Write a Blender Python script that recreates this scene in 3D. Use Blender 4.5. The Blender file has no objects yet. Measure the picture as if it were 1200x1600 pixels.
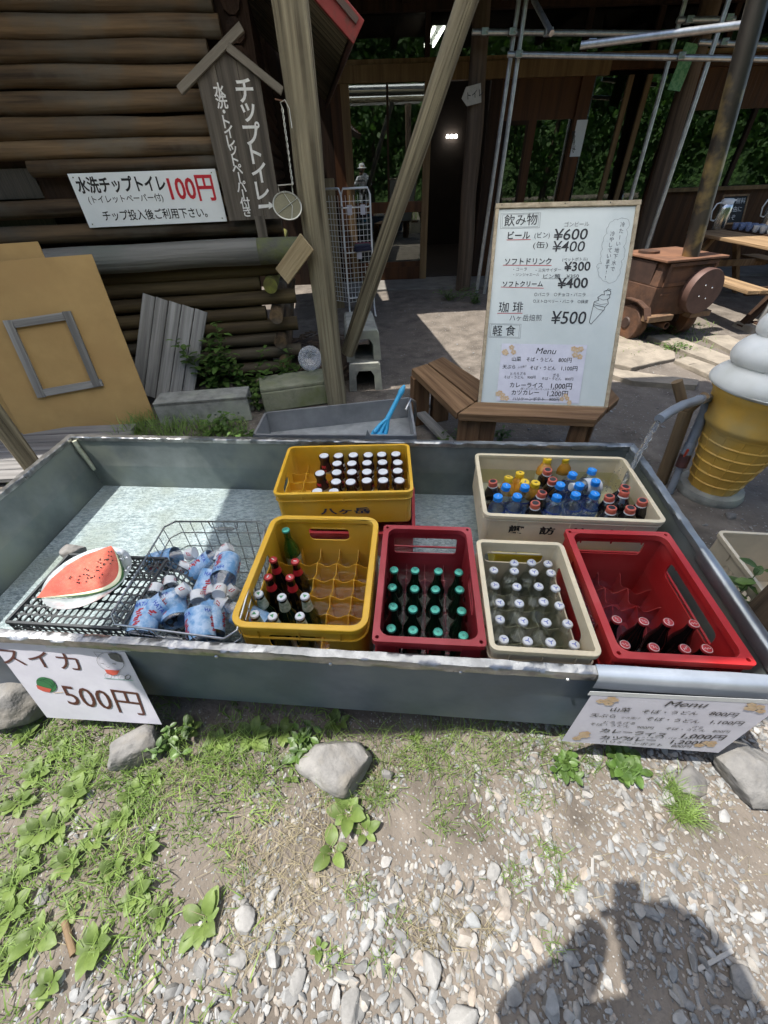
import bpy, bmesh, math, random
import numpy as np
from mathutils import Vector, Matrix, noise
from mathutils.geometry import tessellate_polygon
random.seed(7)
rng = np.random.default_rng(7)
sc = bpy.context.scene
col = sc.collection
R = math.radians
PI = math.pi
V = Vector
# ------------------------------------------------------------------ camera, sky, sun, exposure
CAM_H = 1.5
FPX, PITCH, ROLL = 615.8, R(40.87), R(2.08)
cp, sp, cr, sr = math.cos(PITCH), math.sin(PITCH), math.cos(ROLL), math.sin(ROLL)
_r, _f, _d = V((1, 0, 0)), V((0, cp, -sp)), V((0, -sp, -cp))
RIGHT, DOWN = cr * _r + sr * _d, -sr * _r + cr * _d
cam = bpy.data.cameras.new('camera')
camo = bpy.data.objects.new('camera', cam)
col.objects.link(camo)
cm = Matrix.Identity(4)
for i in range(3):
    cm[i][0], cm[i][1], cm[i][2] = RIGHT[i], -DOWN[i], -_f[i]
cm.translation = V((0, 0, CAM_H))
camo.matrix_world = cm
cam.sensor_fit = 'VERTICAL'
cam.sensor_height = 36
cam.lens = FPX / 1600 * 36
cam.clip_start = 0.02
cam.clip_end = 500
sc.camera = camo
sc.render.resolution_x, sc.render.resolution_y = 768, 1024

SUN = V((-0.406, -0.079, 1)).normalized()
sun = bpy.data.lights.new('sun', 'SUN')
sun.energy = 3.7
sun.angle = R(0.6)
sun.color = (1, 0.955, 0.89)
suno = bpy.data.objects.new('sun', sun)
col.objects.link(suno)
suno.rotation_euler = SUN.to_track_quat('Z', 'Y').to_euler()
w = bpy.data.worlds.new('World')
sc.world = w
w.use_nodes = True
nt = w.node_tree
bg = nt.nodes['Background']
sky = nt.nodes.new('ShaderNodeTexSky')
sky.sky_type = 'NISHITA'
sky.sun_disc = False
sky.sun_elevation = R(67.5)
sky.sun_rotation = math.atan2(SUN.x, SUN.y)
nt.links.new(sky.outputs[0], bg.inputs[0])
sky.dust_density = 1.5
sky.ozone_density = .8
bg.inputs[1].default_value = 0.095
sc.view_settings.view_transform = 'Standard'
sc.view_settings.look = 'None'
sc.view_settings.gamma = 1
sc.view_settings.exposure = 1.25
sc.cycles.max_bounces = 9
sc.cycles.transparent_max_bounces = 24
sc.cycles.caustics_reflective = False
sc.cycles.caustics_refractive = False

# ------------------------------------------------------------------ photograph measurements -> world
def ray(x, y):
    return RIGHT * ((x - 600) / FPX) + DOWN * ((y - 800) / FPX) + _f
CO = V((0, 0, CAM_H))
def W(x, y, z=0.0):
    d = ray(x, y)
    return CO + d * ((z - CAM_H) / d.z)
def WY(x, y, Y):
    d = ray(x, y)
    return CO + d * (Y / d.y)
def WP(x, y, p, n):
    d = ray(x, y)
    return CO + d * ((V(p) - CO).dot(n) / d.dot(n))

# ------------------------------------------------------------------ materials
def mk(name):
    m = bpy.data.materials.new(name)
    m.use_nodes = True
    n = m.node_tree.nodes
    return m, m.node_tree, n['Principled BSDF']
def c4(c):
    return (c[0], c[1], c[2], 1)
MATS = {}
def mat(name, c, c2=None, rough=.6, metal=0, scale=6, stretch=(1, 1, 1), bump=0, bscale=30, rnd=0, isl=0, spec=.5, detail=6, coat=0, sub=0, rv=0, lo=.35, hi=.65, c3=None, s3=2.5, bstretch=None, bdist=.01):
    """noise-varied principled; rnd = brightness spread per object, isl = per island; c3 = large soft patches"""
    m, t, b = mk(name)
    N, L = t.nodes, t.links
    tc = N.new('ShaderNodeTexCoord')
    mp = N.new('ShaderNodeMapping'); mp.inputs['Scale'].default_value = stretch
    L.new(tc.outputs['Object'], mp.inputs[0])
    vec = mp.outputs[0]
    oi = N.new('ShaderNodeObjectInfo')
    if rnd:
        ad = N.new('ShaderNodeVectorMath'); ad.operation = 'ADD'
        mu = N.new('ShaderNodeMath'); mu.operation = 'MULTIPLY'; mu.inputs[1].default_value = 37
        L.new(oi.outputs['Random'], mu.inputs[0])
        L.new(vec, ad.inputs[0]); L.new(mu.outputs[0], ad.inputs[1])
        vec = ad.outputs[0]
    nz = N.new('ShaderNodeTexNoise'); nz.inputs['Scale'].default_value = scale; nz.inputs['Detail'].default_value = detail
    nz.inputs['Roughness'].default_value = .6
    L.new(vec, nz.inputs['Vector'])
    rp = N.new('ShaderNodeValToRGB')
    c2 = c2 or tuple(x * .8 for x in c)
    rp.color_ramp.elements[0].position = lo; rp.color_ramp.elements[0].color = c4(c2)
    rp.color_ramp.elements[1].position = hi; rp.color_ramp.elements[1].color = c4(c)
    L.new(nz.outputs['Fac'], rp.inputs[0])
    out = rp.outputs[0]
    if c3:
        n3 = N.new('ShaderNodeTexNoise'); n3.inputs['Scale'].default_value = s3; n3.inputs['Detail'].default_value = 4
        L.new(tc.outputs['Object'], n3.inputs['Vector'])
        r3 = N.new('ShaderNodeValToRGB'); r3.color_ramp.elements[0].position = .48; r3.color_ramp.elements[1].position = .66
        L.new(n3.outputs['Fac'], r3.inputs[0])
        mx = N.new('ShaderNodeMix'); mx.data_type = 'RGBA'
        L.new(r3.outputs[0], mx.inputs[0]); L.new(out, mx.inputs[6]); mx.inputs[7].default_value = c4(c3)
        out = mx.outputs[2]
    if rnd or isl:
        hs = N.new('ShaderNodeHueSaturation')
        mr = N.new('ShaderNodeMapRange')
        k = rnd or isl
        mr.inputs['To Min'].default_value = 1 - k; mr.inputs['To Max'].default_value = 1 + k
        if isl:
            ge = N.new('ShaderNodeNewGeometry'); L.new(ge.outputs['Random Per Island'], mr.inputs['Value'])
        else:
            L.new(oi.outputs['Random'], mr.inputs['Value'])
        L.new(mr.outputs[0], hs.inputs['Value']); L.new(out, hs.inputs['Color'])
        out = hs.outputs[0]
    L.new(out, b.inputs['Base Color'])
    b.inputs['Roughness'].default_value = rough
    if rv:
        m2 = N.new('ShaderNodeMapRange'); m2.inputs['To Min'].default_value = rough - rv; m2.inputs['To Max'].default_value = rough + rv
        n4 = N.new('ShaderNodeTexNoise'); n4.inputs['Scale'].default_value = scale * 2.3; L.new(vec, n4.inputs['Vector'])
        L.new(n4.outputs['Fac'], m2.inputs['Value']); L.new(m2.outputs[0], b.inputs['Roughness'])
    b.inputs['Metallic'].default_value = metal
    b.inputs['Specular IOR Level'].default_value = spec
    b.inputs['Coat Weight'].default_value = coat
    b.inputs['Coat Roughness'].default_value = .05
    if sub:
        b.inputs['Subsurface Weight'].default_value = sub; b.inputs['Subsurface Radius'].default_value = (.02, .01, .01)
    if bump:
        nb = N.new('ShaderNodeTexNoise'); nb.inputs['Scale'].default_value = bscale; nb.inputs['Detail'].default_value = 5
        if bstretch:
            mp2 = N.new('ShaderNodeMapping'); mp2.inputs['Scale'].default_value = bstretch
            L.new(tc.outputs['Object'], mp2.inputs[0]); L.new(mp2.outputs[0], nb.inputs['Vector'])
        else:
            L.new(vec, nb.inputs['Vector'])
        bp = N.new('ShaderNodeBump'); bp.inputs['Strength'].default_value = bump; bp.inputs['Distance'].default_value = bdist
        L.new(nb.outputs['Fac'], bp.inputs['Height']); L.new(bp.outputs[0], b.inputs['Normal'])
    MATS[name] = m
    return m
def wood(name, c, c2, axis='Z', rough=.75, scale=14, bump=.5, rnd=.12, k=.05, c3=None, s3=2):
    st = [1, 1, 1]; st['XYZ'.index(axis)] = k
    return mat(name, c, c2, rough=rough, scale=scale, stretch=tuple(st), bump=bump, bscale=scale * 3.2, rnd=rnd, detail=9, spec=.25, c3=c3, s3=s3, lo=.36, hi=.64, bdist=.014)
def thin(name, tint, gloss=.12, rough=.03, gcol=(1, 1, 1), bump=0, bscale=20, bdist=.01, fres=True, bstretch=(1, 1, 1), ior=1.4):
    """clear sheet: transparent + glossy by fresnel"""
    m = bpy.data.materials.new(name); m.use_nodes = True
    t = m.node_tree; N, L = t.nodes, t.links
    N.remove(N['Principled BSDF'])
    o = N['Material Output']
    tr = N.new('ShaderNodeBsdfTransparent'); tr.inputs[0].default_value = c4(tint)
    gl = N.new('ShaderNodeBsdfGlossy'); gl.inputs['Color'].default_value = c4(gcol); gl.inputs['Roughness'].default_value = rough
    mx = N.new('ShaderNodeMixShader')
    fr = N.new('ShaderNodeFresnel'); fr.inputs['IOR'].default_value = ior
    ad = N.new('ShaderNodeMath'); ad.operation = 'ADD'; ad.inputs[1].default_value = gloss; ad.use_clamp = True
    ge = N.new('ShaderNodeNewGeometry'); io = N.new('ShaderNodeMapRange'); io.inputs['To Min'].default_value = ior; io.inputs['To Max'].default_value = 1 / ior
    L.new(ge.outputs['Backfacing'], io.inputs['Value']); L.new(io.outputs[0], fr.inputs['IOR'])
    L.new(fr.outputs[0], ad.inputs[0])
    L.new(ad.outputs[0], mx.inputs[0]); L.new(tr.outputs[0], mx.inputs[1]); L.new(gl.outputs[0], mx.inputs[2])
    L.new(mx.outputs[0], o.inputs[0])
    if bump:
        tc = N.new('ShaderNodeTexCoord'); mp = N.new('ShaderNodeMapping'); mp.inputs['Scale'].default_value = bstretch
        nb = N.new('ShaderNodeTexNoise'); nb.inputs['Scale'].default_value = bscale; nb.inputs['Detail'].default_value = 3
        bp = N.new('ShaderNodeBump'); bp.inputs['Strength'].default_value = bump; bp.inputs['Distance'].default_value = bdist
        L.new(tc.outputs['Object'], mp.inputs[0]); L.new(mp.outputs[0], nb.inputs['Vector']); L.new(nb.outputs['Fac'], bp.inputs['Height'])
        L.new(bp.outputs[0], gl.inputs['Normal']); L.new(bp.outputs[0], fr.inputs['Normal'])
    MATS[name] = m
    return m
def plastic(name, c, rough=.42, k=.85, bump=.03, c3=None):
    return mat(name, c, tuple(x * k for x in c), rough=rough, scale=9, bump=bump, bscale=120, rv=.12, c3=c3, s3=5, sub=0)

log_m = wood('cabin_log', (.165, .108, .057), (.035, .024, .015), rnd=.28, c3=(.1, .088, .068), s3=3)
greylog = wood('weathered_log', (.3, .26, .17), (.06, .048, .03), scale=34, k=.018, bump=1, c3=(.19, .165, .11))
brownlog = wood('brown_log', (.17, .12, .08), (.07, .05, .035), bump=.7)
greywood = wood('grey_wood', (.34, .33, .31), (.15, .145, .135), scale=26, k=.03)
deckwood = wood('deck_wood', (.27, .26, .25), (.13, .125, .12), scale=26, k=.03)
benchwood = wood('bench_wood', (.23, .13, .065), (.1, .052, .026), scale=18, k=.04, rnd=.15)
tablewood = wood('table_wood', (.36, .23, .12), (.18, .11, .06), scale=18, k=.04)
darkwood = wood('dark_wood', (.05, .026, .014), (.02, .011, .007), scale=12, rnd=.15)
doorwood = wood('door_wood', (.27, .17, .08), (.15, .09, .042), scale=14, rough=.5)
redwood_ = wood('stained_panel', (.11, .045, .018), (.055, .022, .01), scale=10, rough=.45)
signwood = wood('sign_wood', (.15, .13, .105), (.06, .052, .043), axis='Y', scale=20, k=.04)
moss = mat('mossy_wood', (.16, .17, .03), (.08, .07, .02), rough=.9, scale=12, bump=.4, bscale=60)
stakewood = wood('stake_wood', (.23, .16, .09), (.1, .065, .036), scale=16, k=.06)
orange = mat('ochre_board', (.42, .27, .1), (.36, .225, .08), rough=.7, scale=5, bump=.12, bscale=14, c3=(.38, .235, .085), s3=3)
concrete = mat('concrete', (.29, .29, .26), (.18, .18, .16), rough=.9, scale=14, bump=.35, bscale=70, c3=(.33, .34, .27), s3=4)
concrete2 = mat('mossy_concrete', (.28, .28, .2), (.17, .18, .11), rough=.95, scale=10, bump=.4, bscale=60, c3=(.16, .18, .08), s3=5)
slabstone = mat('paving_stone', (.29, .25, .195), (.18, .155, .12), rough=.9, scale=7, bump=.5, bscale=40)
rockm = mat('rock', (.215, .208, .195), (.12, .117, .113), rough=.88, scale=11, bump=1, bscale=26, rnd=.2, c3=(.17, .155, .13), s3=9, bdist=.012)
palerock = mat('pale_rock', (.29, .283, .268), (.19, .186, .178), rough=.88, scale=11, bump=.8, bscale=40, rnd=.15, bdist=.006)
galv = mat('galvanised_steel', (.42, .44, .45), (.27, .285, .295), rough=.36, metal=.85, scale=7, bump=.14, bscale=16, rv=.12, c3=(.3, .31, .3), s3=3)
rimsteel = mat('crumpled_rim_steel', (.46, .46, .45), (.24, .24, .24), rough=.34, metal=.9, scale=20, bump=.6, bscale=36, rv=.14, bdist=.006, c3=(.3, .3, .29), s3=9)
wallsteel = mat('painted_steel', (.1, .138, .19), (.065, .092, .125), rough=.45, metal=.1, scale=4, bump=.1, bscale=9, c3=(.12, .15, .18), s3=4, rv=.1)
floorsteel = mat('trough_floor', (.5, .55, .565), (.25, .295, .31), rough=.5, metal=.1, scale=42, stretch=(1, 2.2, 1), bump=1, bscale=60, c3=(.31, .335, .3), s3=3, bstretch=(1, 2.2, 1), bdist=.02, lo=.38, hi=.6)  # colour speckle paints in the light and dark of water ripples
innersteel = mat('inner_wall_steel', (.21, .235, .228), (.12, .14, .135), rough=.5, metal=.4, scale=4, bump=.1, bscale=10, c3=(.23, .25, .2), s3=3)
pipesteel = mat('pipe_steel', (.6, .62, .61), (.42, .43, .43), rough=.35, metal=.7, scale=18, bump=.1, bscale=60)
stainless = mat('stainless', (.75, .75, .73), (.6, .6, .58), rough=.22, metal=1, scale=10)
wirem = mat('wire', (.5, .5, .5), (.35, .35, .34), rough=.3, metal=.95, scale=20)
rust = mat('rusty_iron', (.115, .058, .034), (.055, .03, .02), rough=.75, metal=.25, scale=6, bump=.35, bscale=45, c3=(.17, .078, .038), s3=4)
chimneym = mat('burnt_flue', (.11, .1, .085), (.05, .045, .04), rough=.35, metal=.8, scale=4, c3=(.36, .27, .12), s3=5, stretch=(1, 1, .4))
yellowp = plastic('yellow_crate_plastic', (.74, .41, .025), c3=(.7, .43, .06))
redp = plastic('red_crate_plastic', (.34, .02, .026), rough=.48, c3=(.4, .05, .06))
redp2 = plastic('bright_red_crate_plastic', (.44, .018, .018), c3=(.46, .05, .045))
beigep = plastic('beige_crate_plastic', (.74, .62, .41), c3=(.66, .57, .4))
beigep2 = plastic('pale_crate_plastic', (.66, .57, .42))
blackp = plastic('dark_grey_plastic', (.05, .054, .055))
whitep = mat('white_paint', (.85, .86, .84), (.76, .77, .75), rough=.4, scale=5)
wboard = mat('whiteboard_face', (.6, .64, .62), (.53, .575, .555), rough=.28, scale=3, spec=.5)
signwhite = mat('sign_white', (.76, .8, .81), (.7, .74, .75), rough=.45, scale=4)
paper = mat('paper', (.66, .65, .72), (.58, .57, .64), rough=.5, scale=9, bump=.1, bscale=9)
tape = mat('clear_tape', (.6, .62, .62), (.52, .54, .54), rough=.25, scale=8)
foil = mat('pale_sheet_metal', (.38, .42, .47), (.27, .3, .34), rough=.35, metal=.5, scale=5, bump=.1, bscale=8)
ink = mat('black_ink', (.012, .012, .014), rough=.5)
inkb = mat('brown_ink', (.09, .025, .02), rough=.5)
inkr = mat('red_ink', (.55, .015, .03), rough=.5)
inkg = mat('grey_ink', (.1, .1, .11), rough=.5)
inkblue = mat('navy_ink', (.03, .045, .09), rough=.5)
inkw = mat('white_lettering', (.8, .8, .78), (.66, .66, .63), rough=.7, scale=30)
flower = mat('flower_print', (.55, .36, .19), (.62, .48, .32), rough=.5, scale=60)
fgreen = mat('print_green', (.03, .17, .06), rough=.5)
fpink = mat('print_red', (.6, .1, .07), rough=.5)
creamw = mat('soft_cream_white', (.86, .86, .84), (.72, .73, .7), rough=.45, scale=6, bump=.12, bscale=14, c3=(.6, .6, .55), s3=3)
coney = mat('cone_yellow', (.74, .44, .08), (.58, .33, .055), rough=.5, scale=6, bump=.1, bscale=20, c3=(.55, .38, .13), s3=4)
pvc = mat('pvc_pipe', (.22, .25, .29), (.17, .19, .22), rough=.4, scale=8)
bluep = plastic('blue_brush_plastic', (.04, .36, .62), rough=.35)
bristle = mat('black_bristle', (.01, .01, .012), rough=.8)
soilm = mat('dark_soil', (.07, .05, .035), (.03, .02, .015), rough=.95, scale=12, bump=.8, bscale=40)
# bottles
brown = mat('dark_cola_glass', (.009, .0055, .005), (.006, .004, .004), rough=.06, coat=.6)
greenb = mat('dark_green_glass', (.006, .018, .008), (.004, .012, .006), rough=.05, coat=.6)
greenl = mat('bright_green_glass', (.02, .1, .012), (.01, .05, .008), rough=.05, coat=.8)
clearg = thin('clear_glass', (.95, .97, .96), gloss=.13, rough=.06)
pet = thin('clear_pet', (.95, .97, .98), gloss=.08, rough=.05)
petblue = thin('aqua_pet', (.84, .91, .98), gloss=.1, rough=.05)
amberjuice = mat('yellow_juice', (.6, .3, .03), (.45, .2, .02), rough=.15, coat=.5)
capmint = mat('mint_cap', (.1, .48, .36), (.06, .36, .27), rough=.3, metal=.4, scale=80)
capwhite = mat('white_cap', (.74, .75, .76), rough=.35)
capred = mat('red_cap', (.5, .05, .05), (.36, .02, .025), rough=.35, metal=.2, scale=60)
capblue = mat('blue_cap', (.015, .27, .8), rough=.35)
caporange = mat('coral_cap', (.62, .13, .08), rough=.4)
capyellow = mat('yellow_cap', (.85, .55, .02), rough=.4)
black = mat('black_plastic', (.012, .012, .013), rough=.4)
labwhite = mat('label_white', (.72, .72, .7), rough=.5)
labblue = mat('label_blue', (.03, .06, .35), (.05, .12, .5), rough=.3, scale=40)
lablight = mat('label_light_blue', (.13, .3, .52), (.4, .53, .68), rough=.3, scale=45, lo=.4, hi=.6)
labred = mat('label_red', (.5, .02, .03), rough=.4)
labgreen = mat('label_green', (.16, .22, .14), (.5, .52, .42), rough=.5, scale=70)
# ------------------------------------------------------------------ mesh builder
def rot_to(d):
    d = V(d)
    return d.to_track_quat('Z', 'Y').to_matrix().to_4x4()
class MB:
    def __init__(s):
        s.v = []; s.f = []; s.m = []; s.mi = 0
    def add(s, vs, fs, M=None):
        o = len(s.v)
        for q in vs:
            q = V(q)
            s.v.append(M @ q if M is not None else q)
        for f in fs:
            s.f.append([i + o for i in f]); s.m.append(s.mi)
        return s
    def box(s, c, sz, M=None, top=1.0):
        x, y, z = (k / 2 for k in sz)
        vs = [(c[0] + a * x * (top if e > 0 else 1), c[1] + b * y * (top if e > 0 else 1), c[2] + e * z) for a, b, e in
              ((-1, -1, -1), (1, -1, -1), (1, 1, -1), (-1, 1, -1), (-1, -1, 1), (1, -1, 1), (1, 1, 1), (-1, 1, 1))]
        return s.add(vs, [(3, 2, 1, 0), (4, 5, 6, 7), (0, 1, 5, 4), (1, 2, 6, 5), (2, 3, 7, 6), (3, 0, 4, 7)], M)
    def lathe(s, prof, n=16, M=None, cap=True):
        vs = []; fs = []
        for r, z in prof:
            for i in range(n):
                a = 2 * PI * i / n
                vs.append((r * math.cos(a), r * math.sin(a), z))
        for k in range(len(prof) - 1):
            for i in range(n):
                j = (i + 1) % n
                fs.append((k * n + i, k * n + j, (k + 1) * n + j, (k + 1) * n + i))
        if cap:
            fs.append(tuple(reversed(range(n)))); fs.append(tuple((len(prof) - 1) * n + i for i in range(n)))
        return s.add(vs, fs, M)
    def cyl(s, p0, p1, r0, r1=None, n=12, cap=True):
        p0 = V(p0); p1 = V(p1)
        L = (p1 - p0).length
        M = Matrix.Translation(p0) @ rot_to(p1 - p0)
        return s.lathe([(r0, 0), (r1 if r1 is not None else r0, L)], n, M, cap)
    def tube(s, pts, r, n=6, closed=False):
        pts = [V(p) for p in pts]
        k = len(pts)
        rs = r if isinstance(r, (list, tuple)) else [r] * k
        vs = []; fs = []
        ref = None
        for i, p in enumerate(pts):
            a = pts[i - 1] if (i > 0 or closed) else p
            b = pts[(i + 1) % k] if (i < k - 1 or closed) else p
            t = (b - a).normalized()
            if ref is None:
                ref = t.orthogonal().normalized()
            ref = (ref - t * ref.dot(t))
            if ref.length < 1e-5: ref = t.orthogonal()
            ref.normalize()
            bi = t.cross(ref)
            for j in range(n):
                an = 2 * PI * j / n
                vs.append(p + (ref * math.cos(an) + bi * math.sin(an)) * rs[i])
        for i in range(k - 1 + (1 if closed else 0)):
            i2 = (i + 1) % k
            for j in range(n):
                j2 = (j + 1) % n
                fs.append((i * n + j, i * n + j2, i2 * n + j2, i2 * n + j))
        if not closed:
            fs.append(tuple(reversed(range(n)))); fs.append(tuple((k - 1) * n + j for j in range(n)))
        return s.add(vs, fs)
    def prism(s, outer, z0, z1, holes=(), M=None):
        """2-D outline (with holes) extruded from z0 to z1"""
        loops = [list(outer)] + [list(h) for h in holes]
        flat = [q for l in loops for q in l]
        tris = tessellate_polygon([[V((x, y, 0)) for x, y in l] for l in loops])
        n = len(flat)
        vs = [(x, y, z0) for x, y in flat] + [(x, y, z1) for x, y in flat]
        fs = []
        for t in tris:
            a, b, c = (flat[i] for i in t)
            cr_ = (b[0] - a[0]) * (c[1] - a[1]) - (b[1] - a[1]) * (c[0] - a[0])
            t = tuple(t) if cr_ > 0 else tuple(reversed(t))
            fs.append(tuple(i + n for i in t)); fs.append(tuple(reversed(t)))
        o = 0
        for l in loops:
            k = len(l)
            area = sum(l[i][0] * l[(i + 1) % k][1] - l[(i + 1) % k][0] * l[i][1] for i in range(k))
            for i in range(k):
                j = (i + 1) % k
                q = (o + i, o + j, o + j + n, o + i + n)
                if (area > 0) != (o == 0): q = q[::-1]
                fs.append(q)
            o += k
        return s.add(vs, fs, M)
    def quad(s, a, b, c, d):
        return s.add([a, b, c, d], [(0, 1, 2, 3)])
    def build(s, name, mats, parent=None, M=None, smooth=None, world=False, bevel=0, seg=2):
        me = bpy.data.meshes.new(name)
        me.from_pydata([tuple(q) for q in s.v], [], s.f)
        if not isinstance(mats, (list, tuple)): mats = [mats]
        for m in mats: me.materials.append(m)
        if len(mats) > 1: me.polygons.foreach_set('material_index', s.m)
        if smooth is not None:
            me.polygons.foreach_set('use_smooth', [True] * len(me.polygons))
            if smooth < 180: me.set_sharp_from_angle(angle=R(smooth))
        me.update()
        return place(name, me, parent, M, world, bevel, seg)
def wm(o):
    M = o.matrix_basis.copy()
    while o.parent:
        o = o.parent
        M = o.matrix_basis @ M
    return M
def place(name, me, parent=None, M=None, world=False, bevel=0, seg=2):
    o = bpy.data.objects.new(name, me)
    col.objects.link(o)
    M = M if M is not None else Matrix.Identity(4)
    if parent:
        o.parent = parent
        if world: M = wm(parent).inverted() @ M
    o.matrix_basis = M
    if bevel:
        b = o.modifiers.new('bevel', 'BEVEL'); b.width = bevel; b.segments = seg; b.limit_method = 'ANGLE'; b.angle_limit = R(40)
    return o
def tag(o, label=None, cat=None, group=None, kind=None):
    if label: o['label'] = label
    if cat: o['category'] = cat
    if group: o['group'] = group
    if kind: o['kind'] = kind
    return o
def thing(name, label, cat, loc=(0, 0, 0), rz=0, group=None, M=None):
    o = bpy.data.objects.new(name, None)
    o.empty_display_size = .05
    col.objects.link(o)
    o.matrix_basis = M if M is not None else Matrix.Translation(V(loc)) @ Matrix.Rotation(rz, 4, 'Z')
    return tag(o, label, cat, group)
def dup(root, M=None, label=None, group=None):
    r = root.copy(); col.objects.link(r)
    if M is not None: r.matrix_basis = M
    if label: r['label'] = label
    if group: r['group'] = group
    for ch in list(root.children):
        c = ch.copy(); col.objects.link(c); c.parent = r
        for g in list(ch.children):
            d = g.copy(); col.objects.link(d); d.parent = c
    return r
def TR(x, y, z, rz=0):
    return Matrix.Translation(V((x, y, z))) @ Matrix.Rotation(rz, 4, 'Z')
def rrect(w_, h_, r, n=5, cx=0, cy=0):
    r = max(r, .0005)
    pts = []
    for sx, sy, a0 in ((1, 1, 0), (-1, 1, 90), (-1, -1, 180), (1, -1, 270)):
        for i in range(n + 1):
            a = R(a0 + 90 * i / n)
            pts.append((cx + sx * (w_ / 2 - r) + r * math.cos(a), cy + sy * (h_ / 2 - r) + r * math.sin(a)))
    return pts
def circ(r, n=16, cx=0, cy=0):
    return [(cx + r * math.cos(2 * PI * i / n), cy + r * math.sin(2 * PI * i / n)) for i in range(n)]
def stick(name, p0, p1, sec, m, parent=None, bevel=.003, up=None, r1=None, wob=0, seed=0, rings=10, n=14):
    """a member from p0 to p1; sec = radius or (width, thickness); its own Z runs along it so the grain does too"""
    p0 = V(p0); p1 = V(p1); L = (p1 - p0).length
    z = (p1 - p0).normalized()
    if up is not None:
        x = V(up).cross(z).normalized(); y = z.cross(x)
        Rm = Matrix((x, y, z)).transposed().to_4x4()
    else:
        Rm = rot_to(z)
    M = Matrix.Translation(p0) @ Rm
    b = MB()
    if isinstance(sec, (int, float)):
        ra, rb = sec, (r1 if r1 is not None else sec)
        prof = []
        for i in range(rings + 1):
            t = i / rings; prof.append((ra + (rb - ra) * t, L * t))
        b.lathe(prof, n)
        if wob:
            for i, q in enumerate(b.v):
                k = noise.noise(V((q.x * 6 + seed * 7.3, q.y * 6, q.z * 2.2 + seed))) * wob
                k2 = noise.noise(V((seed * 3.1, 5, q.z * 1.3))) * wob * 1.3
                b.v[i] = V((q.x * (1 + k / ra) + k2, q.y * (1 + k / ra) + k2 * .6, q.z))
        return b.build(name, m, parent, M, smooth=50, world=bool(parent))
    b.box((0, 0, L / 2), (sec[0], sec[1], L))
    return b.build(name, m, parent, M, world=bool(parent), bevel=bevel)
# text -> mesh
_tc = {}
def glyphs(s, bold=0.0):
    k = (s, bold)
    if k in _tc: return _tc[k]
    c = bpy.data.curves.new('t', 'FONT'); c.body = s; c.offset = bold; c.resolution_u = 3
    o = bpy.data.objects.new('t', c); col.objects.link(o)
    dg = bpy.context.evaluated_depsgraph_get()
    me = bpy.data.meshes.new_from_object(o.evaluated_get(dg))
    vs = [(v.co.x, v.co.y) for v in me.vertices]; fs = [tuple(p.vertices) for p in me.polygons]
    bpy.data.objects.remove(o); bpy.data.curves.remove(c); bpy.data.meshes.remove(me)
    _tc[k] = (vs, fs)
    return _tc[k]
class Plane:
    """a flat face standing in the world: local x along its foot, local y up it, local z out of it"""
    def __init__(s, a, b, through=None, upv=None):
        a = V(a); b = V(b); s.ex = (b - a).normalized(); s.o = a; s.w = (b - a).length
        if upv is None:
            c = WP(through[0], through[1], b, s.ex)   # a corner pixel straight above / below b
            upv = c - b; s.h = upv.length
        else:
            s.h = upv.length
        s.ey = (upv - s.ex * upv.dot(s.ex)).normalized()
        s.n = s.ex.cross(s.ey)
        M = Matrix((s.ex, s.ey, s.n)).transposed().to_4x4(); M.translation = a
        s.M = M; s.Mi = M.inverted()
    def uv(s, px, py):
        q = s.Mi @ WP(px, py, s.o, s.n)
        return V((q.x, q.y))
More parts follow.
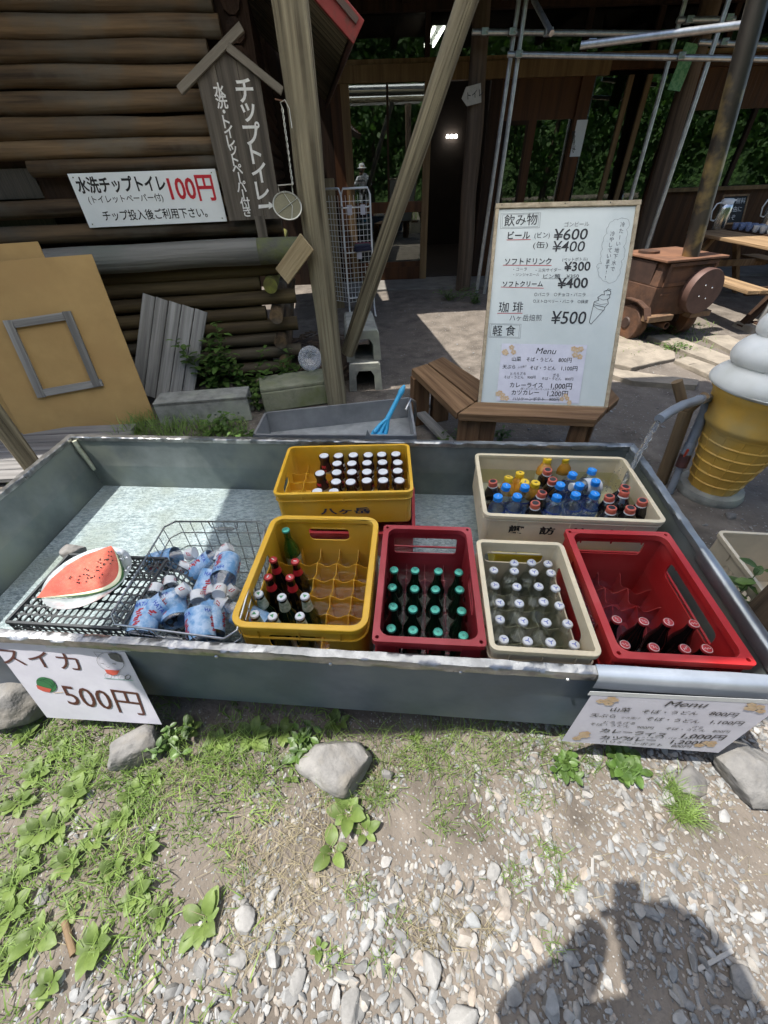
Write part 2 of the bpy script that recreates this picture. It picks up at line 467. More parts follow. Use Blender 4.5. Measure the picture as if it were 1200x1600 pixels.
class Pen:
    """collects writing and lines on a Plane, photo positions through tf"""
    def __init__(s, pl, tf=lambda x, y: (x, y), z=.0016):
        s.pl = pl; s.tf = tf; s.z = z; s.b = {}
    def mb(s, m):
        return s.b.setdefault(m.name, (MB(), m))[0]
    def uv(s, x, y):
        return s.pl.uv(*s.tf(x, y))
    def text(s, t, a, b, m=ink, hs=1.0, bold=0.0, shear=0.0, z=0.0):
        vs, fs = glyphs(t, bold)
        x0 = min(v[0] for v in vs); x1 = max(v[0] for v in vs)
        A = s.uv(*a); B = s.uv(*b)
        e = (B - A); k = e.length / (x1 - x0); e = e.normalized(); n = V((-e.y, e.x))
        s.mb(m).add([(*(A + e * ((v[0] - x0) * k + v[1] * k * hs * shear) + n * (v[1] * k * hs)), s.z + z) for v in vs], fs)
    def chars(s, t, a, b, size, m=ink, bold=0.0, z=0.0):
        """vertical writing: centres run from a to b; size in plane units"""
        A = s.uv(*a); B = s.uv(*b); n = len(t)
        for i, ch in enumerate(t):
            c = A + (B - A) * (i / max(1, n - 1))
            r90 = ch == 'ー'
            vs, fs = glyphs(ch, bold)
            cx = (min(v[0] for v in vs) + max(v[0] for v in vs)) / 2; cy = (min(v[1] for v in vs) + max(v[1] for v in vs)) / 2
            q = []
            for v in vs:
                x, y = (v[0] - cx) * size, (v[1] - cy) * size
                if r90: x, y = -y, -x
                q.append((c.x + x, c.y + y, s.z + z))
            if r90: fs = [f[::-1] for f in fs]
            s.mb(m).add(q, fs)
    def line(s, pts, wd, m=ink, z=0.0):
        P_ = [s.uv(*p) for p in pts]
        b = s.mb(m)
        for i in range(len(P_) - 1):
            a, c = P_[i], P_[i + 1]
            e = (c - a)
            if e.length < 1e-6: continue
            e.normalize(); n = V((-e.y, e.x)) * wd / 2; a2 = a - e * wd * .3; c2 = c + e * wd * .3
            zz = s.z + z + .00003 * i
            b.quad((*(a2 - n), zz), (*(c2 - n), zz), (*(c2 + n), zz), (*(a2 + n), zz))
    def blob(s, pts, m, z=0.0):
        P_ = [s.uv(*p) for p in pts]
        b = s.mb(m)
        tris = tessellate_polygon([[V((p.x, p.y, 0)) for p in P_]])
        fs = []
        for t in tris:
            a, c, d = (P_[i] for i in t)
            fs.append(tuple(t) if (c - a).cross(d - a) > 0 else tuple(reversed(t)))
        b.add([(p.x, p.y, s.z + z) for p in P_], fs)
    def out(s, parent, name='lettering'):
        for k, (b, m) in s.b.items():
            b.build(name if 'ink' in k or 'lettering' in k else 'printed_picture', m, parent)
ORD = ['', 'first', 'second', 'third', 'fourth', 'fifth', 'sixth', 'seventh', 'eighth', 'ninth', 'tenth', 'eleventh', 'twelfth', 'thirteenth']
def fnoise(x, y, s=1.0, seed=0):
    return noise.noise(V((x * s + seed * 11.7, y * s - seed * 5.1, seed * 2.3)))
# ================================================================== GROUND
def gh(x, y):
    h = .018 * fnoise(x, y, 1.3, 1) + .008 * fnoise(x, y, 5, 2)
    if -2 < x < 2 and -1 < y < .6: h *= .6
    return h
def axis_pts(lo, hi, st, far):
    a = list(np.arange(lo, hi + 1e-6, st)); s_ = st; x = hi
    while x < far:
        s_ *= 1.5; x += s_; a.append(x)
    s_ = st; x = lo
    while x > -far:
        s_ *= 1.5; x -= s_; a.insert(0, x)
    return a
xs = axis_pts(-3.4, 5.2, .045, 120); ys = axis_pts(-.9, 7.4, .045, 120)
gv = []
for y in ys:
    for x in xs:
        near = (-3.6 < x < 5.4 and -1.2 < y < 7.6)
        gv.append((x, y, gh(x, y) if near else .01 * fnoise(x, y, .3)))
nx = len(xs)
gf = [(j * nx + i, j * nx + i + 1, (j + 1) * nx + i + 1, (j + 1) * nx + i) for j in range(len(ys) - 1) for i in range(nx - 1)]
dirt = mat('ground_dirt', (.185, .158, .13), (.078, .065, .052), rough=.95, scale=5, bump=.9, bscale=38, c3=(.13, .11, .09), s3=1.6, detail=10, bdist=.012)
# small stones and worn pale patches mixed into the soil
t = dirt.node_tree; N, L = t.nodes, t.links
pb = N['Principled BSDF']
src = pb.inputs['Base Color'].links[0].from_socket
tc = N.new('ShaderNodeTexCoord'); vo = N.new('ShaderNodeTexVoronoi'); vo.inputs['Scale'].default_value = 55
L.new(tc.outputs['Object'], vo.inputs['Vector'])
rp = N.new('ShaderNodeValToRGB'); rp.color_ramp.elements[0].position = .14; rp.color_ramp.elements[0].color = (1, 1, 1, 1); rp.color_ramp.elements[1].position = .22; rp.color_ramp.elements[1].color = (0, 0, 0, 1)
L.new(vo.outputs['Distance'], rp.inputs[0])
sepc = N.new('ShaderNodeSeparateColor'); L.new(vo.outputs['Color'], sepc.inputs[0])
gt = N.new('ShaderNodeMath'); gt.operation = 'GREATER_THAN'; gt.inputs[1].default_value = .62; L.new(sepc.outputs[0], gt.inputs[0])
mu = N.new('ShaderNodeMath'); mu.operation = 'MULTIPLY'; L.new(rp.outputs[0], mu.inputs[0]); L.new(gt.outputs[0], mu.inputs[1])
mx = N.new('ShaderNodeMix'); mx.data_type = 'RGBA'; L.new(mu.outputs[0], mx.inputs[0]); L.new(src, mx.inputs[6]); mx.inputs[7].default_value = (.3, .285, .255, 1)
L.new(mx.outputs[2], pb.inputs['Base Color'])
me = bpy.data.meshes.new('ground'); me.from_pydata(gv, [], gf); me.materials.append(dirt)
me.polygons.foreach_set('use_smooth', [True] * len(gf))
tag(place('ground', me), kind='structure')

# gravel and pebbles (nobody could count them)
def ico(sub):
    b = bmesh.new(); bmesh.ops.create_icosphere(b, subdivisions=sub, radius=1)
    vs = np.array([v.co[:] for v in b.verts]); fs = np.array([[v.index for v in f.verts] for f in b.faces]); b.free()
    return vs, fs
ICO_V, ICO_F = ico(2)
arch = []
for k in range(14):
    q = ICO_V.copy()
    for i, v in enumerate(q):
        q[i] = v * (1 + .34 * noise.noise(V(v * 1.15) + V((k * 9.1, 0, 0))) + .1 * noise.noise(V(v * 3.1) + V((k * 4.1, 3, 0))))
    for c in range(8):      # chipped facets
        n_ = rng.normal(size=3); n_ /= np.linalg.norm(n_); d_ = .5 + .3 * rng.random()
        ex = np.maximum(0, q @ n_ - d_); q -= np.outer(ex, n_) * .85
    arch.append(q * np.array([1, .5 + .3 * rng.random(), .36 + .26 * rng.random()]))
def scatter_stones(name, items, m, kind='stuff', smooth=True):
    vs = []; fs = []; o = 0
    for (x, y, r, s_) in items:
        q = arch[s_ % len(arch)] * r
        a = rng.uniform(0, 2 * PI); tx, ty = rng.normal(0, .22, 2)
        Rm = np.array((Matrix.Rotation(a, 3, 'Z') @ Matrix.Rotation(tx, 3, 'X') @ Matrix.Rotation(ty, 3, 'Y')))
        q = q @ Rm.T + np.array([x, y, gh(x, y) + r * rng.uniform(.08, .3)])
        vs.append(q); fs.append(ICO_F + o); o += len(q)
    vs = np.concatenate(vs); fs = np.concatenate(fs)
    me = bpy.data.meshes.new(name)
    me.vertices.add(len(vs)); me.vertices.foreach_set('co', vs.ravel())
    me.loops.add(fs.size); me.loops.foreach_set('vertex_index', fs.ravel().astype(np.int32))
    me.polygons.add(len(fs)); me.polygons.foreach_set('loop_start', np.arange(0, fs.size, 3, dtype=np.int32))
    me.polygons.foreach_set('use_smooth', [True] * len(fs))
    me.update(); me.set_sharp_from_angle(angle=R(24)); me.materials.append(m)
    return tag(place(name, me), kind=kind)
def dens(x, y):
    n_ = fnoise(x, y, 4.5, 5) * .55 + fnoise(x, y, 11, 9) * .35
    d = .3
    if -.8 < x < .5 and y < .2: d = 1.0 - max(0, (y - .1)) * 6
    if x < -.45: d = min(d, .9 - (x + .45) * -.6 - max(0, y + .02) * 5)
    if .15 < x < .75 and y > .1: d = max(d, .62 - abs(x - .45 - (.3 - y) * .1) * 2.0)
    if -.35 < x < .2 and y > .2: d = .12
    if x > .55 and y < .3: d = .42
    if x > .72 and y > .3: d = .85
    if x < -.5 and y > .12: d = .05
    return d + n_
items = []
g = .0148
for gx in np.arange(-1.5, 1.6, g):
    for gy in np.arange(-.55, .62, g):
        x = gx + rng.uniform(-.5, .5) * g; y = gy + rng.uniform(-.5, .5) * g
        d = dens(x, y)
        if rng.random() < (d - .08) * 2.0:
            r = min(.027, .0076 * math.exp(rng.normal(.02, .42))) * (1.18 if d > .75 else .92)
            items.append((x, y, r, int(rng.integers(99))))
        if rng.random() < .8:
            items.append((x + .004, y - .005, rng.uniform(.0018, .0045), int(rng.integers(99))))
for k in range(210):
    x = rng.uniform(-.85, .9); y = rng.uniform(-.2, .45)
    if dens(x, y) > .5: items.append((x, y, rng.uniform(.013, .025), int(rng.integers(99))))
for k in range(1500):                                   # beside and behind the trough
    x = rng.uniform(1.05, 3.2); y = rng.uniform(.5, 3.4)
    if fnoise(x, y, 1.8, 4) + .35 - abs(y - 1.6) * .12 > rng.random() * .75: items.append((x, y, .005 * math.exp(rng.normal(.3, .5)), int(rng.integers(99))))
for k in range(700):
    x = rng.uniform(-.6, 3.6); y = rng.uniform(1.9, 6.5)
    items.append((x, y, .006 * math.exp(rng.normal(.1, .4)), int(rng.integers(99))))
gravm = mat('gravel', (.275, .269, .256), (.18, .176, .169), rough=.85, scale=45, bump=.35, bscale=220, isl=.36, bdist=.002)
t = gravm.node_tree; N, L = t.nodes, t.links              # some bluish, some tan
pb = N['Principled BSDF']; src = pb.inputs['Base Color'].links[0].from_socket
ge = N.new('ShaderNodeNewGeometry'); mm = N.new('ShaderNodeMath'); mm.operation = 'MULTIPLY'; mm.inputs[1].default_value = 13.7
fr = N.new('ShaderNodeMath'); fr.operation = 'FRACT'; rp = N.new('ShaderNodeValToRGB')
rp.color_ramp.elements[0].color = (.88, .93, .98, 1); rp.color_ramp.elements[1].color = (1.0, .86, .74, 1); rp.color_ramp.elements[1].position = 1
e = rp.color_ramp.elements.new(.45); e.color = (.95, .96, .97, 1); e = rp.color_ramp.elements.new(.8); e.color = (1, .95, .88, 1)
mx = N.new('ShaderNodeMix'); mx.data_type = 'RGBA'; mx.blend_type = 'MULTIPLY'; mx.inputs[0].default_value = 1
L.new(ge.outputs['Random Per Island'], mm.inputs[0]); L.new(mm.outputs[0], fr.inputs[0]); L.new(fr.outputs[0], rp.inputs[0])
L.new(src, mx.inputs[6]); L.new(rp.outputs[0], mx.inputs[7]); L.new(mx.outputs[2], pb.inputs['Base Color'])
scatter_stones('gravel', items, gravm)

# single bigger rocks
def rock(label, px, py, size, seed, z=0, rz=0, grp=None, zoff=0.0, m=None):
    b = bmesh.new(); bmesh.ops.create_icosphere(b, subdivisions=4, radius=1)
    for v in b.verts:
        c = v.co.copy()
        k = 1 + .3 * noise.noise(c * .9 + V((seed * 5.3, 0, 0))) + .1 * noise.noise(c * 2.6 + V((seed, 9, 0)))
        v.co = c * k
    rr = random.Random(seed)
    for i in range(9):
        n_ = V((rr.gauss(0, 1), rr.gauss(0, 1), rr.gauss(0, 1))).normalized(); d_ = .6 + .25 * rr.random()
        for v in b.verts:
            ex = v.co.dot(n_) - d_
            if ex > 0: v.co -= n_ * ex * .88
    for v in b.verts:
        v.co += v.co.normalized() * .02 * noise.noise(v.co * 7)
        v.co = V((v.co.x * size[0], v.co.y * size[1], v.co.z * size[2]))
    me = bpy.data.meshes.new('rock'); b.to_mesh(me); b.free()
    me.polygons.foreach_set('use_smooth', [True] * len(me.polygons)); me.set_sharp_from_angle(angle=R(42)); me.materials.append(m or rockm)
    p = W(px, py, z)
    return tag(place('rock', me, None, TR(p.x, p.y, size[2] * .45 + zoff, rz)), label, 'rock', grp)
rock('flat pinkish grey rock propping the trough below the watermelon price sheet', 206, 1160, (.085, .075, .075), 3, .08, .4)
rock('big grey boulder under the middle of the trough among plantain leaves', 525, 1180, (.115, .085, .085), 8, .1, .1)
rock('pale angular boulder under the right front corner of the trough', 1185, 1200, (.12, .1, .07), 12, .08, .5)
rock('white flat stone in the gravel below the right menu sheet', 1078, 1225, (.06, .045, .022), 15, 0, .3)
rock('dark mossy boulder under the left front corner of the trough', 5, 1085, (.13, .1, .12), 21, .12, .2)
rock('small reddish round stone beside the middle boulder', 606, 1212, (.022, .02, .02), 23, 0, 0)
rock('grey wedge stone near the ice cream sign base', 1140, 838 - 30, (.03, .025, .02), 31, 0, .4)
rock('flat grey stone in front of the ice cream sign base', 1108, 785, (.05, .035, .018), 33, 0, 1)
for i, (px, py, s_, lab) in enumerate([(1000, 1208, .03, 'pale stone under the right menu sheet'), (1045, 1250, .026, 'grey stone beside the white flat stone'), (832, 1222, .024, 'white stone lying on bare soil before the trough'), (770, 1362, .026, 'pale pebble sized stone in open gravel'),
        (676, 1510, .034, 'pale oval stone in gravel left of the shadow'), (725, 1590, .036, 'big grey stone at the lower edge of the gravel'), (548, 1575, .034, 'pale triangular stone low in the gravel'), (375, 1500, .026, 'grey flat stone among lower gravel'), (465, 1535, .03, 'grey blocky stone in the lower gravel'), (385, 1435, .036, 'wide pale stone beside a plantain clump'), (1155, 1530, .036, 'long blue grey stone right of the shadow'), (68, 1400, .026, 'dark slate stone among the weeds')]):
    p = W(px, py)
    rock(lab, px, py, (s_, s_ * .72, s_ * .5), 40 + i, 0, i * 1.3, m=None if 'slate' in lab or 'blue' in lab else palerock)

# ================================================================== CABIN
CY = R(7.8)
cdir = V((math.cos(CY), math.sin(CY), 0)); cnor = V((-math.sin(CY), math.cos(CY), 0))
def cab(s_, d, z):   # s along wall measured from right end, d depth behind the log faces
    return V((-1.0, 3.7, 0)) + cdir * s_ + cnor * d + V((0, 0, z))
cabin = thing('log_cabin', 'dark log cabin with a mossy shelf log and a plank eave', 'cabin', cab(0, 0, 0), CY)
zs = [2.19, 2.095, 1.99, 1.88, 1.77, 1.665]
for i, z in enumerate(zs):
    stick('wall_log', cab(-5.2, .06, z), cab((.12, .02, .12, .06, .05, .04)[i], .06, z), .056, log_m, cabin, wob=.011, seed=i, rings=70, r1=.053)
for i, z in enumerate((2.29, 2.4, 2.51, 2.62)):
    stick('wall_log', cab(-5.2, .06, z), cab(.1, .06, z), .056, log_m, cabin, wob=.005, seed=i + 20, rings=40)
stick('wall_log', cab(-1.3, .05, 1.575), cab(.04, .05, 1.575), .046, log_m, cabin, wob=.005, seed=9, rings=30)
stick('wall_log', cab(-.95, .06, 1.49), cab(.02, .06, 1.49), .05, log_m, cabin, wob=.004, seed=10, rings=30)
stick('wall_log', cab(-5.2, .05, 1.36), cab(.02, .05, 1.36), .052, log_m, cabin, wob=.004, seed=11, rings=30)
stick('wall_log', cab(-5.2, .04, 1.21), cab(.3, .04, 1.21), .062, log_m, cabin, wob=.006, seed=12, rings=30)
b = MB(); b.box((-2.45, .16, 2.1), (5.5, .06, 2.1)); b.box((-2.6, .2, .55), (5.2, .05, 1.1))
b.build('backing_board', darkwood, cabin)
b = MB(); b.box((-1.95, .115, 1.5), (1.25, .012, .16)); b.box((-1.95, .115, 1.29), (1.25, .012, .13)); b.build('corrugated_panel', mat('brown_sheet', (.07, .06, .05), (.045, .04, .035), rough=.5, metal=.4, scale=4, stretch=(26, 1, 1), bump=.6, bscale=4, bstretch=(30, 1, .2)), cabin)
# shelf log: a half log with a pale top and a mossy end
stick('shelf_log', cab(-5.2, -.1, 1.06), cab(.1, -.1, 1.06), .088, wood('shelf_log_wood', (.2, .195, .18), (.1, .098, .09), scale=16, k=.03, bump=.8, c3=(.14, .15, .13)), cabin, wob=.006, seed=14, rings=40)
stick('shelf_log', cab(.1, -.1, 1.06), cab(.42, -.1, 1.055), .088, mat('mossy_log_end', (.12, .135, .05), (.1, .1, .08), rough=.9, scale=9, bump=.5, bscale=60), cabin, wob=.006, seed=15, rings=6, r1=.083)
for i, (z, s1) in enumerate([(.93, .38), (.83, .05), (.72, .32), (.6, .05), (.5, .3), (.39, .1), (.27, .3), (.14, .15)]):
    stick('wall_log', cab(-5.2, .02, z), cab(s1, .02, z), .054, wood('lower_log_%d' % i, (.13, .095, .045) if i < 5 else (.1, .085, .06), (.05, .035, .018), bump=.5), cabin, wob=.006, seed=30 + i, rings=30)
for i, z in enumerate((.83, .6, .39, .2)):                # crossing log ends at the corner
    stick('log_end', cab(.14, -.14, z), cab(.14, 3.6, z), .056, moss if i == 0 else log_m, cabin, wob=.004, seed=44 + i, rings=20)
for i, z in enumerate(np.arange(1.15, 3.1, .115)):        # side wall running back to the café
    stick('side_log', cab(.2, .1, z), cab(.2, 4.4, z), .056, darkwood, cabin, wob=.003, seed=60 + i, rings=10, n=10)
# gable eave: plank soffit, red fascia
E0 = WY(553, 45, 3.5)
edir = cnor
rk = (WY(508, -8, 3.47) - E0).normalized()
ridge = E0 + rk * 2.2
nrm0 = rk.cross(edir).normalized()
for k in range(26):
    a = E0 + edir * (.05 + k * .115); 
    stick('soffit_plank', a + V((0, 0, -.01)) + rk * .02, a + rk * 2.2, (.108, .016), greylog, cabin, up=nrm0, bevel=0)
b = MB()
nrm = rk.cross(edir).normalized()
if nrm.z < 0: nrm = -nrm
b.add([E0 - edir * .05 + nrm * .012, ridge - edir * .05 + nrm * .012, ridge + edir * 3.1 + nrm * .012, E0 + edir * 3.1 + nrm * .012, E0 - edir * .05 + nrm * .04, ridge - edir * .05 + nrm * .04, ridge + edir * 3.1 + nrm * .04, E0 + edir * 3.1 + nrm * .04],
      [(0, 1, 2, 3), (7, 6, 5, 4), (0, 4, 5, 1), (1, 5, 6, 2), (2, 6, 7, 3), (3, 7, 4, 0)])
b.build('roof', mat('brown_roof', (.1, .06, .045), rough=.6), cabin, world=True)
redf = mat('red_fascia', (.22, .02, .015), (.1, .03, .02), rough=.55, scale=18, lo=.3, hi=.5)
stick('fascia', E0 - edir * .02 + nrm * .0 - rk * .03, ridge - edir * .02, (.11, .03), redf, cabin, up=edir)
stick('fascia', E0 - edir * .02 - rk * .015, E0 + edir * 3.1 - rk * .015, (.1, .025), mat('dark_red_fascia', (.09, .025, .02), (.05, .035, .025), rough=.6, scale=20), cabin, up=rk)
# left slope of the roof (out of frame, but it shades the wall)
apex = ridge
rk2 = V((-rk.x, rk.y, -abs(rk.z))) if rk.z > 0 else rk
b = MB(); p0 = apex; p1 = apex + (-cdir * 3.6 + V((0, 0, -1.1))); ov_ = edir * .75  # overhang added forward to shade the ochre boards
b.add([p0 - ov_, p1 - ov_, p1 + edir * 3.1, p0 + edir * 3.1] + [q + V((0, 0, .05)) for q in (p0 - ov_, p1 - ov_, p1 + edir * 3.1, p0 + edir * 3.1)],
      [(0, 1, 2, 3), (7, 6, 5, 4), (0, 4, 5, 1), (1, 5, 6, 2), (2, 6, 7, 3), (3, 7, 4, 0)])
b.build('roof', MATS['brown_roof'], cabin, world=True)

# ------------------------------------------------------------------ toilet signs
c_lo = cab(0, -.035, 0)
def cabx(px, py, d=-.035):
    return WP(px, py, cab(0, d, 0), cnor)
a, b2 = cabx(140, 356), cabx(355, 346)
b2.z = a.z
pl = Plane(a, b2, upv=V((0, 0, .295)))
s = thing('price_sign', 'white board with black and red toilet price writing on the log wall', 'sign', M=pl.M)
Wd = pl.w
MB().box((Wd / 2, .147, -.004), (Wd, .295, .008)).build('board', signwhite, s, bevel=.002)
pen = Pen(pl, lambda x, y: (x / 2, y / 2))
pen.text('水洗チップトイレ', (247, 600), (522, 592), ink, bold=.028, hs=1.25)
pen.text('100円', (537, 622), (676, 618), inkr, bold=.02, hs=1.18)
pen.text('(トイレットペーパー付)', (280, 634), (512, 626), ink, bold=.006)
pen.text('チップ投入後ご利用下さい。', (327, 688), (650, 676), ink, bold=.012, hs=1.1)
pen.out(s)
for u in (.03, Wd - .03):
    for v_ in (.02, .275): b = MB(); b.cyl((u, v_, .0), (u, v_, .004), .004, n=8); b.build('screw', stainless, s)
# gabled wooden sign
gp = cab(0, -.09, 0)
def gx(px, py): return WP(px, py, gp, cnor)
a, b2 = gx(358, 345), gx(440, 335); b2.z = a.z
pl = Plane(a, b2, upv=V((0, 0, .9)))
s = thing('gable_sign', 'tall weathered wooden sign with a gable top and white brush writing', 'sign', M=pl.M)
tl, tr, ap = pl.uv(310, 120), pl.uv(413, 118), pl.uv(352, 78)
gw = pl.w
for k in range(3):
    u0 = gw * k / 3 + .002; u1 = gw * (k + 1) / 3 - .002
    topf = lambda u: tl.y + (ap.y - tl.y) * (1 - abs(u - gw * .45) / (gw * .55))
    pts = [(u0, 0), (u1, 0), (u1, topf(u1))]
    if u0 < gw * .45 < u1: pts.append((gw * .45, topf(gw * .45)))
    pts.append((u0, topf(u0)))
    MB().prism(pts, -.022, 0).build('board', signwood, s)
g1, g2, g3, g4 = pl.uv(281, 142), pl.uv(378, 42), pl.uv(356, 74), pl.uv(441, 143)
rt = wood('sign_roof_wood', (.3, .27, .22), (.17, .15, .12), scale=20, k=.04)
for q0, q1, zz in ((g1, g2, .0), (g3, g4, .003)):
    A = pl.M @ V((q0.x, q0.y, .0 + zz)); B = pl.M @ V((q1.x, q1.y, .0 + zz))
    stick('roof_batten', A, B, (.042, .05), rt, s, up=pl.n)
q = pl.uv(395, 340); q2 = pl.uv(421, 370)
MB().box(((q.x + q2.x) / 2, q2.y / 2 - .01, -.012), (.07, abs(q2.y) + .06, .03)).build('foot', signwood, s)
pen = Pen(pl, lambda x, y: (x / 2, y / 2), z=.002)
pen.chars('水洗・トイレットペーパー付き', (685, 283), (772, 660), .072, inkw, bold=.018)
pen.chars('チップトイレ', (765, 283), (820, 596), .125, inkw, bold=.018)
pen.blob([(808, 640), (840, 638), (840, 630), (858, 642), (840, 654), (840, 648), (808, 652)], inkw)
pen.out(s)

# ================================================================== POSTS AND YARD ROOF
def post(name, label, p0, p1, r0, r1, m, seed, cat='post', grp=None):
    o = stick(name, p0, p1, r0, m, r1=r1, wob=r0 * .13, seed=seed, rings=50, n=22)
    return tag(o, label, cat, grp)
RZ = 2.95
pb0 = V((-.366, 3.16, 0)); top = WY(452, 0, 3.12); dr = (top - pb0).normalized()
post('log_post', 'thick debarked grey log post in front of the cabin with a ladle on it', pb0 - V((0, 0, .02)), pb0 + dr * (2.93 / dr.z), .079, .094, greylog, 1)
bp = WY(543, 552, 3.3); bt = WY(734, -10, 3.05)
post('log_brace', 'crooked grey log brace slanting up from the foot of the thick post', bp, bp + (bt - bp) * 1.32, .055, .056, greylog, 5, 'brace')
lp = WY(45, 725, 2.0); lt = WY(-5, 668, 2.0)
post('log_post', 'grey log post cut off by the left edge of the photo behind the trough', V((-2.1, 2.02, -.02)), V((-2.1, 2.02, 2.9)), .05, .055, greylog, 8)
rp0 = W(1210, 960, .3)
post('log_post', 'dark cracked log post just outside the right wall of the trough', V((rp0.x + .03, rp0.y, -.02)), V((rp0.x + .03, rp0.y, 2.86)), .085, .085, brownlog, 12)
p2b = W(722, 452); p2t = WY(752, 40, 7.2)
post('log_post', 'slim knotty log post before the café doorway', p2b, p2b + (p2t - p2b) * 1.18, .115, .1, brownlog, 17)
wb_, wt_ = WY(1000, 400, 7.5), WY(1090, 60, 7.5)
wb_.z = 0
post('log_post', 'tall grey log post between the two thin scaffold poles', V((wb_.x, 7.5, 0)), V((wt_.x, 7.5, 3.1)), .12, .11, brownlog, 19)
# translucent corrugated roof over the trough and yard (out of frame; it shades them)
rm, t, pbn = mk('translucent_roof_sheet')
N, L = t.nodes, t.links
trn = N.new('ShaderNodeBsdfTranslucent'); trn.inputs[0].default_value = (.95, .96, .95, 1)
mxx = N.new('ShaderNodeMixShader'); mxx.inputs[0].default_value = .94
pbn.inputs['Base Color'].default_value = (.6, .62, .6, 1); pbn.inputs['Roughness'].default_value = .5
L.new(pbn.outputs[0], mxx.inputs[1]); L.new(trn.outputs[0], mxx.inputs[2]); L.new(mxx.outputs[0], N['Material Output'].inputs[0])
yr = thing('yard_roof', 'pale corrugated plastic roof over the trough on log posts, out of view above', 'roof', (0, 1.5, 2.9))
def shade_edge(px, py, z):      # point on the roof whose shadow falls on that photo point
    q = W(px, py, z); k = (RZ - q.z) / SUN.z
    return q + SUN * k
e0 = shade_edge(318, 700, .42); e1 = shade_edge(283, 830, .33); e2 = shade_edge(228, 1040, .3)
outl = [(e2.x - .02, .30), (1.75, .27), (1.75, 3.15), (e0.x + .06, 3.15), (e0.x, e0.y), (e1.x, e1.y)]
print('roof outline', outl)
bmr = MB()
# corrugated: strips of quads along y clipped to the outline
def clipx(y):
    pts = [(e2.x - .02, .30), (e1.x, e1.y), (e0.x, e0.y), (e0.x + .06, 3.15)]
    for (xa, ya), (xb, yb) in zip(pts, pts[1:]):
        if ya <= y <= yb: return xa + (xb - xa) * (y - ya) / (yb - ya)
    return pts[-1][0]
NY = 90; NXr = 10
vs = []; fs = []
for j in range(NY + 1):
    y = .3 + (3.15 - .3) * j / NY
    x0 = clipx(y)
    for i in range(NXr + 1):
        x = x0 + (1.75 - x0) * i / NXr
        vs.append((x, y, RZ + .012 * math.sin(j * PI / 2.0)))
for j in range(NY):
    for i in range(NXr):
        a = j * (NXr + 1) + i; fs.append((a, a + 1, a + NXr + 2, a + NXr + 1))
bmr.add(vs, fs)
bmr.build('corrugated_sheet', rm, yr, world=True, smooth=180)
for k, y in enumerate((.5, 1.4, 2.3, 3.08)):
    stick('purlin', (clipx(y) + .05, y, RZ - .05), (1.72, y, RZ - .05), (.05, .06), greywood, yr, up=(0, 0, 1))
stick('beam', (-2.2, 2.02, RZ - .12), (1.7, 2.02, RZ - .12), .05, greylog, yr, wob=.005, seed=3)
stick('beam', (-2.2, 3.14, RZ - .12), (1.7, 3.14, RZ - .12), .05, greylog, yr, wob=.005, seed=4)
# ================================================================== CAFÉ FRONT
FY = R(1.2)
fdir = V((math.cos(FY), math.sin(FY), 0)); fnor = V((-math.sin(FY), math.cos(FY), 0))
F0 = V((.15, 8.03, 0))
def fu(px, py, d=0):     # photo point on the front -> (distance along it, height)
    q = WP(px, py, F0 + fnor * d, fnor); return (q - F0).dot(fdir), q.z
cafe = thing('cafe_building', 'dark timber café front with a sliding glass door and green reflecting windows', 'building', F0, FY)
glassm = mat('window_glass', (.012, .014, .013), rough=.02, spec=1)
gm, t, pbn = mk('dark_glazing')
N, L = t.nodes, t.links
N.remove(pbn)
tr_ = N.new('ShaderNodeBsdfTransparent'); tr_.inputs[0].default_value = (.45, .47, .45, 1)
gl_ = N.new('ShaderNodeBsdfGlossy'); gl_.inputs['Roughness'].default_value = .012; gl_.inputs['Color'].default_value = (.95, 1, .96, 1)
mxx = N.new('ShaderNodeMixShader'); mxx.inputs[0].default_value = .15
L.new(tr_.outputs[0], mxx.inputs[1]); L.new(gl_.outputs[0], mxx.inputs[2]); L.new(mxx.outputs[0], N['Material Output'].inputs[0])
gm2 = gm.copy(); gm2.name = 'dim_glazing'
for n_ in gm2.node_tree.nodes:
    if n_.type == 'MIX_SHADER': n_.inputs[0].default_value = .05
def fbox(name, u0, u1, z0, z1, d0, d1, m, parent=cafe, bevel=0):
    return MB().box(((u0 + u1) / 2, (d0 + d1) / 2, (z0 + z1) / 2), (u1 - u0, d1 - d0, z1 - z0)).build(name, m, parent, bevel=bevel)
fz = .03
uDL = fu(533, 128)[0]; uDR = fu(668, 128)[0]; uOR = fu(770, 128)[0]
zL = 2.42
# interior shell
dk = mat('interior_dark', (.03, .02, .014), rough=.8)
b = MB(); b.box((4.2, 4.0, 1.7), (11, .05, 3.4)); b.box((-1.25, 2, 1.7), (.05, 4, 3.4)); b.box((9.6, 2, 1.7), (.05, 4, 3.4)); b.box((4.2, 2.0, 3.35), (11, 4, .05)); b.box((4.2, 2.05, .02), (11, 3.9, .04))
b.build('interior_wall', dk, cafe)
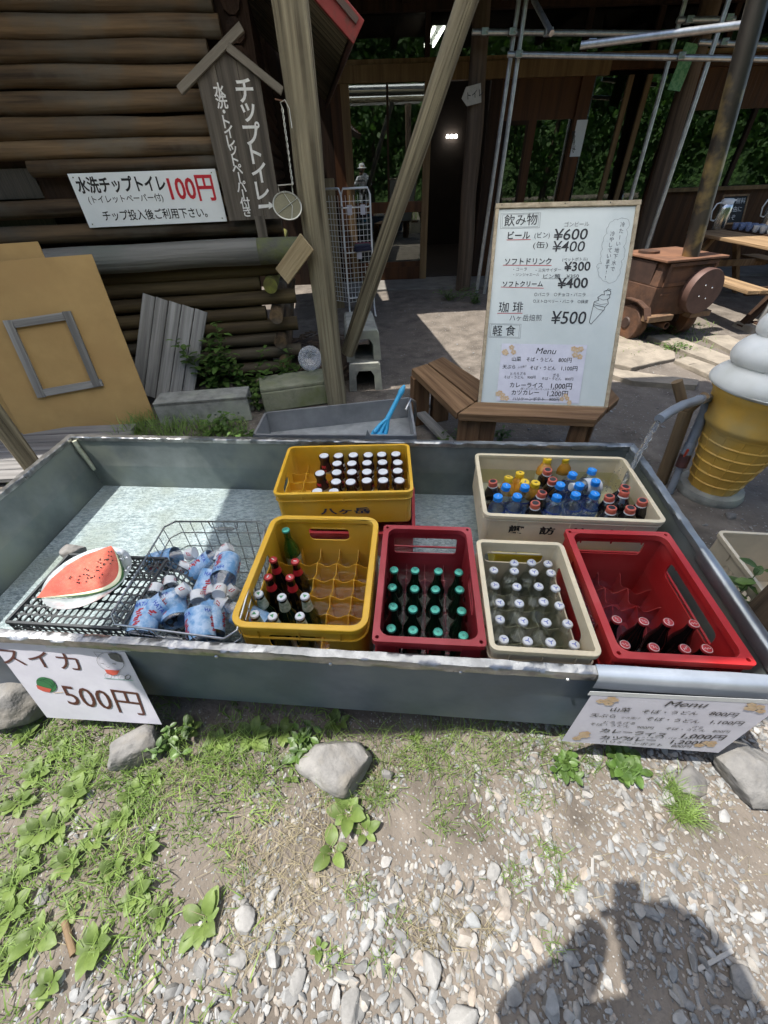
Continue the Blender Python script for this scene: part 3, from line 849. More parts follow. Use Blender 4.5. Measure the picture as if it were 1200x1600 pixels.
# a long lit ceiling lamp inside, seen through the high glass
lampm, t, pbn = mk('lit_tube'); pbn.inputs['Emission Color'].default_value = (1, .98, .92, 1); pbn.inputs['Emission Strength'].default_value = 7
lb = thing('ceiling_lamp', 'lit twin fluorescent tube lamp on the café ceiling behind the high glass', 'lamp', F0 + fdir * .95 + fnor * 1.6 + V((0, 0, 3.12)), FY)
MB().box((0, 0, 0), (.2, 1.2, .05)).build('housing', whitep, lb)
for x in (-.07, .07): MB().cyl((x, -.58, -.045), (x, .58, -.045), .016, n=8).build('tube', lampm, lb)
lb2 = thing('wall_lamp', 'row of three small lit lamps deep inside the dark doorway', 'lamp', WP(706, 213, F0 + fnor * 3.9, fnor), FY)
for k in (-1, 0, 1): MB().lathe([(.01, -.05), (.05, -.045), (.06, 0), (.03, .05)], 10, TR(k * .09, 0, 0) @ Matrix.Scale(.6, 4)).build('bulb', lampm, lb2)
# wall left of door, frames, lintel, high glass
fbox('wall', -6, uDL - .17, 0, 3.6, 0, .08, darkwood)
fbox('door_post', uDL - .17, uDL - .02, 0, 3.4, -.03, .07, redwood_)
fbox('door_frame', uDL - .02, uDL + .1, fz, zL, -.05, .03, doorwood, bevel=.004)
fbox('door_frame', uDR - .04, uDR + .07, fz, zL, -.05, .03, doorwood, bevel=.004)
fbox('lintel', uDL - .05, 3.2, zL + .001, zL + .17, -.06, .05, doorwood, bevel=.004)
fbox('lintel', 3.2, 9.6, zL + .05, zL + .17, -.05, .05, redwood_)
d1 = fbox('glass_door', uDL + .1, uDR - .04, .22, .3, -.03, .02, redwood_)
fbox('rail', uDL + .1, uDR - .04, fz, .219, -.028, .018, redwood_, d1); fbox('rail', uDL + .1, uDR - .04, .98, 1.12, -.034, .016, redwood_, d1)
fbox('pane', uDL + .1, uDR - .04, .301, zL - .002, -.012, -.006, gm, d1)
fbox('muntin', (uDL + uDR) / 2 + .02, (uDL + uDR) / 2 + .05, 1.121, zL - .003, -.024, .0, darkwood, d1)
h = fbox('high_window', uDL, 9.5, zL + .172, zL + .22, -.02, .04, doorwood)
fbox('pane', uDL, 9.5, zL + .221, 3.3, -.005, .003, gm2, h)
for px in (663, 800, 905, 1010, 1120):
    u = fu(px, 90)[0]; fbox('mullion', u, u + .07, zL + .221, 3.3, -.05, .02, darkwood, h)
fbox('top_beam', -1.2, 9.6, 3.02, 3.2, -.14, -.051, darkwood)
# doorway opening then panelled wall
uP0 = fu(770, 300)[0]
u1, u2, u3, u4 = fu(800, 200)[0], fu(835, 200)[0], fu(905, 200)[0], fu(960, 200)[0]
fbox('wall_panel', uOR - .02, uOR + .14, fz, zL, -.02, .06, darkwood)
fbox('wall_panel', uOR + .14, u2 + .02, .0, zL, .0, .06, redwood_)
nw = fbox('narrow_window', uOR + .22, u2 - .1, .95, 2.0, -.012, .0, darkwood); fbox('pane', uOR + .26, u2 - .14, 1.0, 1.95, -.016, -.012, gm, nw)
fbox('wall_panel', u2 + .021, u3 - .12, 2.0, zL, .0, .05, redwood_); fbox('wall_panel', u2 + .021, u3 - .12, 0, .95, .0, .05, redwood_)
sw = fbox('serving_window', u2 + .02, u3 - .12, .951, 1.03, -.06, .05, doorwood)
fbox('pane', u2 + .02, u3 - .12, 1.031, 1.999, .02, .026, gm, sw)
fbox('corner_post', u3 - .119, u3 + .06, 0, zL + .05, -.05, .07, redwood_)
uE = fu(1040, 200)[0]
gw_ = fbox('tall_window', u3 + .061, uE, .75, .83, -.03, .05, doorwood); fbox('pane', u3 + .061, uE, .831, zL, .0, .006, gm, gw_)
for u in (u3 + .55, uE - .5): fbox('mullion', u, u + .07, .831, zL, -.03, .02, doorwood, gw_)
fbox('wall_panel', u3 + .061, uE, 0, .749, .0, .06, redwood_)
zR0, zR1 = fu(1100, 298)[1], fu(1100, 172)[1]
fbox('corner_post', uE, uE + .2, 0, 3.3, -.05, .06, redwood_)
fbox('wall_panel', uE + .2, 9.6, zR1, zL + .05, .0, .06, redwood_); fbox('wall_panel', uE + .2, 9.6, 0, zR0, .0, .06, redwood_)
rw = fbox('long_window', uE + .2, 9.6, zR0 + .001, zR0 + .05, -.09, .03, doorwood); fbox('pane', uE + .2, 9.6, zR0 + .051, zR1 - .001, .01, .016, gm, rw)
for k in range(1, 4): u = uE + .2 + k * 1.05; fbox('mullion', u, u + .06, zR0 + .051, zR1 - .001, -.02, .03, darkwood, rw)
# porch ceiling and rafters
fbox('porch_ceiling', -1.3, 9.8, 3.22, 3.28, -2.4, 4.2, darkwood)
for k in range(9):
    u = -.9 + k * 1.25; MB().box((u, -1.2, 3.14), (.09, 2.3, .13)).build('rafter', darkwood, cafe)
fbox('step', -1.2, 9.6, -.02, fz - .002, -.75, 3.9, mat('porch_concrete', (.2, .19, .17), (.13, .12, .105), rough=.85, scale=5, bump=.2, bscale=50))
# poster on corner post
pp = WP(890, 245, F0 - fnor * .056, fnor); pq = WP(906, 245, F0 - fnor * .056, fnor); pq.z = pp.z
pl = Plane(pp, pq, upv=V((0, 0, .4)))
s = thing('notice', 'narrow white vertical notice on the timber post between café windows', 'notice', M=pl.M)
MB().box((pl.w / 2, .2, 0), (pl.w, .4, .004)).build('board', signwhite, s)
pen = Pen(pl, z=.003); pen.chars('硫黄岳山荘', (896, 208), (896, 236), .055, ink, bold=.02); pen.out(s)
# toilet arrow sign on slim post
a = WY(722, 168, 7.07); b2 = WY(752, 160, 7.07)
pl = Plane(a, b2, upv=V((0, 0, .19)))
s = thing('arrow_sign', 'pale arrow shaped toilet sign nailed to the slim log post', 'sign', M=pl.M)
pw = pl.w
MB().prism([(0, .08), (.06, 0), (pw, .0), (pw, .17), (.06, .17)], -.008, 0).build('board', mat('pale_sign_wood', (.5, .46, .38), rough=.7, scale=20), s)
pen = Pen(pl, z=.003); vs_, fs_ = glyphs('トイレ', .01)
pen.mb(ink).add([(pw * .2 + v[0] * .075, .06 + v[1] * .075, .002) for v in vs_], fs_); pen.out(s)
# small green sign on far log post
a = WY(1043, 140, 7.3); b2 = WY(1062, 143, 7.3); pl = Plane(a, b2, upv=V((0, 0, .42)))
s = thing('green_plaque', 'small green patterned plaque hanging on the far log post', 'plaque', M=pl.M)
MB().box((pl.w / 2, .2, 0), (pl.w, .4, .01)).build('board', mat('green_plaque_paint', (.1, .3, .12), (.2, .42, .2), rough=.6, scale=25, lo=.48, hi=.52), s)
MB().tube([(pl.w / 2, .4, 0), (pl.w / 2 + .03, .45, -.02)], .004, 5).build('hook', wirem, s)

# scaffold
scf = thing('scaffold_frame', 'galvanised scaffold of upright and crossing pipes under the porch roof', 'scaffold', (1.7, 6.9, 0))
def pipe(p0, p1, r=.024): return stick('pipe', p0, p1, r, pipesteel, scf, n=12, rings=1)
def vert(pxb, pyb, pxt, pyt, Y, z0=0):
    a = WY(pxb, pyb, Y); b_ = WY(pxt, pyt, Y); d = (b_ - a).normalized()
    a = a + d * ((z0 - a.z) / d.z); return pipe(a, a + d * ((3.15 - z0) / d.z), .026), a
vert(757, 458, 822, 2, 6.85); vert(745, 455, 810, 5, 6.95)
vert(985, 312, 1071, 0, 7.05); vert(1008, 394, 1137, 5, 6.6)
def hp(x0, y0, Y0, x1, y1, Y1, r=.027): pipe(WY(x0, y0, Y0), WY(x1, y1, Y1), r)
hp(793, 85, 6.8, 1230, 93, 6.5); hp(738, 50, 6.9, 1060, 53, 6.95)
hp(907, 71, 6.0, 1168, 38, 5.6, .03); hp(1058, 31, 7, 1148, 30, 7); hp(1092, 66, 6.9, 1230, 72, 6.8); hp(834, 0, 6.8, 862, 52, 6.3)
for px, py, Y in ((810, 85, 6.77), (757, 50, 6.88), (923, 68, 6.03), (1063, 88, 6.6), (1076, 31, 6.98), (1138, 28, 6.98), (1130, 66, 6.85), (800, 50, 6.86), (857, 50, 6.4)):
    q = WY(px, py, Y); b = MB(); b.box((0, 0, 0), (.075, .075, .06)); b.cyl((.02, -.06, 0), (.02, .05, 0), .009, n=6); b.build('clamp', wirem, scf, Matrix.Translation(q), world=True, bevel=.008)
# prop leg at right (thin pipe on a concrete footing)
ft = W(1180, 515); 
s = thing('prop_pole', 'thin pipe prop standing on a square concrete footing at the right edge', 'pole', ft)
MB().box((0, 0, .03), (.36, .32, .07), top=.85).build('footing', slabstone, s, bevel=.01)
tp = WY(1230, 400, ft.y); d = (tp - ft).normalized()
stick('pipe', ft + V((0, 0, .06)), ft + V((0, 0, 2.9)), .022, pipesteel, s, n=10, rings=1)
b = MB(); b.box((0, 0, .075), (.12, .12, .012)); 
for sx in (-.05, .05): b.cyl((sx, -.04, .06), (sx, -.04, .1), .007, n=6)
b.build('base_plate', rust, s)
# ================================================================== TROUGH
TB = [V((-1.602, 1.832)), V((1.152, 1.55)), V((1.003, .452)), V((-1.66, .735))]     # rim inside line BL BR FR FL
TZ, TFZ, WZ = .5, .2, .335
def lerp(a, b, t): return a + (b - a) * t
trough = thing('metal_trough', 'long galvanised steel water trough with a crumpled bright rim, full of drink crates', 'trough', (-.25, 1.15, 0))
cen = sum(TB, V((0, 0))) / 4
def inset(k): return [q + (cen - q).normalized() * k for q in TB]
bot_ = [q + (cen - q).normalized() * .03 for q in TB]
OB = .135
names = ['wall', 'wall', 'wall', 'wall']
for i in range(4):
    j = (i + 1) % 4
    b = MB(); n = 24
    a0, a1, c0, c1 = TB[i], TB[j], bot_[i], bot_[j]
    vs = []; fs = []
    for k in range(n + 1):
        t = k / n
        for hh in range(7):
            s_ = hh / 6
            p = lerp(lerp(a0, a1, t), lerp(c0, c1, t), s_); z = lerp(TZ, OB, s_)
            ww = .004 * fnoise(t * 5 + i * 3, s_ * 2, 1, 3) * math.sin(PI * s_)
            nn = (p - cen).normalized(); vs.append((p.x + nn.x * ww, p.y + nn.y * ww, z))
    for k in range(n):
        for hh in range(6):
            a = k * 7 + hh; fs.append((a, a + 1, a + 8, a + 7))
    m_in = innersteel
    b.add(vs, fs); b.mi = 1
    out_ = []
    nn = V(((a1 - a0).y, -(a1 - a0).x)).normalized()
    if nn.dot((a0 + a1) / 2 - cen) < 0: nn = -nn
    off = V((nn.x, nn.y)) * .014
    vs2 = [(q[0] + off.x, q[1] + off.y, q[2] + (0 if idx % 7 else 0)) for idx, q in enumerate(vs)]
    b.add(vs2, [f[::-1] for f in fs])
    k0 = [(0, 1), (n * 7, n * 7 + 1)]
    b.build('wall', [innersteel, wallsteel], trough, world=True, smooth=40)
MB().add([(q.x, q.y, TFZ) for q in bot_] + [(q.x, q.y, TFZ - .02) for q in bot_], [(3, 2, 1, 0), (4, 5, 6, 7)]).build('floor', [floorsteel], trough, world=True)
# rim: folded crumpled metal over the top edge
for i in range(4):
    j = (i + 1) % 4
    a0, a1 = TB[i], TB[j]
    nn = V(((a1 - a0).y, -(a1 - a0).x)).normalized()
    if nn.dot((a0 + a1) / 2 - cen) < 0: nn = -nn
    d_ = (a1 - a0).normalized()
    L_ = (a1 - a0).length
    n = int(L_ / .007)
    front = (i == 2)
    prof = [(-.005, -.014), (-.005, .004), (-.002, .008), (.014, .0085), (.024, .007), (.0265, .002), (.026, -.014), (.018, -.018)]
    if front: prof = [(-.005, -.014), (-.005, .004), (-.001, .008), (.012, .008), (.021, .006), (.025, .0), (.026, -.019), (.023, -.024), (.016, -.024)]
    vs = []; fs = []; m_ = len(prof)
    ext = .026
    for k in range(n + 1):
        s_ = -ext + (L_ + 2 * ext) * k / n
        for q, (o_, z_) in enumerate(prof):
            c = .0022 * noise.noise(V((s_ * 12 + i * 9, q * .6, 0))) + .0016 * noise.noise(V((s_ * 55, q * 2.3, 4)))
            c2 = .004 * noise.noise(V((s_ * 16, q * .8, 8 + i)))
            # the profile lives between mitred corners
            oo = o_ + c2 * .7
            if s_ < 0 or s_ > L_: oo = min(oo, .026)
            ss = s_
            lim = oo
            lo_, hi_ = -lim, L_ + lim
            ss = max(lo_, min(hi_, ss))
            p = a0 + d_ * ss + nn * oo
            vs.append((p.x, p.y, TZ + z_ + c))
    for k in range(n):
        for q in range(m_ - 1):
            a = k * m_ + q; fs.append((a, a + m_, a + m_ + 1, a + 1))
    MB().add(vs, fs).build('rim', rimsteel if i != 1 else mat('dull_rim_steel', (.42, .44, .44), (.26, .27, .27), rough=.38, metal=.8, scale=8, bump=.4, bscale=25, rv=.12, bdist=.006), trough, world=True, smooth=38)
# sealant strip in the back left corner, seams
q = bot_[0]; p = TB[0]
MB().tube([(p.x + .016, p.y - .014, TZ - .01), (p.x + .018, p.y - .018, TZ - .05), (lerp(p, q, .6).x + .012, lerp(p, q, .6).y - .014, .4), (q.x + .008, q.y - .008, WZ - .02)], [.012, .013, .012, .01], 8).build('sealant', mat('old_sealant', (.42, .43, .33), (.3, .31, .22), rough=.8, scale=30, bump=.3), trough, world=True, smooth=60)
# pale folded sheet over the right end of the front rim
a = TB[3]; c = TB[2]; dd = (c - a).normalized(); nn = V((dd.y, -dd.x))
fa = W(931, 1050, .5); ta = (V((fa.x, fa.y)) - a).dot(dd)
def fr(s_, o_, z): p = a + dd * s_ + nn * o_; return V((p.x, p.y, z))
LF = (c - a).length
b = MB(); vs = []; fs = []
pr = [(-.004, .5115), (.012, .5125), (.024, .510), (.0295, .502), (.031, .482), (.032, .452)]
n = 30
for k in range(n + 1):
    for q, (o_, z_) in enumerate(pr):
        s_ = lerp(ta, LF + .03, k / n); vs.append(fr(s_, o_ + .0015 * noise.noise(V((s_ * 12, q, 0))), z_ + .001 * noise.noise(V((s_ * 9, q, 3)))))
for k in range(n):
    for q in range(5):
        i0 = k * 6 + q; fs.append((i0, i0 + 6, i0 + 7, i0 + 1))
b.add(vs, fs).build('patch_sheet', foil, trough, world=True, smooth=60)
# lower patch seam on the right wall, screws on the front fold
b = MB()
for px in (886, 720, 515, 330):
    q = W(px, 1058 if px > 600 else 1045, .48); s_ = (V((q.x, q.y)) - a).dot(dd); o = fr(s_, .026, .48); b = MB(); b.cyl(o, o + V((nn.x, nn.y, 0)) * .004, .006, .004, 8); b.build('screw', galv, trough, world=True)
qs = W(1110, 862, .5); s2 = TB[1]
b = MB(); dR = (TB[2] - TB[1]).normalized(); tR = (V((qs.x, qs.y)) - TB[1]).dot(dR)
for k in range(1):
    p = TB[1] + dR * (tR - .001); nR = V((-dR.y, dR.x)); nR = nR if nR.dot(p - cen) > 0 else -nR
    vs = []
    for (o_, z_) in ((-.0085, .47), (-.0085, .506), (-.002, .5125), (.02, .512), (.0305, .504), (.03, .462)):
        for s_ in (0, .5): pp_ = p + dR * s_ + nR * o_; vs.append((pp_.x, pp_.y, z_ + (0.0)))
    b.add(vs, [(2 * i_, 2 * i_ + 1, 2 * i_ + 3, 2 * i_ + 2) for i_ in range(5)])
b.build('patch_sheet', galv, trough, world=True, smooth=60)
# ground soil under the trough is hidden by supporting blocks
for (x, y) in ((-1.2, 1.3), (.75, 1.2), (-.2, 1.3), (.6, .75), (-1.25, .85)):
    tag(MB().box((0, 0, .085), (.3, .16, .19)).build('concrete_block', concrete2, None, TR(x, y, 0, -.1), bevel=.01), 'concrete block beneath the trough, hidden under its ' + ('back left' if (x, y) == (-1.2, 1.3) else 'back right' if x == .75 else 'back middle' if x == -.2 else 'front right' if x == .6 else 'front left') + ' part', 'block')
# water
waterm = thin('running_water', (.92, .96, .96), gloss=.0, rough=.02, bump=.45, bscale=30, bdist=.01, bstretch=(1, 2.0, 1), ior=1.33)
wi = [lerp(TB[k], bot_[k], (TZ - WZ) / (TZ - TFZ)) for k in range(4)]
vs = []; fs = []; NXw, NYw = 150, 70
for j in range(NYw + 1):
    for i in range(NXw + 1):
        l = lerp(wi[3], wi[0], j / NYw); r_ = lerp(wi[2], wi[1], j / NYw); p = lerp(l, r_, i / NXw)
        d = (p - V((.98, 1.2))).length
        vs.append((p.x, p.y, WZ + .0016 * noise.noise(V((p.x * 13, p.y * 22, 0))) + .0007 * noise.noise(V((p.x * 40, p.y * 50, 3)))))
for j in range(NYw):
    for i in range(NXw):
        k = j * (NXw + 1) + i; fs.append((k, k + 1, k + NXw + 2, k + NXw + 1))
tag(MB().add(vs, fs).build('water', waterm, smooth=180), kind='structure')

# ================================================================== CRATES
def wall_panel(b, p0, p1, z0, z1, t, holes=()):
    """vertical sheet from p0 to p1 (2-D), thickness t inward (left of p0->p1); holes = (u0,u1,v0,v1,r)"""
    p0 = V(p0); p1 = V(p1); L_ = (p1 - p0).length; e = (p1 - p0) / L_
    M = Matrix(((e.x, 0, e.y, p0.x), (e.y, 0, -e.x, p0.y), (0, 1, 0, 0), (0, 0, 0, 1)))
    hs = [[(q[0], q[1]) for q in rrect(u1 - u0, v1 - v0, r_, 4, (u0 + u1) / 2, (v0 + v1) / 2)] for (u0, u1, v0, v1, r_) in holes]
    b.prism([(0, z0), (L_, z0), (L_, z1), (0, z1)], -t, 0, hs, M)
def crate(root, Wd, Dp, H, m, r=.03, rw=.014, rh=.022, holes={}, cols=0, rows=0, grid=None, ledge=True, boss=False, div_h=.12, div_lo=.02, floor_holes=True, m2=None, t=.005, wave=.012):
    m2 = m2 or m
    ov = .008
    b = MB()
    w2, d2 = Wd / 2 - ov, Dp / 2 - ov
    rr_ = max(r - ov, .006)
    for k, (p0, p1) in enumerate((((-w2 + rr_, -d2), (w2 - rr_, -d2)), ((w2, -d2 + rr_), (w2, d2 - rr_)), ((w2 - rr_, d2), (-w2 + rr_, d2)), ((-w2, d2 - rr_), (-w2, -d2 + rr_)))):
        wall_panel(b, p0, p1, 0, H - rh, t, holes.get('FRBL'[k], ()))
    for sx, sy, a0 in ((1, -1, -90), (1, 1, 0), (-1, 1, 90), (-1, -1, 180)):
        cx, cy = sx * (w2 - rr_), sy * (d2 - rr_)
        arc = [(cx + rr_ * math.cos(R(a0 + 90 * i / 5)), cy + rr_ * math.sin(R(a0 + 90 * i / 5))) for i in range(6)]
        arc2 = [(cx + (rr_ - t) * math.cos(R(a0 + 90 * i / 5)), cy + (rr_ - t) * math.sin(R(a0 + 90 * i / 5))) for i in range(6)]
        b.prism(arc + arc2[::-1], 0, H - rh)
    b.build('wall', m, root, smooth=35, bevel=.0012, seg=1)
    b = MB()
    hl = [rrect(Wd - 2 * rw, Dp - 2 * rw, max(r - rw, .008))]
    if boss:
        hl = [rrect(Wd - 2 * rw, Dp - 2 * rw, .03)]
        hl += [circ(.0055, 10, sx * (Wd / 2 - rw * .72), sy * (Dp / 2 - rw * .72)) for sx in (-1, 1) for sy in (-1, 1)]
    b.prism(rrect(Wd, Dp, r), H - rh, H, hl)
    b.build('rim', m, root, smooth=35, bevel=.003)
    if ledge:
        b = MB()
        for zz in ledge if isinstance(ledge, (list, tuple)) else (H - .062,):
            b.prism(rrect(Wd - .004, Dp - .004, r), zz, zz + .005, [rrect(Wd - 2 * ov - .0012, Dp - 2 * ov - .0012, rr_)])
        for k in range(3):
            u = (-.3 + .3 * k) * Wd
            for s_ in (-1, 1): b.box((u, s_ * (Dp / 2 - .0055), H - rh - .02), (.004, .005, .036))
        for s_ in (-1, 1):
            for v in (-.25, .25): b.box((s_ * (Wd / 2 - .0055), v * Dp, H - rh - .02), (.005, .004, .036))
        b.build('ledge', m, root, bevel=.001, seg=1)
    # floor
    b = MB(); hl = []
    if cols and floor_holes:
        pw, pd = (2 * w2 - .02) / cols, (2 * d2 - .02) / rows
        for i in range(cols):
            for j in range(rows):
                hl.append(rrect(pw * .5, pd * .5, .006, 2, -w2 + .01 + pw * (i + .5), -d2 + .01 + pd * (j + .5)))
    b.prism(rrect(2 * w2 - 2 * t, 2 * d2 - 2 * t, rr_), .004, .01, hl)
    b.build('floor', m2, root)
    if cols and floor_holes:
        b = MB()  # pale squares painted in for light seen through the floor holes
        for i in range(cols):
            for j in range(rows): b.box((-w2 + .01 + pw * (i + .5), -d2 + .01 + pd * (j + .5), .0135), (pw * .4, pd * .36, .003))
        b.build('hole_light_patch', MATS.get('hole_light_paint') or mat('hole_light_paint', (.8, .75, .6), (.62, .58, .46), rough=.6, scale=12), root)
    if cols:
        b = MB(); iw, id_ = 2 * (w2 - t), 2 * (d2 - t)
        gx0, gdx, gy0, gdy = grid or (-iw / 2, iw / cols, -id_ / 2, id_ / rows)
        def wavy(along, c, lo, hi, pitch, start):
            n = int((hi - lo) / pitch * 6) + 2; th = .0018
            pts = []
            for k in range(n + 1):
                s_ = lo + (hi - lo) * k / n
                zt = div_h - wave * (1 - math.cos(2 * PI * (s_ - start) / pitch)) / 2 - .0
                pts.append((s_, zt))
            poly = [(lo, div_lo)] + [(hi, div_lo)] + pts[::-1]
            if along == 'x': M = Matrix(((1, 0, 0, 0), (0, 0, -1, c), (0, 1, 0, 0), (0, 0, 0, 1)))
            else: M = Matrix(((0, 0, 1, c), (1, 0, 0, 0), (0, 1, 0, 0), (0, 0, 0, 1)))
            b.prism(poly, -th / 2, th / 2, (), M)
        for i in range(1, cols):
            wavy('y', gx0 + gdx * i, -id_ / 2, id_ / 2, gdy, gy0)
        for j in range(1, rows):
            wavy('x', gy0 + gdy * j, -iw / 2, iw / 2, gdx, gx0)
        b.build('cell_divider', m2, root)
CR = {}
def mkcrate(key, name, label, c, yaw, zb, *a, **k):
    t_ = thing(name, label, 'crate', (c[0], c[1], zb), R(yaw), 'drink crates standing in the trough')
    crate(t_, *a, **k)
    CR[key] = t_
    return t_
FLZ = TFZ + .006
mkcrate('Y2', 'bottle_crate', 'deep yellow crate in front with beer bottles and big hand holes', (-.240, .874), -4.9, FLZ, .405, .485, .32, yellowp, r=.05, rw=.02, rh=.02,
        holes={'F': [(.055, .235, .2, .272, .02)], 'B': [(.07, .225, .205, .27, .02)], 'R': [(.16, .3, .225, .27, .02)], 'L': [(.1, .28, .215, .27, .02)]}, cols=5, rows=6, div_h=.155, wave=.02)
mkcrate('R1', 'bottle_crate', 'dark red crate holding mint capped dark bottles', (.131, .806), -5.5, FLZ, .312, .47, .32, redp, r=.012, rw=.019, rh=.02,
        holes={'F': [(.06, .235, .235, .275, .004)], 'B': [(.03, .26, .19, .27, .01)], 'L': [(.15, .3, .21, .265, .02)], 'R': [(.15, .3, .21, .265, .02)]}, cols=4, rows=6, boss=True, div_h=.125, ledge=[.215], wave=.022)
mkcrate('B2', 'bottle_crate', 'narrow beige crate packed with clear white capped soda bottles', (.4375, .741), -6.2, FLZ, .292, .42, .32, beigep, r=.024, rw=.015, rh=.018,
        holes={'F': [(.03, .23, .16, .235, .02)], 'B': [(.03, .23, .22, .275, .022)], 'R': [(.07, .34, .2, .265, .02)], 'L': [(.1, .3, .2, .265, .02)]}, cols=4, rows=6, div_h=.125)
mkcrate('R2', 'bottle_crate', 'bright red crate at the right with eight cola bottles in its front rows', (.785, .739), -5.7, FLZ, .35, .49, .32, redp2, r=.012, rw=.021, rh=.022,
        holes={'F': [(.07, .26, .235, .272, .004)], 'B': [(.05, .28, .215, .275, .01)], 'R': [(.1, .38, .21, .27, .02)], 'L': [(.1, .36, .21, .27, .02)]}, cols=4, rows=6, boss=True, div_h=.115, ledge=[.215], wave=.03)
mkcrate('Y1', 'bottle_crate', 'shallow yellow crate at the back with white capped cream jars', (-.160, 1.443), -1.3, .352, .575, .372, .168, yellowp, r=.03, rw=.013, rh=.016,
        holes={'L': [(.12, .22, .075, .11, .017)], 'R': [(.12, .22, .075, .11, .017)]}, cols=8, rows=5, div_h=.068, wave=.008, ledge=[.125])
mkcrate('B1', 'bottle_tub', 'wide beige tub at the back right full of water and floating drinks', (.718, 1.268), -6.8, .352, .65, .43, .168, beigep, r=.028, rw=.016, rh=.014,
        cols=0, ledge=[.14], floor_holes=False)
tag(CR['B1'], cat='tub')
# crates standing upside down under the two back ones, mostly under water
t_ = thing('support_crate', 'dark red crate under the shallow yellow crate, mostly under water', 'crate', (-.09, 1.36, FLZ), R(-4)); crate(t_, .46, .33, .144, redp, r=.014, cols=0, ledge=False)
t_ = thing('support_crate', 'bright yellow crate under the wide beige tub, mostly under water', 'crate', (.70, 1.235, FLZ), R(-6)); crate(t_, .5, .40, .143, mat('lemon_crate_plastic', (.75, .58, .02), rough=.4), r=.014, cols=0, ledge=False)
cq = W(1119, 828, .3); ca = R(-8); cq = V((cq.x, cq.y)) + V((math.cos(ca), math.sin(ca))) * .22 - V((-math.sin(ca), math.cos(ca))) * .25
t_ = thing('empty_crate', 'pale beige empty crate on the ground outside the right wall of the trough', 'crate', (cq.x, cq.y, .0), ca)
crate(t_, .44, .5, .3, beigep2, r=.03, rw=.014, rh=.02, cols=0, ledge=[.29], floor_holes=False, holes={'L': [(.1, .4, .15, .23, .02)], 'B': []})
b = MB()
for k in range(12): b.box((-.208, -.14 + k * .026, .19), (.004, .006, .085))
b.build('grille', beigep2, t_)
# lettering on crates
def crate_text(root, s_, wd, zz, m, dp, ht, gap=1.0, x0=0.0):
    vs, fs = glyphs(s_, .03)
    a0 = min(v[0] for v in vs); a1 = max(v[0] for v in vs); k = wd / (a1 - a0)
    MB().add([((v[0] - (a0 + a1) / 2) * k + x0, -dp / 2 + .0065, zz + v[1] * ht) for v in vs], fs).build('lettering', m, root)
crate_text(CR['Y1'], '八ヶ岳', .21, .055, inkblue, .372, .036)
crate_text(CR['B1'], '諏　訪　館　倉', .4, .082, ink, .43, .042, x0=-.02)

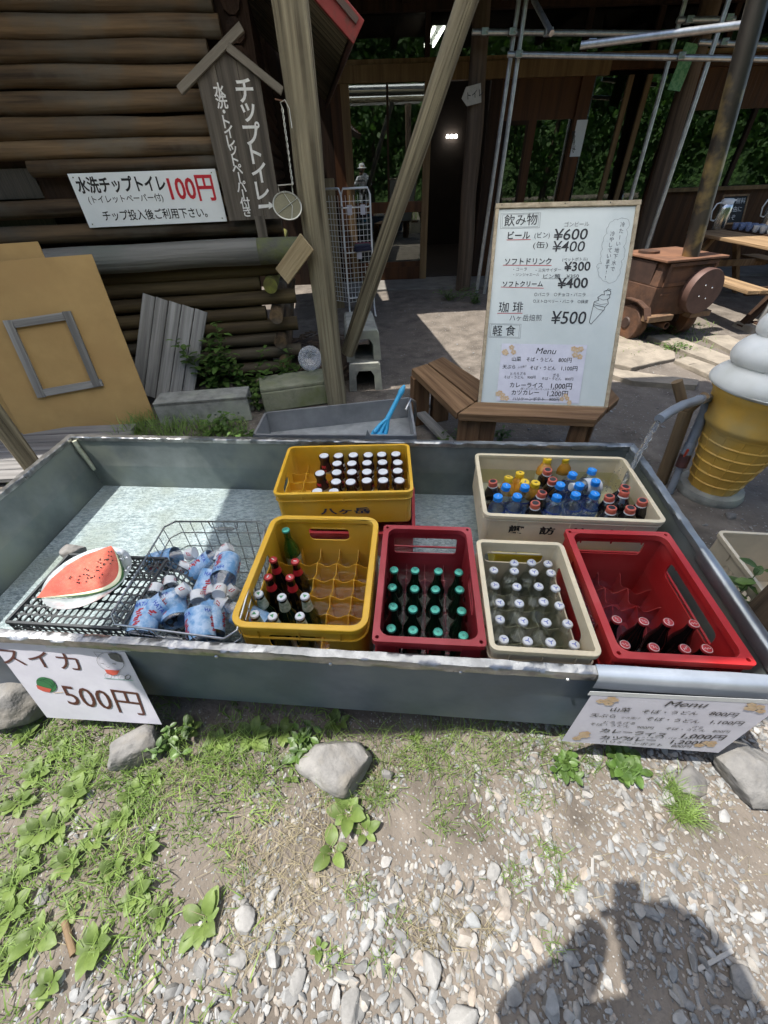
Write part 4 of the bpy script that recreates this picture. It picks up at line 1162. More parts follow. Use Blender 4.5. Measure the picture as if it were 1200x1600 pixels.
# ------------------------------------------------------------------ bottles
def bottle_mesh(kind):
    """lathe profiles; returns (height)"""
    P_ = {
     'beer': [(.0, .0), (.028, 0), (.0305, .004), (.031, .13), (.029, .155), (.018, .185), (.0135, .205), (.0125, .245)],
     'cola': [(.0, .0), (.026, 0), (.028, .006), (.029, .03), (.026, .06), (.0275, .09), (.0295, .13), (.026, .165), (.018, .19), (.0135, .21), (.0125, .24)],
     'soda': [(.0, 0), (.027, 0), (.029, .004), (.029, .145), (.026, .165), (.016, .195), (.0125, .215), (.012, .24)],
     'jar': [(.0, 0), (.026, 0), (.029, .004), (.029, .045)],
     'pet': [(.0, 0), (.031, .001), (.034, .006), (.0335, .04), (.0352, .05), (.0352, .09), (.033, .106), (.02, .13), (.0155, .137), (.0155, .141)],
    }
    return P_[kind]
def make_bottle(kind, name, label, M, glass, capm, lab=None, collar=None, group=None, fill=None):
    t_ = thing(name, label, 'bottle', group=group, M=M)
    pr = bottle_mesh(kind)
    MB().lathe(pr, 18, cap=False).build('body', glass, t_, smooth=50)
    z = pr[-1][1]
    if kind == 'jar':
        b = MB(); b.lathe([(.0292, .045), (.028, .06), (.0225, .08), (.0215, .095), (.0255, .108), (.026, .119), (.0, .1192)], 18, cap=False); b.build('wrapper', collar, t_, smooth=50)
        b = MB(); b.lathe([(.021, .1195), (.021, .1225), (.0195, .1235), (0, .1235)], 20, cap=False); b.build('cap', capm, t_, smooth=40)
        b = MB()
        for k, (a0, m_) in enumerate(((0.3, 0), (2.4, 1), (4.5, 0))):
            b.mi = m_
            vs = []
            for i in range(5):
                a = a0 + i * .22
                for zz in (.05, .078): rr_ = (.0294 if zz < .06 else .0238) ; vs.append((rr_ * math.cos(a), rr_ * math.sin(a), zz))
            b.add(vs, [(2 * i, 2 * i + 2, 2 * i + 3, 2 * i + 1) for i in range(4)])
        b.build('label', [labred, labwhite], t_)
        return t_
    if kind == 'pet':
        b = MB(); b.lathe([(.0185, z - .005), (.019, z - .003)], 16)
        b.lathe([(.0175, z - .001), (.018, z + .002), (.018, z + .014), (.0163, z + .0155), (0, z + .0157)], 22, cap=False)
        b.build('cap', capm, t_, smooth=35)
        if capm is caporange:
            MB().lathe([(.0125, z + .0162), (0, z + .0163)], 14, cap=False).build('cap_disc', black, t_)
            MB().lathe([(.019, z - .014), (.0195, z - .007), (.0175, z - .005)], 16, cap=False).build('neck_ring', labwhite, t_, smooth=60)
        elif capm is capyellow:
            MB().box((0, 0, z + .0162), (.012, .005, .0006)).build('cap_mark', brown, t_, bevel=.0)
        elif capm is capblue:
            MB().box((0, 0, z + .0162), (.014, .0018, .0006)).build('cap_mark', labwhite, t_)
    else:
        # crown cap with fluted skirt
        n = 42; vs = []; fs = []
        for rr_, zz, fl in ((.0148, z - .001, .0010), (.0146, z + .003, .0007), (.0135, z + .0062, 0), (.0125, z + .0068, 0)):
            for i in range(n):
                a = 2 * PI * i / n; q = rr_ + fl * (1 if i % 2 else -1); vs.append((q * math.cos(a), q * math.sin(a), zz))
        for k in range(3):
            for i in range(n): j = (i + 1) % n; fs.append((k * n + i, k * n + j, k * n + n + j, k * n + n + i))
        fs.append(tuple(3 * n + i for i in range(n)))
        MB().add(vs, fs).build('cap', capm, t_, smooth=50)
        b = MB()
        zt = z + .0071
        if collar == 'tri':
            for k in range(3): b.box((0, .004, 0), (.0024, .0075, .0004), TR(0, 0, zt, k * 2 * PI / 3 + .4))
            b.build('cap_mark', labblue, t_)
        elif collar == 'mint':
            b.lathe([(.0105, 0), (.0095, .0003)], 18, TR(0, 0, zt), cap=False); 
            for k in range(4): b.box((0, .0, 0), (.0014, .016, .0004), TR(0, 0, zt, k * PI / 4))
            b.build('cap_mark', mat('cap_mark_green', (.02, .22, .17), rough=.4) if 'cap_mark_green' not in MATS else MATS['cap_mark_green'], t_)
        elif collar == 'script':
            pts = [(-.008, -.002, zt), (-.004, .003, zt), (-.001, -.003, zt), (.003, .003, zt), (.006, -.001, zt), (.009, .002, zt)]
            b.tube(pts, .0011, 4); b.lathe([(.0135, zt - .0006), (.0128, zt + .0002), (.0118, zt + .0002)], 20, cap=False); b.build('cap_mark', mat('pale_red_mark', (.75, .6, .58), rough=.4) if 'pale_red_mark' not in MATS else MATS['pale_red_mark'], t_)
        elif collar == 'tree':
            b.add([(-.006, -.005, zt), (.006, -.005, zt), (0, .008, zt), (-.001, -.005, zt), (.001, -.005, zt), (0, -.009, zt)], [(0, 1, 2)]); b.build('cap_mark', mat('tree_mark', (.05, .28, .1), rough=.4) if 'tree_mark' not in MATS else MATS['tree_mark'], t_)
        elif collar == 'slash':
            b.box((0, 0, 0), (.004, .011, .0004), TR(0, 0, zt, -.5)); b.build('cap_mark', labwhite, t_)
    if lab:
        z0, z1, m_, r0, r1 = lab
        MB().lathe([(r0, z0), (r1, z1)], 20, cap=False).build('label', m_, t_, smooth=60)
    if fill:
        MB().lathe([(q[0] * .93, q[1] + .002) for q in pr if q[1] < fill] + [(.012 if fill > .19 else .024, fill), (0, fill)], 16, cap=False).build('drink', fill_m, t_, smooth=50)
    return t_
fill_m = thin('pale_soda', (.93, .94, .9), gloss=.02, rough=.1)
BZ = FLZ + .01
def gridpos(p0, cv, rv_, i, j): return (p0[0] + cv[0] * i + rv_[0] * j, p0[1] + cv[1] * i + rv_[1] * j)
def place_b(proto, x, y, z, label, tilt=.03, first=False, crate_=None):
    tilt *= .5
    best = min((c for c in CR.values()), key=lambda c: (c.location.x - x) ** 2 + (c.location.y - y) ** 2)
    hw, hd, rr_ = LIM[[k for k in CR if CR[k] is best][0]]
    q = best.matrix_basis.inverted() @ V((x, y, 0)); q.x = max(-hw + rr_, min(hw - rr_, q.x)); q.y = max(-hd + rr_, min(hd - rr_, q.y)); q = best.matrix_basis @ q; x, y = q.x, q.y
    M = TR(x, y, z, rng.uniform(0, 6.28)) @ Matrix.Rotation(rng.normal(0, tilt), 4, 'X') @ Matrix.Rotation(rng.normal(0, tilt), 4, 'Y')
    if first: proto.matrix_basis = M; proto['label'] = label; return proto
    return dup(proto, M, label)
LIM = {'Y2': (.19, .23, .032), 'R1': (.142, .221, .032), 'B2': (.133, .199, .0285), 'R2': (.159, .229, .032), 'Y1': (.272, .17, .0315), 'B1': (.3, .2, .036)}
rown = ['front', 'second', 'third', 'fourth', 'fifth', 'back']
# R1: mint capped
pr_ = None; zz = BZ + .002
for j in range(4):
    for i in range(4):
        x, y = gridpos((-.003 + .0, .659), (.0735, -.0085), (.0095, .0785), i, j)
        lab = 'dark bottle with mint cap in the dark red crate, %s row, %s from the left' % (rown[j], ORD[i + 1])
        if pr_ is None:
            pr_ = make_bottle('beer', 'ale_bottle', lab, None, greenb, capmint, lab=(.06, .125, labgreen, .0312, .0312), collar='mint', group='mint capped bottles in the dark red crate'); place_b(pr_, x, y, zz, lab, first=True)
        else: place_b(pr_, x, y, zz, lab, .022)
# R2: cola
pr_ = None
for j in range(2):
    for i in range(4):
        x, y = gridpos((.675, .582), (.0762, -.007), (.01, .081), i, j)
        lab = 'cola bottle with red cap in the bright red crate, %s row, %s from the left' % (rown[j], ORD[i + 1])
        if pr_ is None:
            pr_ = make_bottle('cola', 'cola_bottle', lab, None, brown, capred, lab=(.105, .135, brown, .0298, .0300), collar='script', group='cola bottles in the bright red crate'); place_b(pr_, x, y, zz, lab, first=True)
        else: place_b(pr_, x, y, zz, lab, .03)
# B2: clear soda
pr_ = None
for j in range(6):
    for i in range(4):
        if j == 5 and i == 0: continue
        x, y = gridpos((.333, .615), (.0672, -.0068), (.0088, .0655), i, j)
        lab = 'clear soda bottle in the narrow beige crate, %s row, %s' % (rown[j], ('leftmost', 'second from the left', 'third from the left', 'rightmost')[i])
        if pr_ is None:
            pr_ = make_bottle('soda', 'soda_bottle', lab, None, clearg, capwhite, collar='tri', group='clear soda bottles in the narrow beige crate', fill=.165); place_b(pr_, x, y, zz, lab, first=True)
        else: place_b(pr_, x, y, zz, lab, .025)
# Y2: beers
def y2(i, j): return gridpos((-.422, .723), (.0765, -.0085), (.0096, .0745), i, j)
pr_ = None
for j in range(2):
    for i in range(3):
        x, y = y2(i, j); lab = 'dark bottle with green tree cap in the deep yellow crate, %s row, %s' % (rown[j], ('left', 'middle', 'right')[i])
        if pr_ is None:
            pr_ = make_bottle('beer', 'beer_bottle', lab, None, greenb, capwhite, lab=(.188, .232, labgreen, .0182, .0134), collar='tree', group='beer bottles with green tree caps'); place_b(pr_, x, y, zz + .012, lab, first=True)
        else: place_b(pr_, x, y, zz + .012, lab, .03)
pr_ = None
for j in (2, 3):
    for i in range(2):
        x, y = y2(i, j); lab = 'dark bottle with red cap in the deep yellow crate, %s red row, %s' % (('front', 'back')[j - 2], ('left', 'right')[i])
        if pr_ is None:
            pr_ = make_bottle('beer', 'beer_bottle', lab, None, brown, capred, lab=(.188, .214, labred, .0182, .0136), collar='slash', group='beer bottles with red caps'); place_b(pr_, x, y, zz + .012, lab, first=True)
        else: place_b(pr_, x, y, zz + .012, lab, .03)
x, y = y2(0, 5); gbt = make_bottle('beer', 'beer_bottle', 'single bright green bottle in the back left cell of the deep yellow crate', None, greenl, capmint, lab=(.05, .12, labgreen, .0312, .0312), collar='mint')
place_b(gbt, x + .01, y, zz + .03, gbt['label'], first=True)
# Y1: jars
pr_ = None
rows_ = {0: (1, 2), 1: (2, 3, 4, 5, 6), 2: (1, 2, 3, 4, 5, 6), 3: (2, 3, 4, 5, 6), 4: (1, 2, 3, 4, 5, 6)}
y1pos = {(1, 0): (-.270, 1.297), (2, 0): (-.205, 1.293)}
for j, cs in rows_.items():
    for ii in cs:
        x = -.272 + (ii - 1) * .0682; y = 1.3035 + j * .0692 - (ii - 1) * .0012
        lab = 'cream jar with white cap in the shallow yellow crate, %s row, %s jar place' % (rown[j] if j < 4 else 'back', ORD[ii])
        if pr_ is None:
            pr_ = make_bottle('jar', 'jar', lab, None, mat('cream_glass', (.6, .54, .4), (.52, .46, .33), rough=.25), capwhite, collar=mat('brown_wrapper', (.03, .018, .014), (.05, .02, .014), rough=.2, scale=60), group='white capped jars in the shallow yellow crate'); tag(pr_, cat='jar'); place_b(pr_, x, y, .374, lab, first=True)
        else: place_b(pr_, x, y, .374, lab, .035)
# B1: floating bottles
BW = .445
def px1(x, y): return (730 + x / 3.636, 690 + y / 3.636)
sets = [('pet', 'sports_drink_bottle', 'sports drink bottle with blue cap in the beige tub', petblue, capblue, (.03, .094, labblue, .0356, .0356), [(175, 315), (222, 255), (285, 312), (328, 258), (510, 315), (530, 247), (600, 187), (617, 302), (638, 248), (710, 165), (730, 228), (725, 300)], 'blue capped bottles in the beige tub'),
        ('pet', 'cola_bottle', 'dark cola bottle with coral cap in the beige tub', brown, caporange, (.03, .085, black, .0356, .0356), [(146, 232), (457, 165), (485, 220), (425, 293), (387, 355), (808, 315), (820, 382), (893, 290), (897, 262), (928, 382), (995, 340)], 'coral capped cola bottles in the beige tub'),
        ('pet', 'juice_bottle', 'amber juice bottle with yellow cap in the beige tub', amberjuice, capyellow, (.035, .08, labwhite, .0356, .0356), [(235, 208), (300, 183), (327, 232), (388, 238), (455, 103), (557, 98)], 'yellow capped bottles in the beige tub')]
for kind, nm, lb_, gl, cp_, lab_, pts, grp in sets:
    pts = sorted(pts); pr_ = None
    for k, (x_, y_) in enumerate(pts):
        p = W(*px1(x_, y_), .505)
        tl = .10 if cp_ is not capblue else .07
        if cp_ is capyellow: tl = .16
        lab = '%s, %s such cap from the left' % (lb_, ORD[k + 1])
        if pr_ is None:
            pr_ = make_bottle(kind, nm, lab, None, gl, cp_, lab=lab_, group=grp)
            if cp_ is capblue:
                vs, fs = glyphs('AQUARIUS', .02); b = MB()
                for off in (0, PI):
                    b.add([(.0361 * math.cos(off + v[0] * .36 - .85), .0361 * math.sin(off + v[0] * .36 - .85), .076 + v[1] * .0155) for v in vs], fs)
                b.build('lettering', labwhite, pr_)
            o = pr_; fresh = True
        else: o = dup(pr_, None, lab); 
        a = rng.uniform(0, 6.28) if cp_ is not capblue else rng.uniform(-.5, .5) - 1.57
        T = Matrix.Rotation(rng.normal(0, tl), 4, 'X') @ Matrix.Rotation(rng.normal(0, tl), 4, 'Y')
        # cap top stays at p
        off = T @ V((0, 0, .15))
        o.matrix_basis = Matrix.Translation(p - off) @ T @ Matrix.Rotation(a, 4, 'Z')
        o.location = o.matrix_basis.translation
# one clear bottle lying in the tub
t_ = make_bottle('pet', 'water_bottle', 'clear bottle with a white code printed label lying in the beige tub', None, pet, capwhite, lab=(.03, .1, labwhite, .0355, .0355))
p = W(957, 748, .49); t_.matrix_basis = TR(p.x - .03, p.y, .452, R(-80)) @ Matrix.Rotation(R(82), 4, 'X')
# tub water
wt = thin('tub_water', (.9, .92, .84), gloss=.015, rough=.05, bump=.25, bscale=22, bdist=.004, ior=1.33)
tw = MB().prism(rrect(.62, .4, .02), BW - .0005, BW, (), TR(.718, 1.268, 0, R(-6.8)))
tag(tw.build('tub_water', wt), kind='structure')
b = MB(); vs = []; fs = []; n = 60
# stream from the pipe: a twisted thin ribbon of water, then droplets
s0 = WY(1030, 655, 1.62); s0 = W(1027, 660, .62); s1 = W(965, 772, BW)
pts = []; rs = []
for k in range(26):
    t = k / 25; p = lerp(s0, s1, t); p.z = s0.z + (s1.z - s0.z) * (t * .55 + t * t * .45) + .0
    pts.append(p + V((.004 * noise.noise(V((t * 9, 0, 0))), .004 * noise.noise(V((t * 9, 5, 0))), 0))); rs.append(.0125 * (1 - .3 * t) * (1 + .5 * noise.noise(V((t * 16, 1, 2)))))
b.tube(pts, rs, 9)
ws = mat('falling_water', (.8, .83, .85), rough=.05, spec=.8)
ws.node_tree.nodes['Principled BSDF'].inputs['Transmission Weight'].default_value = .92
ws.node_tree.nodes['Principled BSDF'].inputs['IOR'].default_value = 1.33
pts2 = [p + V((.009 * math.sin(k * .9), .007 * math.cos(k * .9), 0)) for k, p in enumerate(pts)]
b.tube(pts2, .0028, 6)
for k in range(110):
    t = rng.random() ** .6; p = lerp(s0, s1, t); s_ = .01 + .03 * t
    q = V((p.x + rng.normal(0, s_), p.y + rng.normal(0, s_), s0.z + (s1.z - s0.z) * t + rng.normal(0, .012)))
    if q.z < BW: q.z = BW + .004
    M = Matrix.Translation(q) @ Matrix.Scale(rng.uniform(.0012, .0034), 4); b.lathe([(0, -1), (.7, -.7), (1, 0), (.7, .7), (0, 1)], 6, M, cap=False)
tag(b.build('falling_water', ws, smooth=180), kind='stuff')

# ================================================================== BASKETS AND WATERMELON
bt = thing('plastic_basket', 'dark grey perforated plastic basket turned over, carrying the watermelon plate', 'basket', (-.93, .845, 0), R(-6))
def perforated(b, o, ex, ey, Lx, Ly, nx_, ny_, t=.003, bw=.0045, n=None):
    ex = V(ex); ey = V(ey); o = V(o); nn = ex.cross(ey).normalized() * t
    Mx = Matrix((ex.normalized(), ey.normalized(), nn.normalized())).transposed().to_4x4(); Mx.translation = o
    hl = []
    cw, ch = Lx / nx_, Ly / ny_
    for i in range(nx_):
        for j in range(ny_):
            hl.append(rrect(cw - bw, ch - bw, min(cw, ch) * .22, 1, cw * (i + .5), ch * (j + .5)))
    b.prism([(0, 0), (Lx, 0), (Lx, Ly), (0, Ly)], 0, t, hl, Mx)
b = MB()
perforated(b, (-.235, -.14, .47), (1, 0, 0), (0, 1, 0), .37, .28, 17, 9)
perforated(b, (-.235, -.142, .355), (1, 0, 0), (0, 0, 1), .37, .113, 17, 6)
perforated(b, (-.235, .142, .355), (1, 0, 0), (0, 0, 1), .37, .113, 17, 6)
perforated(b, (-.238, -.14, .355), (0, 1, 0), (0, 0, 1), .28, .113, 11, 6)
perforated(b, (.139, -.14, .47), (.13, 0, -.125), (0, 1, 0), .18, .28, 9, 12)
b.box((-.05, -.142, .474), (.376, .008, .01)); b.box((-.05, .142, .474), (.376, .008, .01)); b.box((-.238, 0, .474), (.008, .284, .01)); b.box((.137, 0, .474), (.009, .284, .01))
b.build('basket_body', blackp, bt)


rs_ = rock('round dark stone in the trough behind the overturned basket', 112, 860, (.05, .04, .04), 71, .37)
rs_.location.z = .36
# plate and slice
pc = W(132, 905, .49)
plate = thing('plate', 'clear wrapped round plate on the dark basket under the watermelon', 'plate', (pc.x + .015, pc.y + .005, .484), 0)
pm = mat('clear_plate', (.62, .66, .67), (.42, .46, .48), rough=.12, metal=.5, scale=22, bump=.3, bscale=30)
MB().lathe([(0, 0), (.08, 0), (.105, .006), (.132, .014), (.134, .017), (.104, .0095), (.08, .003), (0, .003)], 36, cap=False).build('dish', pm, plate, smooth=60)
b = MB()
for k in range(16):
    a = rng.uniform(-.9, 1.9); rr_ = rng.uniform(.09, .125); b.lathe([(0, 0), (.009, .001), (.008, .005), (0, .007)], 7, TR(rr_ * math.cos(a), rr_ * math.sin(a), .009) @ Matrix.Scale(rng.uniform(.5, 1.1), 4), cap=False)
b.build('crumpled_wrap', mat('wrap_film', (.75, .78, .78), (.4, .42, .42), rough=.08, metal=.6, scale=40), plate, smooth=60)
A = W(57, 934, .505); B = W(174, 853, .53)
mel = thing('watermelon_slice', 'big red watermelon slice with black seeds wrapped on the plate', 'watermelon', (A + B) / 2)
ex = (B - A).normalized(); Lc = (B - A).length
dn = W(150, 928, .5) - (A + B) / 2; dn = (dn - ex * dn.dot(ex)); hgt = dn.length * 1.02; dn.normalize()
nz_ = ex.cross(-dn).normalized()
if nz_.z < 0: nz_ = -nz_
Mm = Matrix((ex, -dn, nz_)).transposed().to_4x4(); Mm.translation = (A + B) / 2
# arc outline: chord along x, bulge towards -y and skewed to the right tip
def arcp(t, k=1.0):
    x = -Lc / 2 + Lc * t
    y = -hgt * k * (math.sin(PI * t ** 1.18)) ** .8
    return x + .03 * math.sin(PI * t) * k, y
NA, NR = 36, 14
vs = []; fs = []
for j in range(NR + 1):
    k = j / NR
    for i in range(NA + 1):
        x, y = arcp(i / NA, k)
        z = .012 * math.sin(PI * i / NA) * (1 - k) + .004 * fnoise(x, y, 22, 3) + .028 * math.sin(PI * i / NA) * (1 - k) 
        vs.append((x, y, z))
for j in range(NR):
    for i in range(NA):
        a = j * (NA + 1) + i; fs.append((a, a + NA + 1, a + NA + 2, a + 1))
mflesh = mat('watermelon_flesh', (.55, .15, .1), (.5, .09, .065), rough=.7, scale=18, bump=.3, bscale=60, sub=.1, coat=.0, spec=.15)
MB().add(vs, fs).build('flesh', mflesh, mel, Mm, world=True, smooth=180)
vs2 = [(q[0] * 1.02, q[1] * 1.03, q[2] + .004 + .0035 * noise.noise(V((q[0] * 60, q[1] * 35, 1)))) for q in vs]
MB().add(vs2, fs).build('cling_film', thin('cling_film', (.97, .97, .97), gloss=.0, rough=.12, bump=.9, bscale=34, bdist=.03, ior=1.1), mel, Mm, world=True, smooth=180)
# rind: pale layer then green, curving below
vs = []; fs = []; ms = []
for i in range(NA + 1):
    for k, dz in ((1.0, .002), (1.03, .002), (1.1, -.001), (1.13, -.008), (1.1, -.024), (.9, -.036), (.5, -.04), (0, -.03)):
        x, y = arcp(i / NA, k); y0 = 0 if k else .002
        e_ = min(1, math.sin(PI * i / NA) * 4); vs.append((x, y if k else y0, dz * (.25 + .75 * e_)))
for i in range(NA):
    for q in range(7):
        a = i * 8 + q; fs.append((a, a + 1, a + 9, a + 8)); ms.append(0 if q < 2 else (1 if q < 6 else 0))
b = MB().add(vs, fs); b.m = ms
b.build('rind', [mat('rind_white', (.62, .66, .4), (.7, .62, .42), rough=.4), mat('rind_green', (.05, .16, .03), (.02, .07, .02), rough=.35, scale=30, stretch=(1, .3, 1))], mel, Mm, world=True, smooth=60)
b = MB()
for k in range(40):
    t = rng.uniform(.35, .93); kk = rng.uniform(.3, .82) if k % 3 else rng.uniform(.45, .6)
    x, y = arcp(t, kk); z = .04 * math.sin(PI * t) * (1 - kk) + .002
    b.lathe([(0, -1), (.7, -.6), (1, 0), (.7, .6), (0, 1)], 7, TR(x, y, z, rng.uniform(0, 3)) @ Matrix.Diagonal((.0036, .0021, .0014, 1)), cap=False)
b.build('seed_marks', mat('seed_black', (.02, .01, .008), rough=.3), mel, Mm, world=True, smooth=180)
# wire basket
wc = [W(262, 815, .52), W(418, 815, .52), W(369, 1000, .52), W(166, 974, .52)]
wc[2] = W(366, 1000, .52)
cb = sum(wc, V((0, 0, 0))) / 4
wb = thing('wire_basket', 'stainless wire basket with coil handles holding clear water bottles', 'basket', (cb.x, cb.y, .22))
b = MB()
def loop(z, k):
    q = [cb + (p - cb) * k for p in wc]; out = []
    for i in range(4):
        a, c, d = q[i - 1], q[i], q[(i + 1) % 4]
        for t in (0, .5, 1):
            p1 = c + (a - c).normalized() * .03 * (1 - t); p2 = c + (d - c).normalized() * .03 * t
            out.append(V(((p1 + p2 - c).x, (p1 + p2 - c).y, z)))
    return out
for z, k, r_ in ((.52, 1.0, .0034), (.468, .975, .0022), (.4, .955, .0022), (.33, .94, .0022), (.25, .92, .003)):
    b.tube(loop(z, k), r_, 6, closed=True)
for i in range(4):
    j = (i + 1) % 4; n = 9 if i % 2 == 0 else 11
    for k in range(1, n):
        t = k / n
        a = lerp(wc[i], wc[j], t)
        q = cb + (a - cb) * .92
        b.tube([(a.x, a.y, .523), (a.x, a.y, .51), (q.x, q.y, .25)], .0016, 5)
        if i < 2:
            a2 = lerp(wc[(i + 3) % 4], wc[(i + 2) % 4], t); q2 = cb + (a2 - cb) * .92
            b.tube([(q.x, q.y, .25), (q2.x, q2.y, .25)], .0016, 4)
b.build('wire_frame', wirem, wb, world=True, smooth=60)
for i in (0, 2):
    m_ = lerp(wc[i], wc[(i + 1) % 4], .55 if i == 0 else .5); e = (wc[(i + 1) % 4] - wc[i]).normalized(); up = V((0, 0, -1))
    b = MB(); b.tube([m_ - e * .055, m_ - e * .05 + up * .03, m_ - e * .03 + up * .04, m_ + e * .03 + up * .04, m_ + e * .05 + up * .03, m_ + e * .055], .0024, 6)
    hel = []
    for k in range(110):
        a = k * 2 * PI / 8; hel.append(m_ + e * (-.03 + .06 * k / 110) + up * .04 + V((0, 0, 1)) * .008 * math.cos(a) + e.cross(up) * .008 * math.sin(a))
    b.tube(hel, .0011, 4)
    b.build('handle', wirem, wb, world=True, smooth=60)
# bottles lying in the wire basket: (label end px) -> (cap px)
def wpx(x, y): return (150 + x / 4.444, 840 + y / 4.444)
lying = [((560, 140), (690, 105), .44, 'lying at the back left with a red arrow mark'), ((520, 430), (640, 340), .47, 'lying across the middle, its base to the front left'), ((900, 230), (850, 400), .47, 'with big pale label at the back right'), ((340, 580), (420, 330), .45, 'at the front left with the big red mark'),
         ((560, 600), (505, 290), .43, 'slanting to the upper left beside the middle one'), ((720, 580), (700, 380), .45, 'in the front middle, blue label up'), ((640, 210), (570, 200), .42, 'cap up at the left under the others'), ((840, 200), (880, 110), .45, 'pointing its cap to the back right'), ((870, 110), (935, 60), .44, 'smallest looking, by the coil handle'),
         ((930, 480), (840, 430), .44, 'at the right against the wires'), ((800, 600), (810, 345), .42, 'upright cap in the middle right'), ((900, 420), (970, 340), .43, 'at the right rim, cap up')]
pr_ = None
for k, ((x0, y0), (x1, y1), z, tail) in enumerate(lying):
    a = W(*wpx(x0, y0), z - .01); c = W(*wpx(x1, y1), z + .008)
    d = (c - a).normalized()
    lab = 'water bottle %s in the wire basket' % tail
    if pr_ is None:
        pr_ = make_bottle('pet', 'water_bottle', lab, None, pet, capwhite, lab=(.008, .095, lablight, .0355, .0355), group='water bottles in the wire basket')
        vs, fs = glyphs('HATA', .02); b = MB(); b.mi = 0
        for off in (0, 2.1, 4.2): b.add([(.0359 * math.cos(off + v[0] * .42), .0359 * math.sin(off + v[0] * .42), .075 + v[1] * .016) for v in vs], fs)
        b.mi = 1
        for off in (.6, 2.7, 4.8):
            for q in range(8):
                a0 = off + .1 * math.sin(q * 1.9) ; zz_ = .02 + q * .006
                vs2 = [(.036 * math.cos(a0 + s_), .036 * math.sin(a0 + s_), zz_ + e_) for s_, e_ in ((-.16, 0), (.16, .002), (.2, .007), (-.12, .005))]
                b.add(vs2, [(0, 1, 2, 3)])
        b.build('lettering', [labblue, labred], pr_)
        b = MB(); b.lathe([(.0185, .13), (.0187, .1575)], 16, cap=False); b.mi = 1
        for a0 in (0, 2, 4): b.add([(.0191 * math.cos(a0 + s_), .0191 * math.sin(a0 + s_), z_) for s_, z_ in ((0, .139), (.5, .141), (.7, .153), (.2, .150))], [(0, 1, 2, 3)])
        b.build('cap_sleeve', [labwhite, labred], pr_, smooth=60)
        o = pr_
    else: o = dup(pr_, None, lab)
    o.matrix_basis = Matrix.Translation(c - d * .19) @ rot_to(d) @ Matrix.Rotation(k * 1.7, 4, 'Z') @ Matrix.Scale(1.2, 4)

# ================================================================== PAPERS ON THE TROUGH
def sheet_thing(nm, label, pl, u0, u1, v0, v1, m, v0r=None):
    s_ = thing(nm, label, 'sheet', M=pl.M)
    vs = []; fs = []; n = 16
    for j in range(n + 1):
        for i in range(n + 1):
            u = lerp(u0, u1, i / n); v = lerp(v0 if v0r is None else lerp(v0, v0r, i / n), v1, j / n); vs.append((u, v, 0))
    for j in range(n):
        for i in range(n): k = j * (n + 1) + i; fs.append((k, k + 1, k + n + 2, k + n + 1))
    o0 = len(vs)
    b = MB().add(vs, fs); b.add([(q[0], q[1], -.0006) for q in vs], [f[::-1] for f in fs])
    b.build('paper', m, s_)
    return s_
# left: watermelon price
A = W(40, 1002, .47); B = W(190, 1009, .468); A.z = B.z = .469
pl = Plane(A, B, (253, 1132))
ey = pl.ey.copy()
if ey.z < 0: pass
# origin at the bottom: rebuild with up pointing up
low = B - A
def hang(pxTL, zT, pxTR, pxB, lift=.0):
    A = W(*pxTL, zT); B = W(*pxTR, zT)
    e = (B - A).normalized(); C = WP(*pxB, B, e); dnv = C - B
    n_ = e.cross(-dnv).normalized()
    A2 = A + dnv + n_ * lift; B2 = B + dnv + n_ * lift
    return Plane(A2, B2, upv=-dnv)
pl = hang((0, 1000), .47, (190, 1009), (253, 1132))
print('price sheet h', pl.h, 'w', pl.w, pl.n)
s = sheet_thing('price_sheet', 'white laminated sheet with brown watermelon price taped to the left front rim', pl, pl.w - .42, pl.w, 0, pl.h, paper)
pen = Pen(pl, lambda x, y: (x / 4.615, 990 + y / 4.615), z=.0016)
pen.text('スイカ', (32, 208), (600, 262), inkb, hs=1.0, bold=.0)
pen.text('500円', (500, 505), (1048, 575), inkb, hs=1.35, bold=.0)
# small watermelon drawing
def ell(cx, cy, rx, ry, a=0, n=22, a0=0, a1=2 * PI):
    return [(cx + rx * math.cos(t) * math.cos(a) - ry * math.sin(t) * math.sin(a), cy + rx * math.cos(t) * math.sin(a) + ry * math.sin(t) * math.cos(a)) for t in [a0 + (a1 - a0) * i / n for i in range(n + (0 if a1 - a0 > 6 else 1))]]
pen.blob(ell(337, 365, 78, 48, .45), fgreen, 0)
for k in range(3): pen.line(ell(337 + k * 14 - 14, 365 - k * 4, 64 - k * 10, 20 + k * 9, .45, 10, 3.3, 6.1), .0016, mat('dark_print_green', (.01, .07, .03)) if k == 0 and 'dark_print_green' not in MATS else MATS['dark_print_green'], .0004)
pen.blob([(265, 365), (330, 385), (375, 395), (362, 420), (315, 412), (275, 392)], fpink, .0008)
pen.line([(390, 425), (455, 420)], .003, flower, .0002)
# a plain cat holding a slice
pen.line(ell(800, 200, 100, 66, .25, 26) + [ell(800, 200, 100, 66, .25, 26)[0]], .0012, inkg, 0)
pen.line([(712, 175), (678, 128), (745, 135)], .0012, inkg, .0002); pen.line([(835, 140), (872, 150), (893, 215)], .0012, inkg, .0002)
pen.blob([(778, 140), (838, 134), (868, 155), (888, 205), (845, 198), (800, 175)], inkg, .0004)
pen.line([(730, 208), (750, 214)], .0022, ink, .0006); pen.line([(815, 212), (838, 216)], .0022, ink, .0006); pen.line([(770, 232), (782, 242), (795, 236)], .0009, ink, .0006)
pen.blob([(758, 255), (865, 262), (850, 290), (815, 298), (775, 285)], fpink, .0006)
for cx, cy in ((785, 300), (880, 310)): pen.line(ell(cx, cy, 26, 20, .2, 12) + [ell(cx, cy, 26, 20, .2, 12)[0]], .001, inkg, .0007)
pen.line(ell(925, 310, 20, 16, -.6, 10), .003, inkg, .0007)
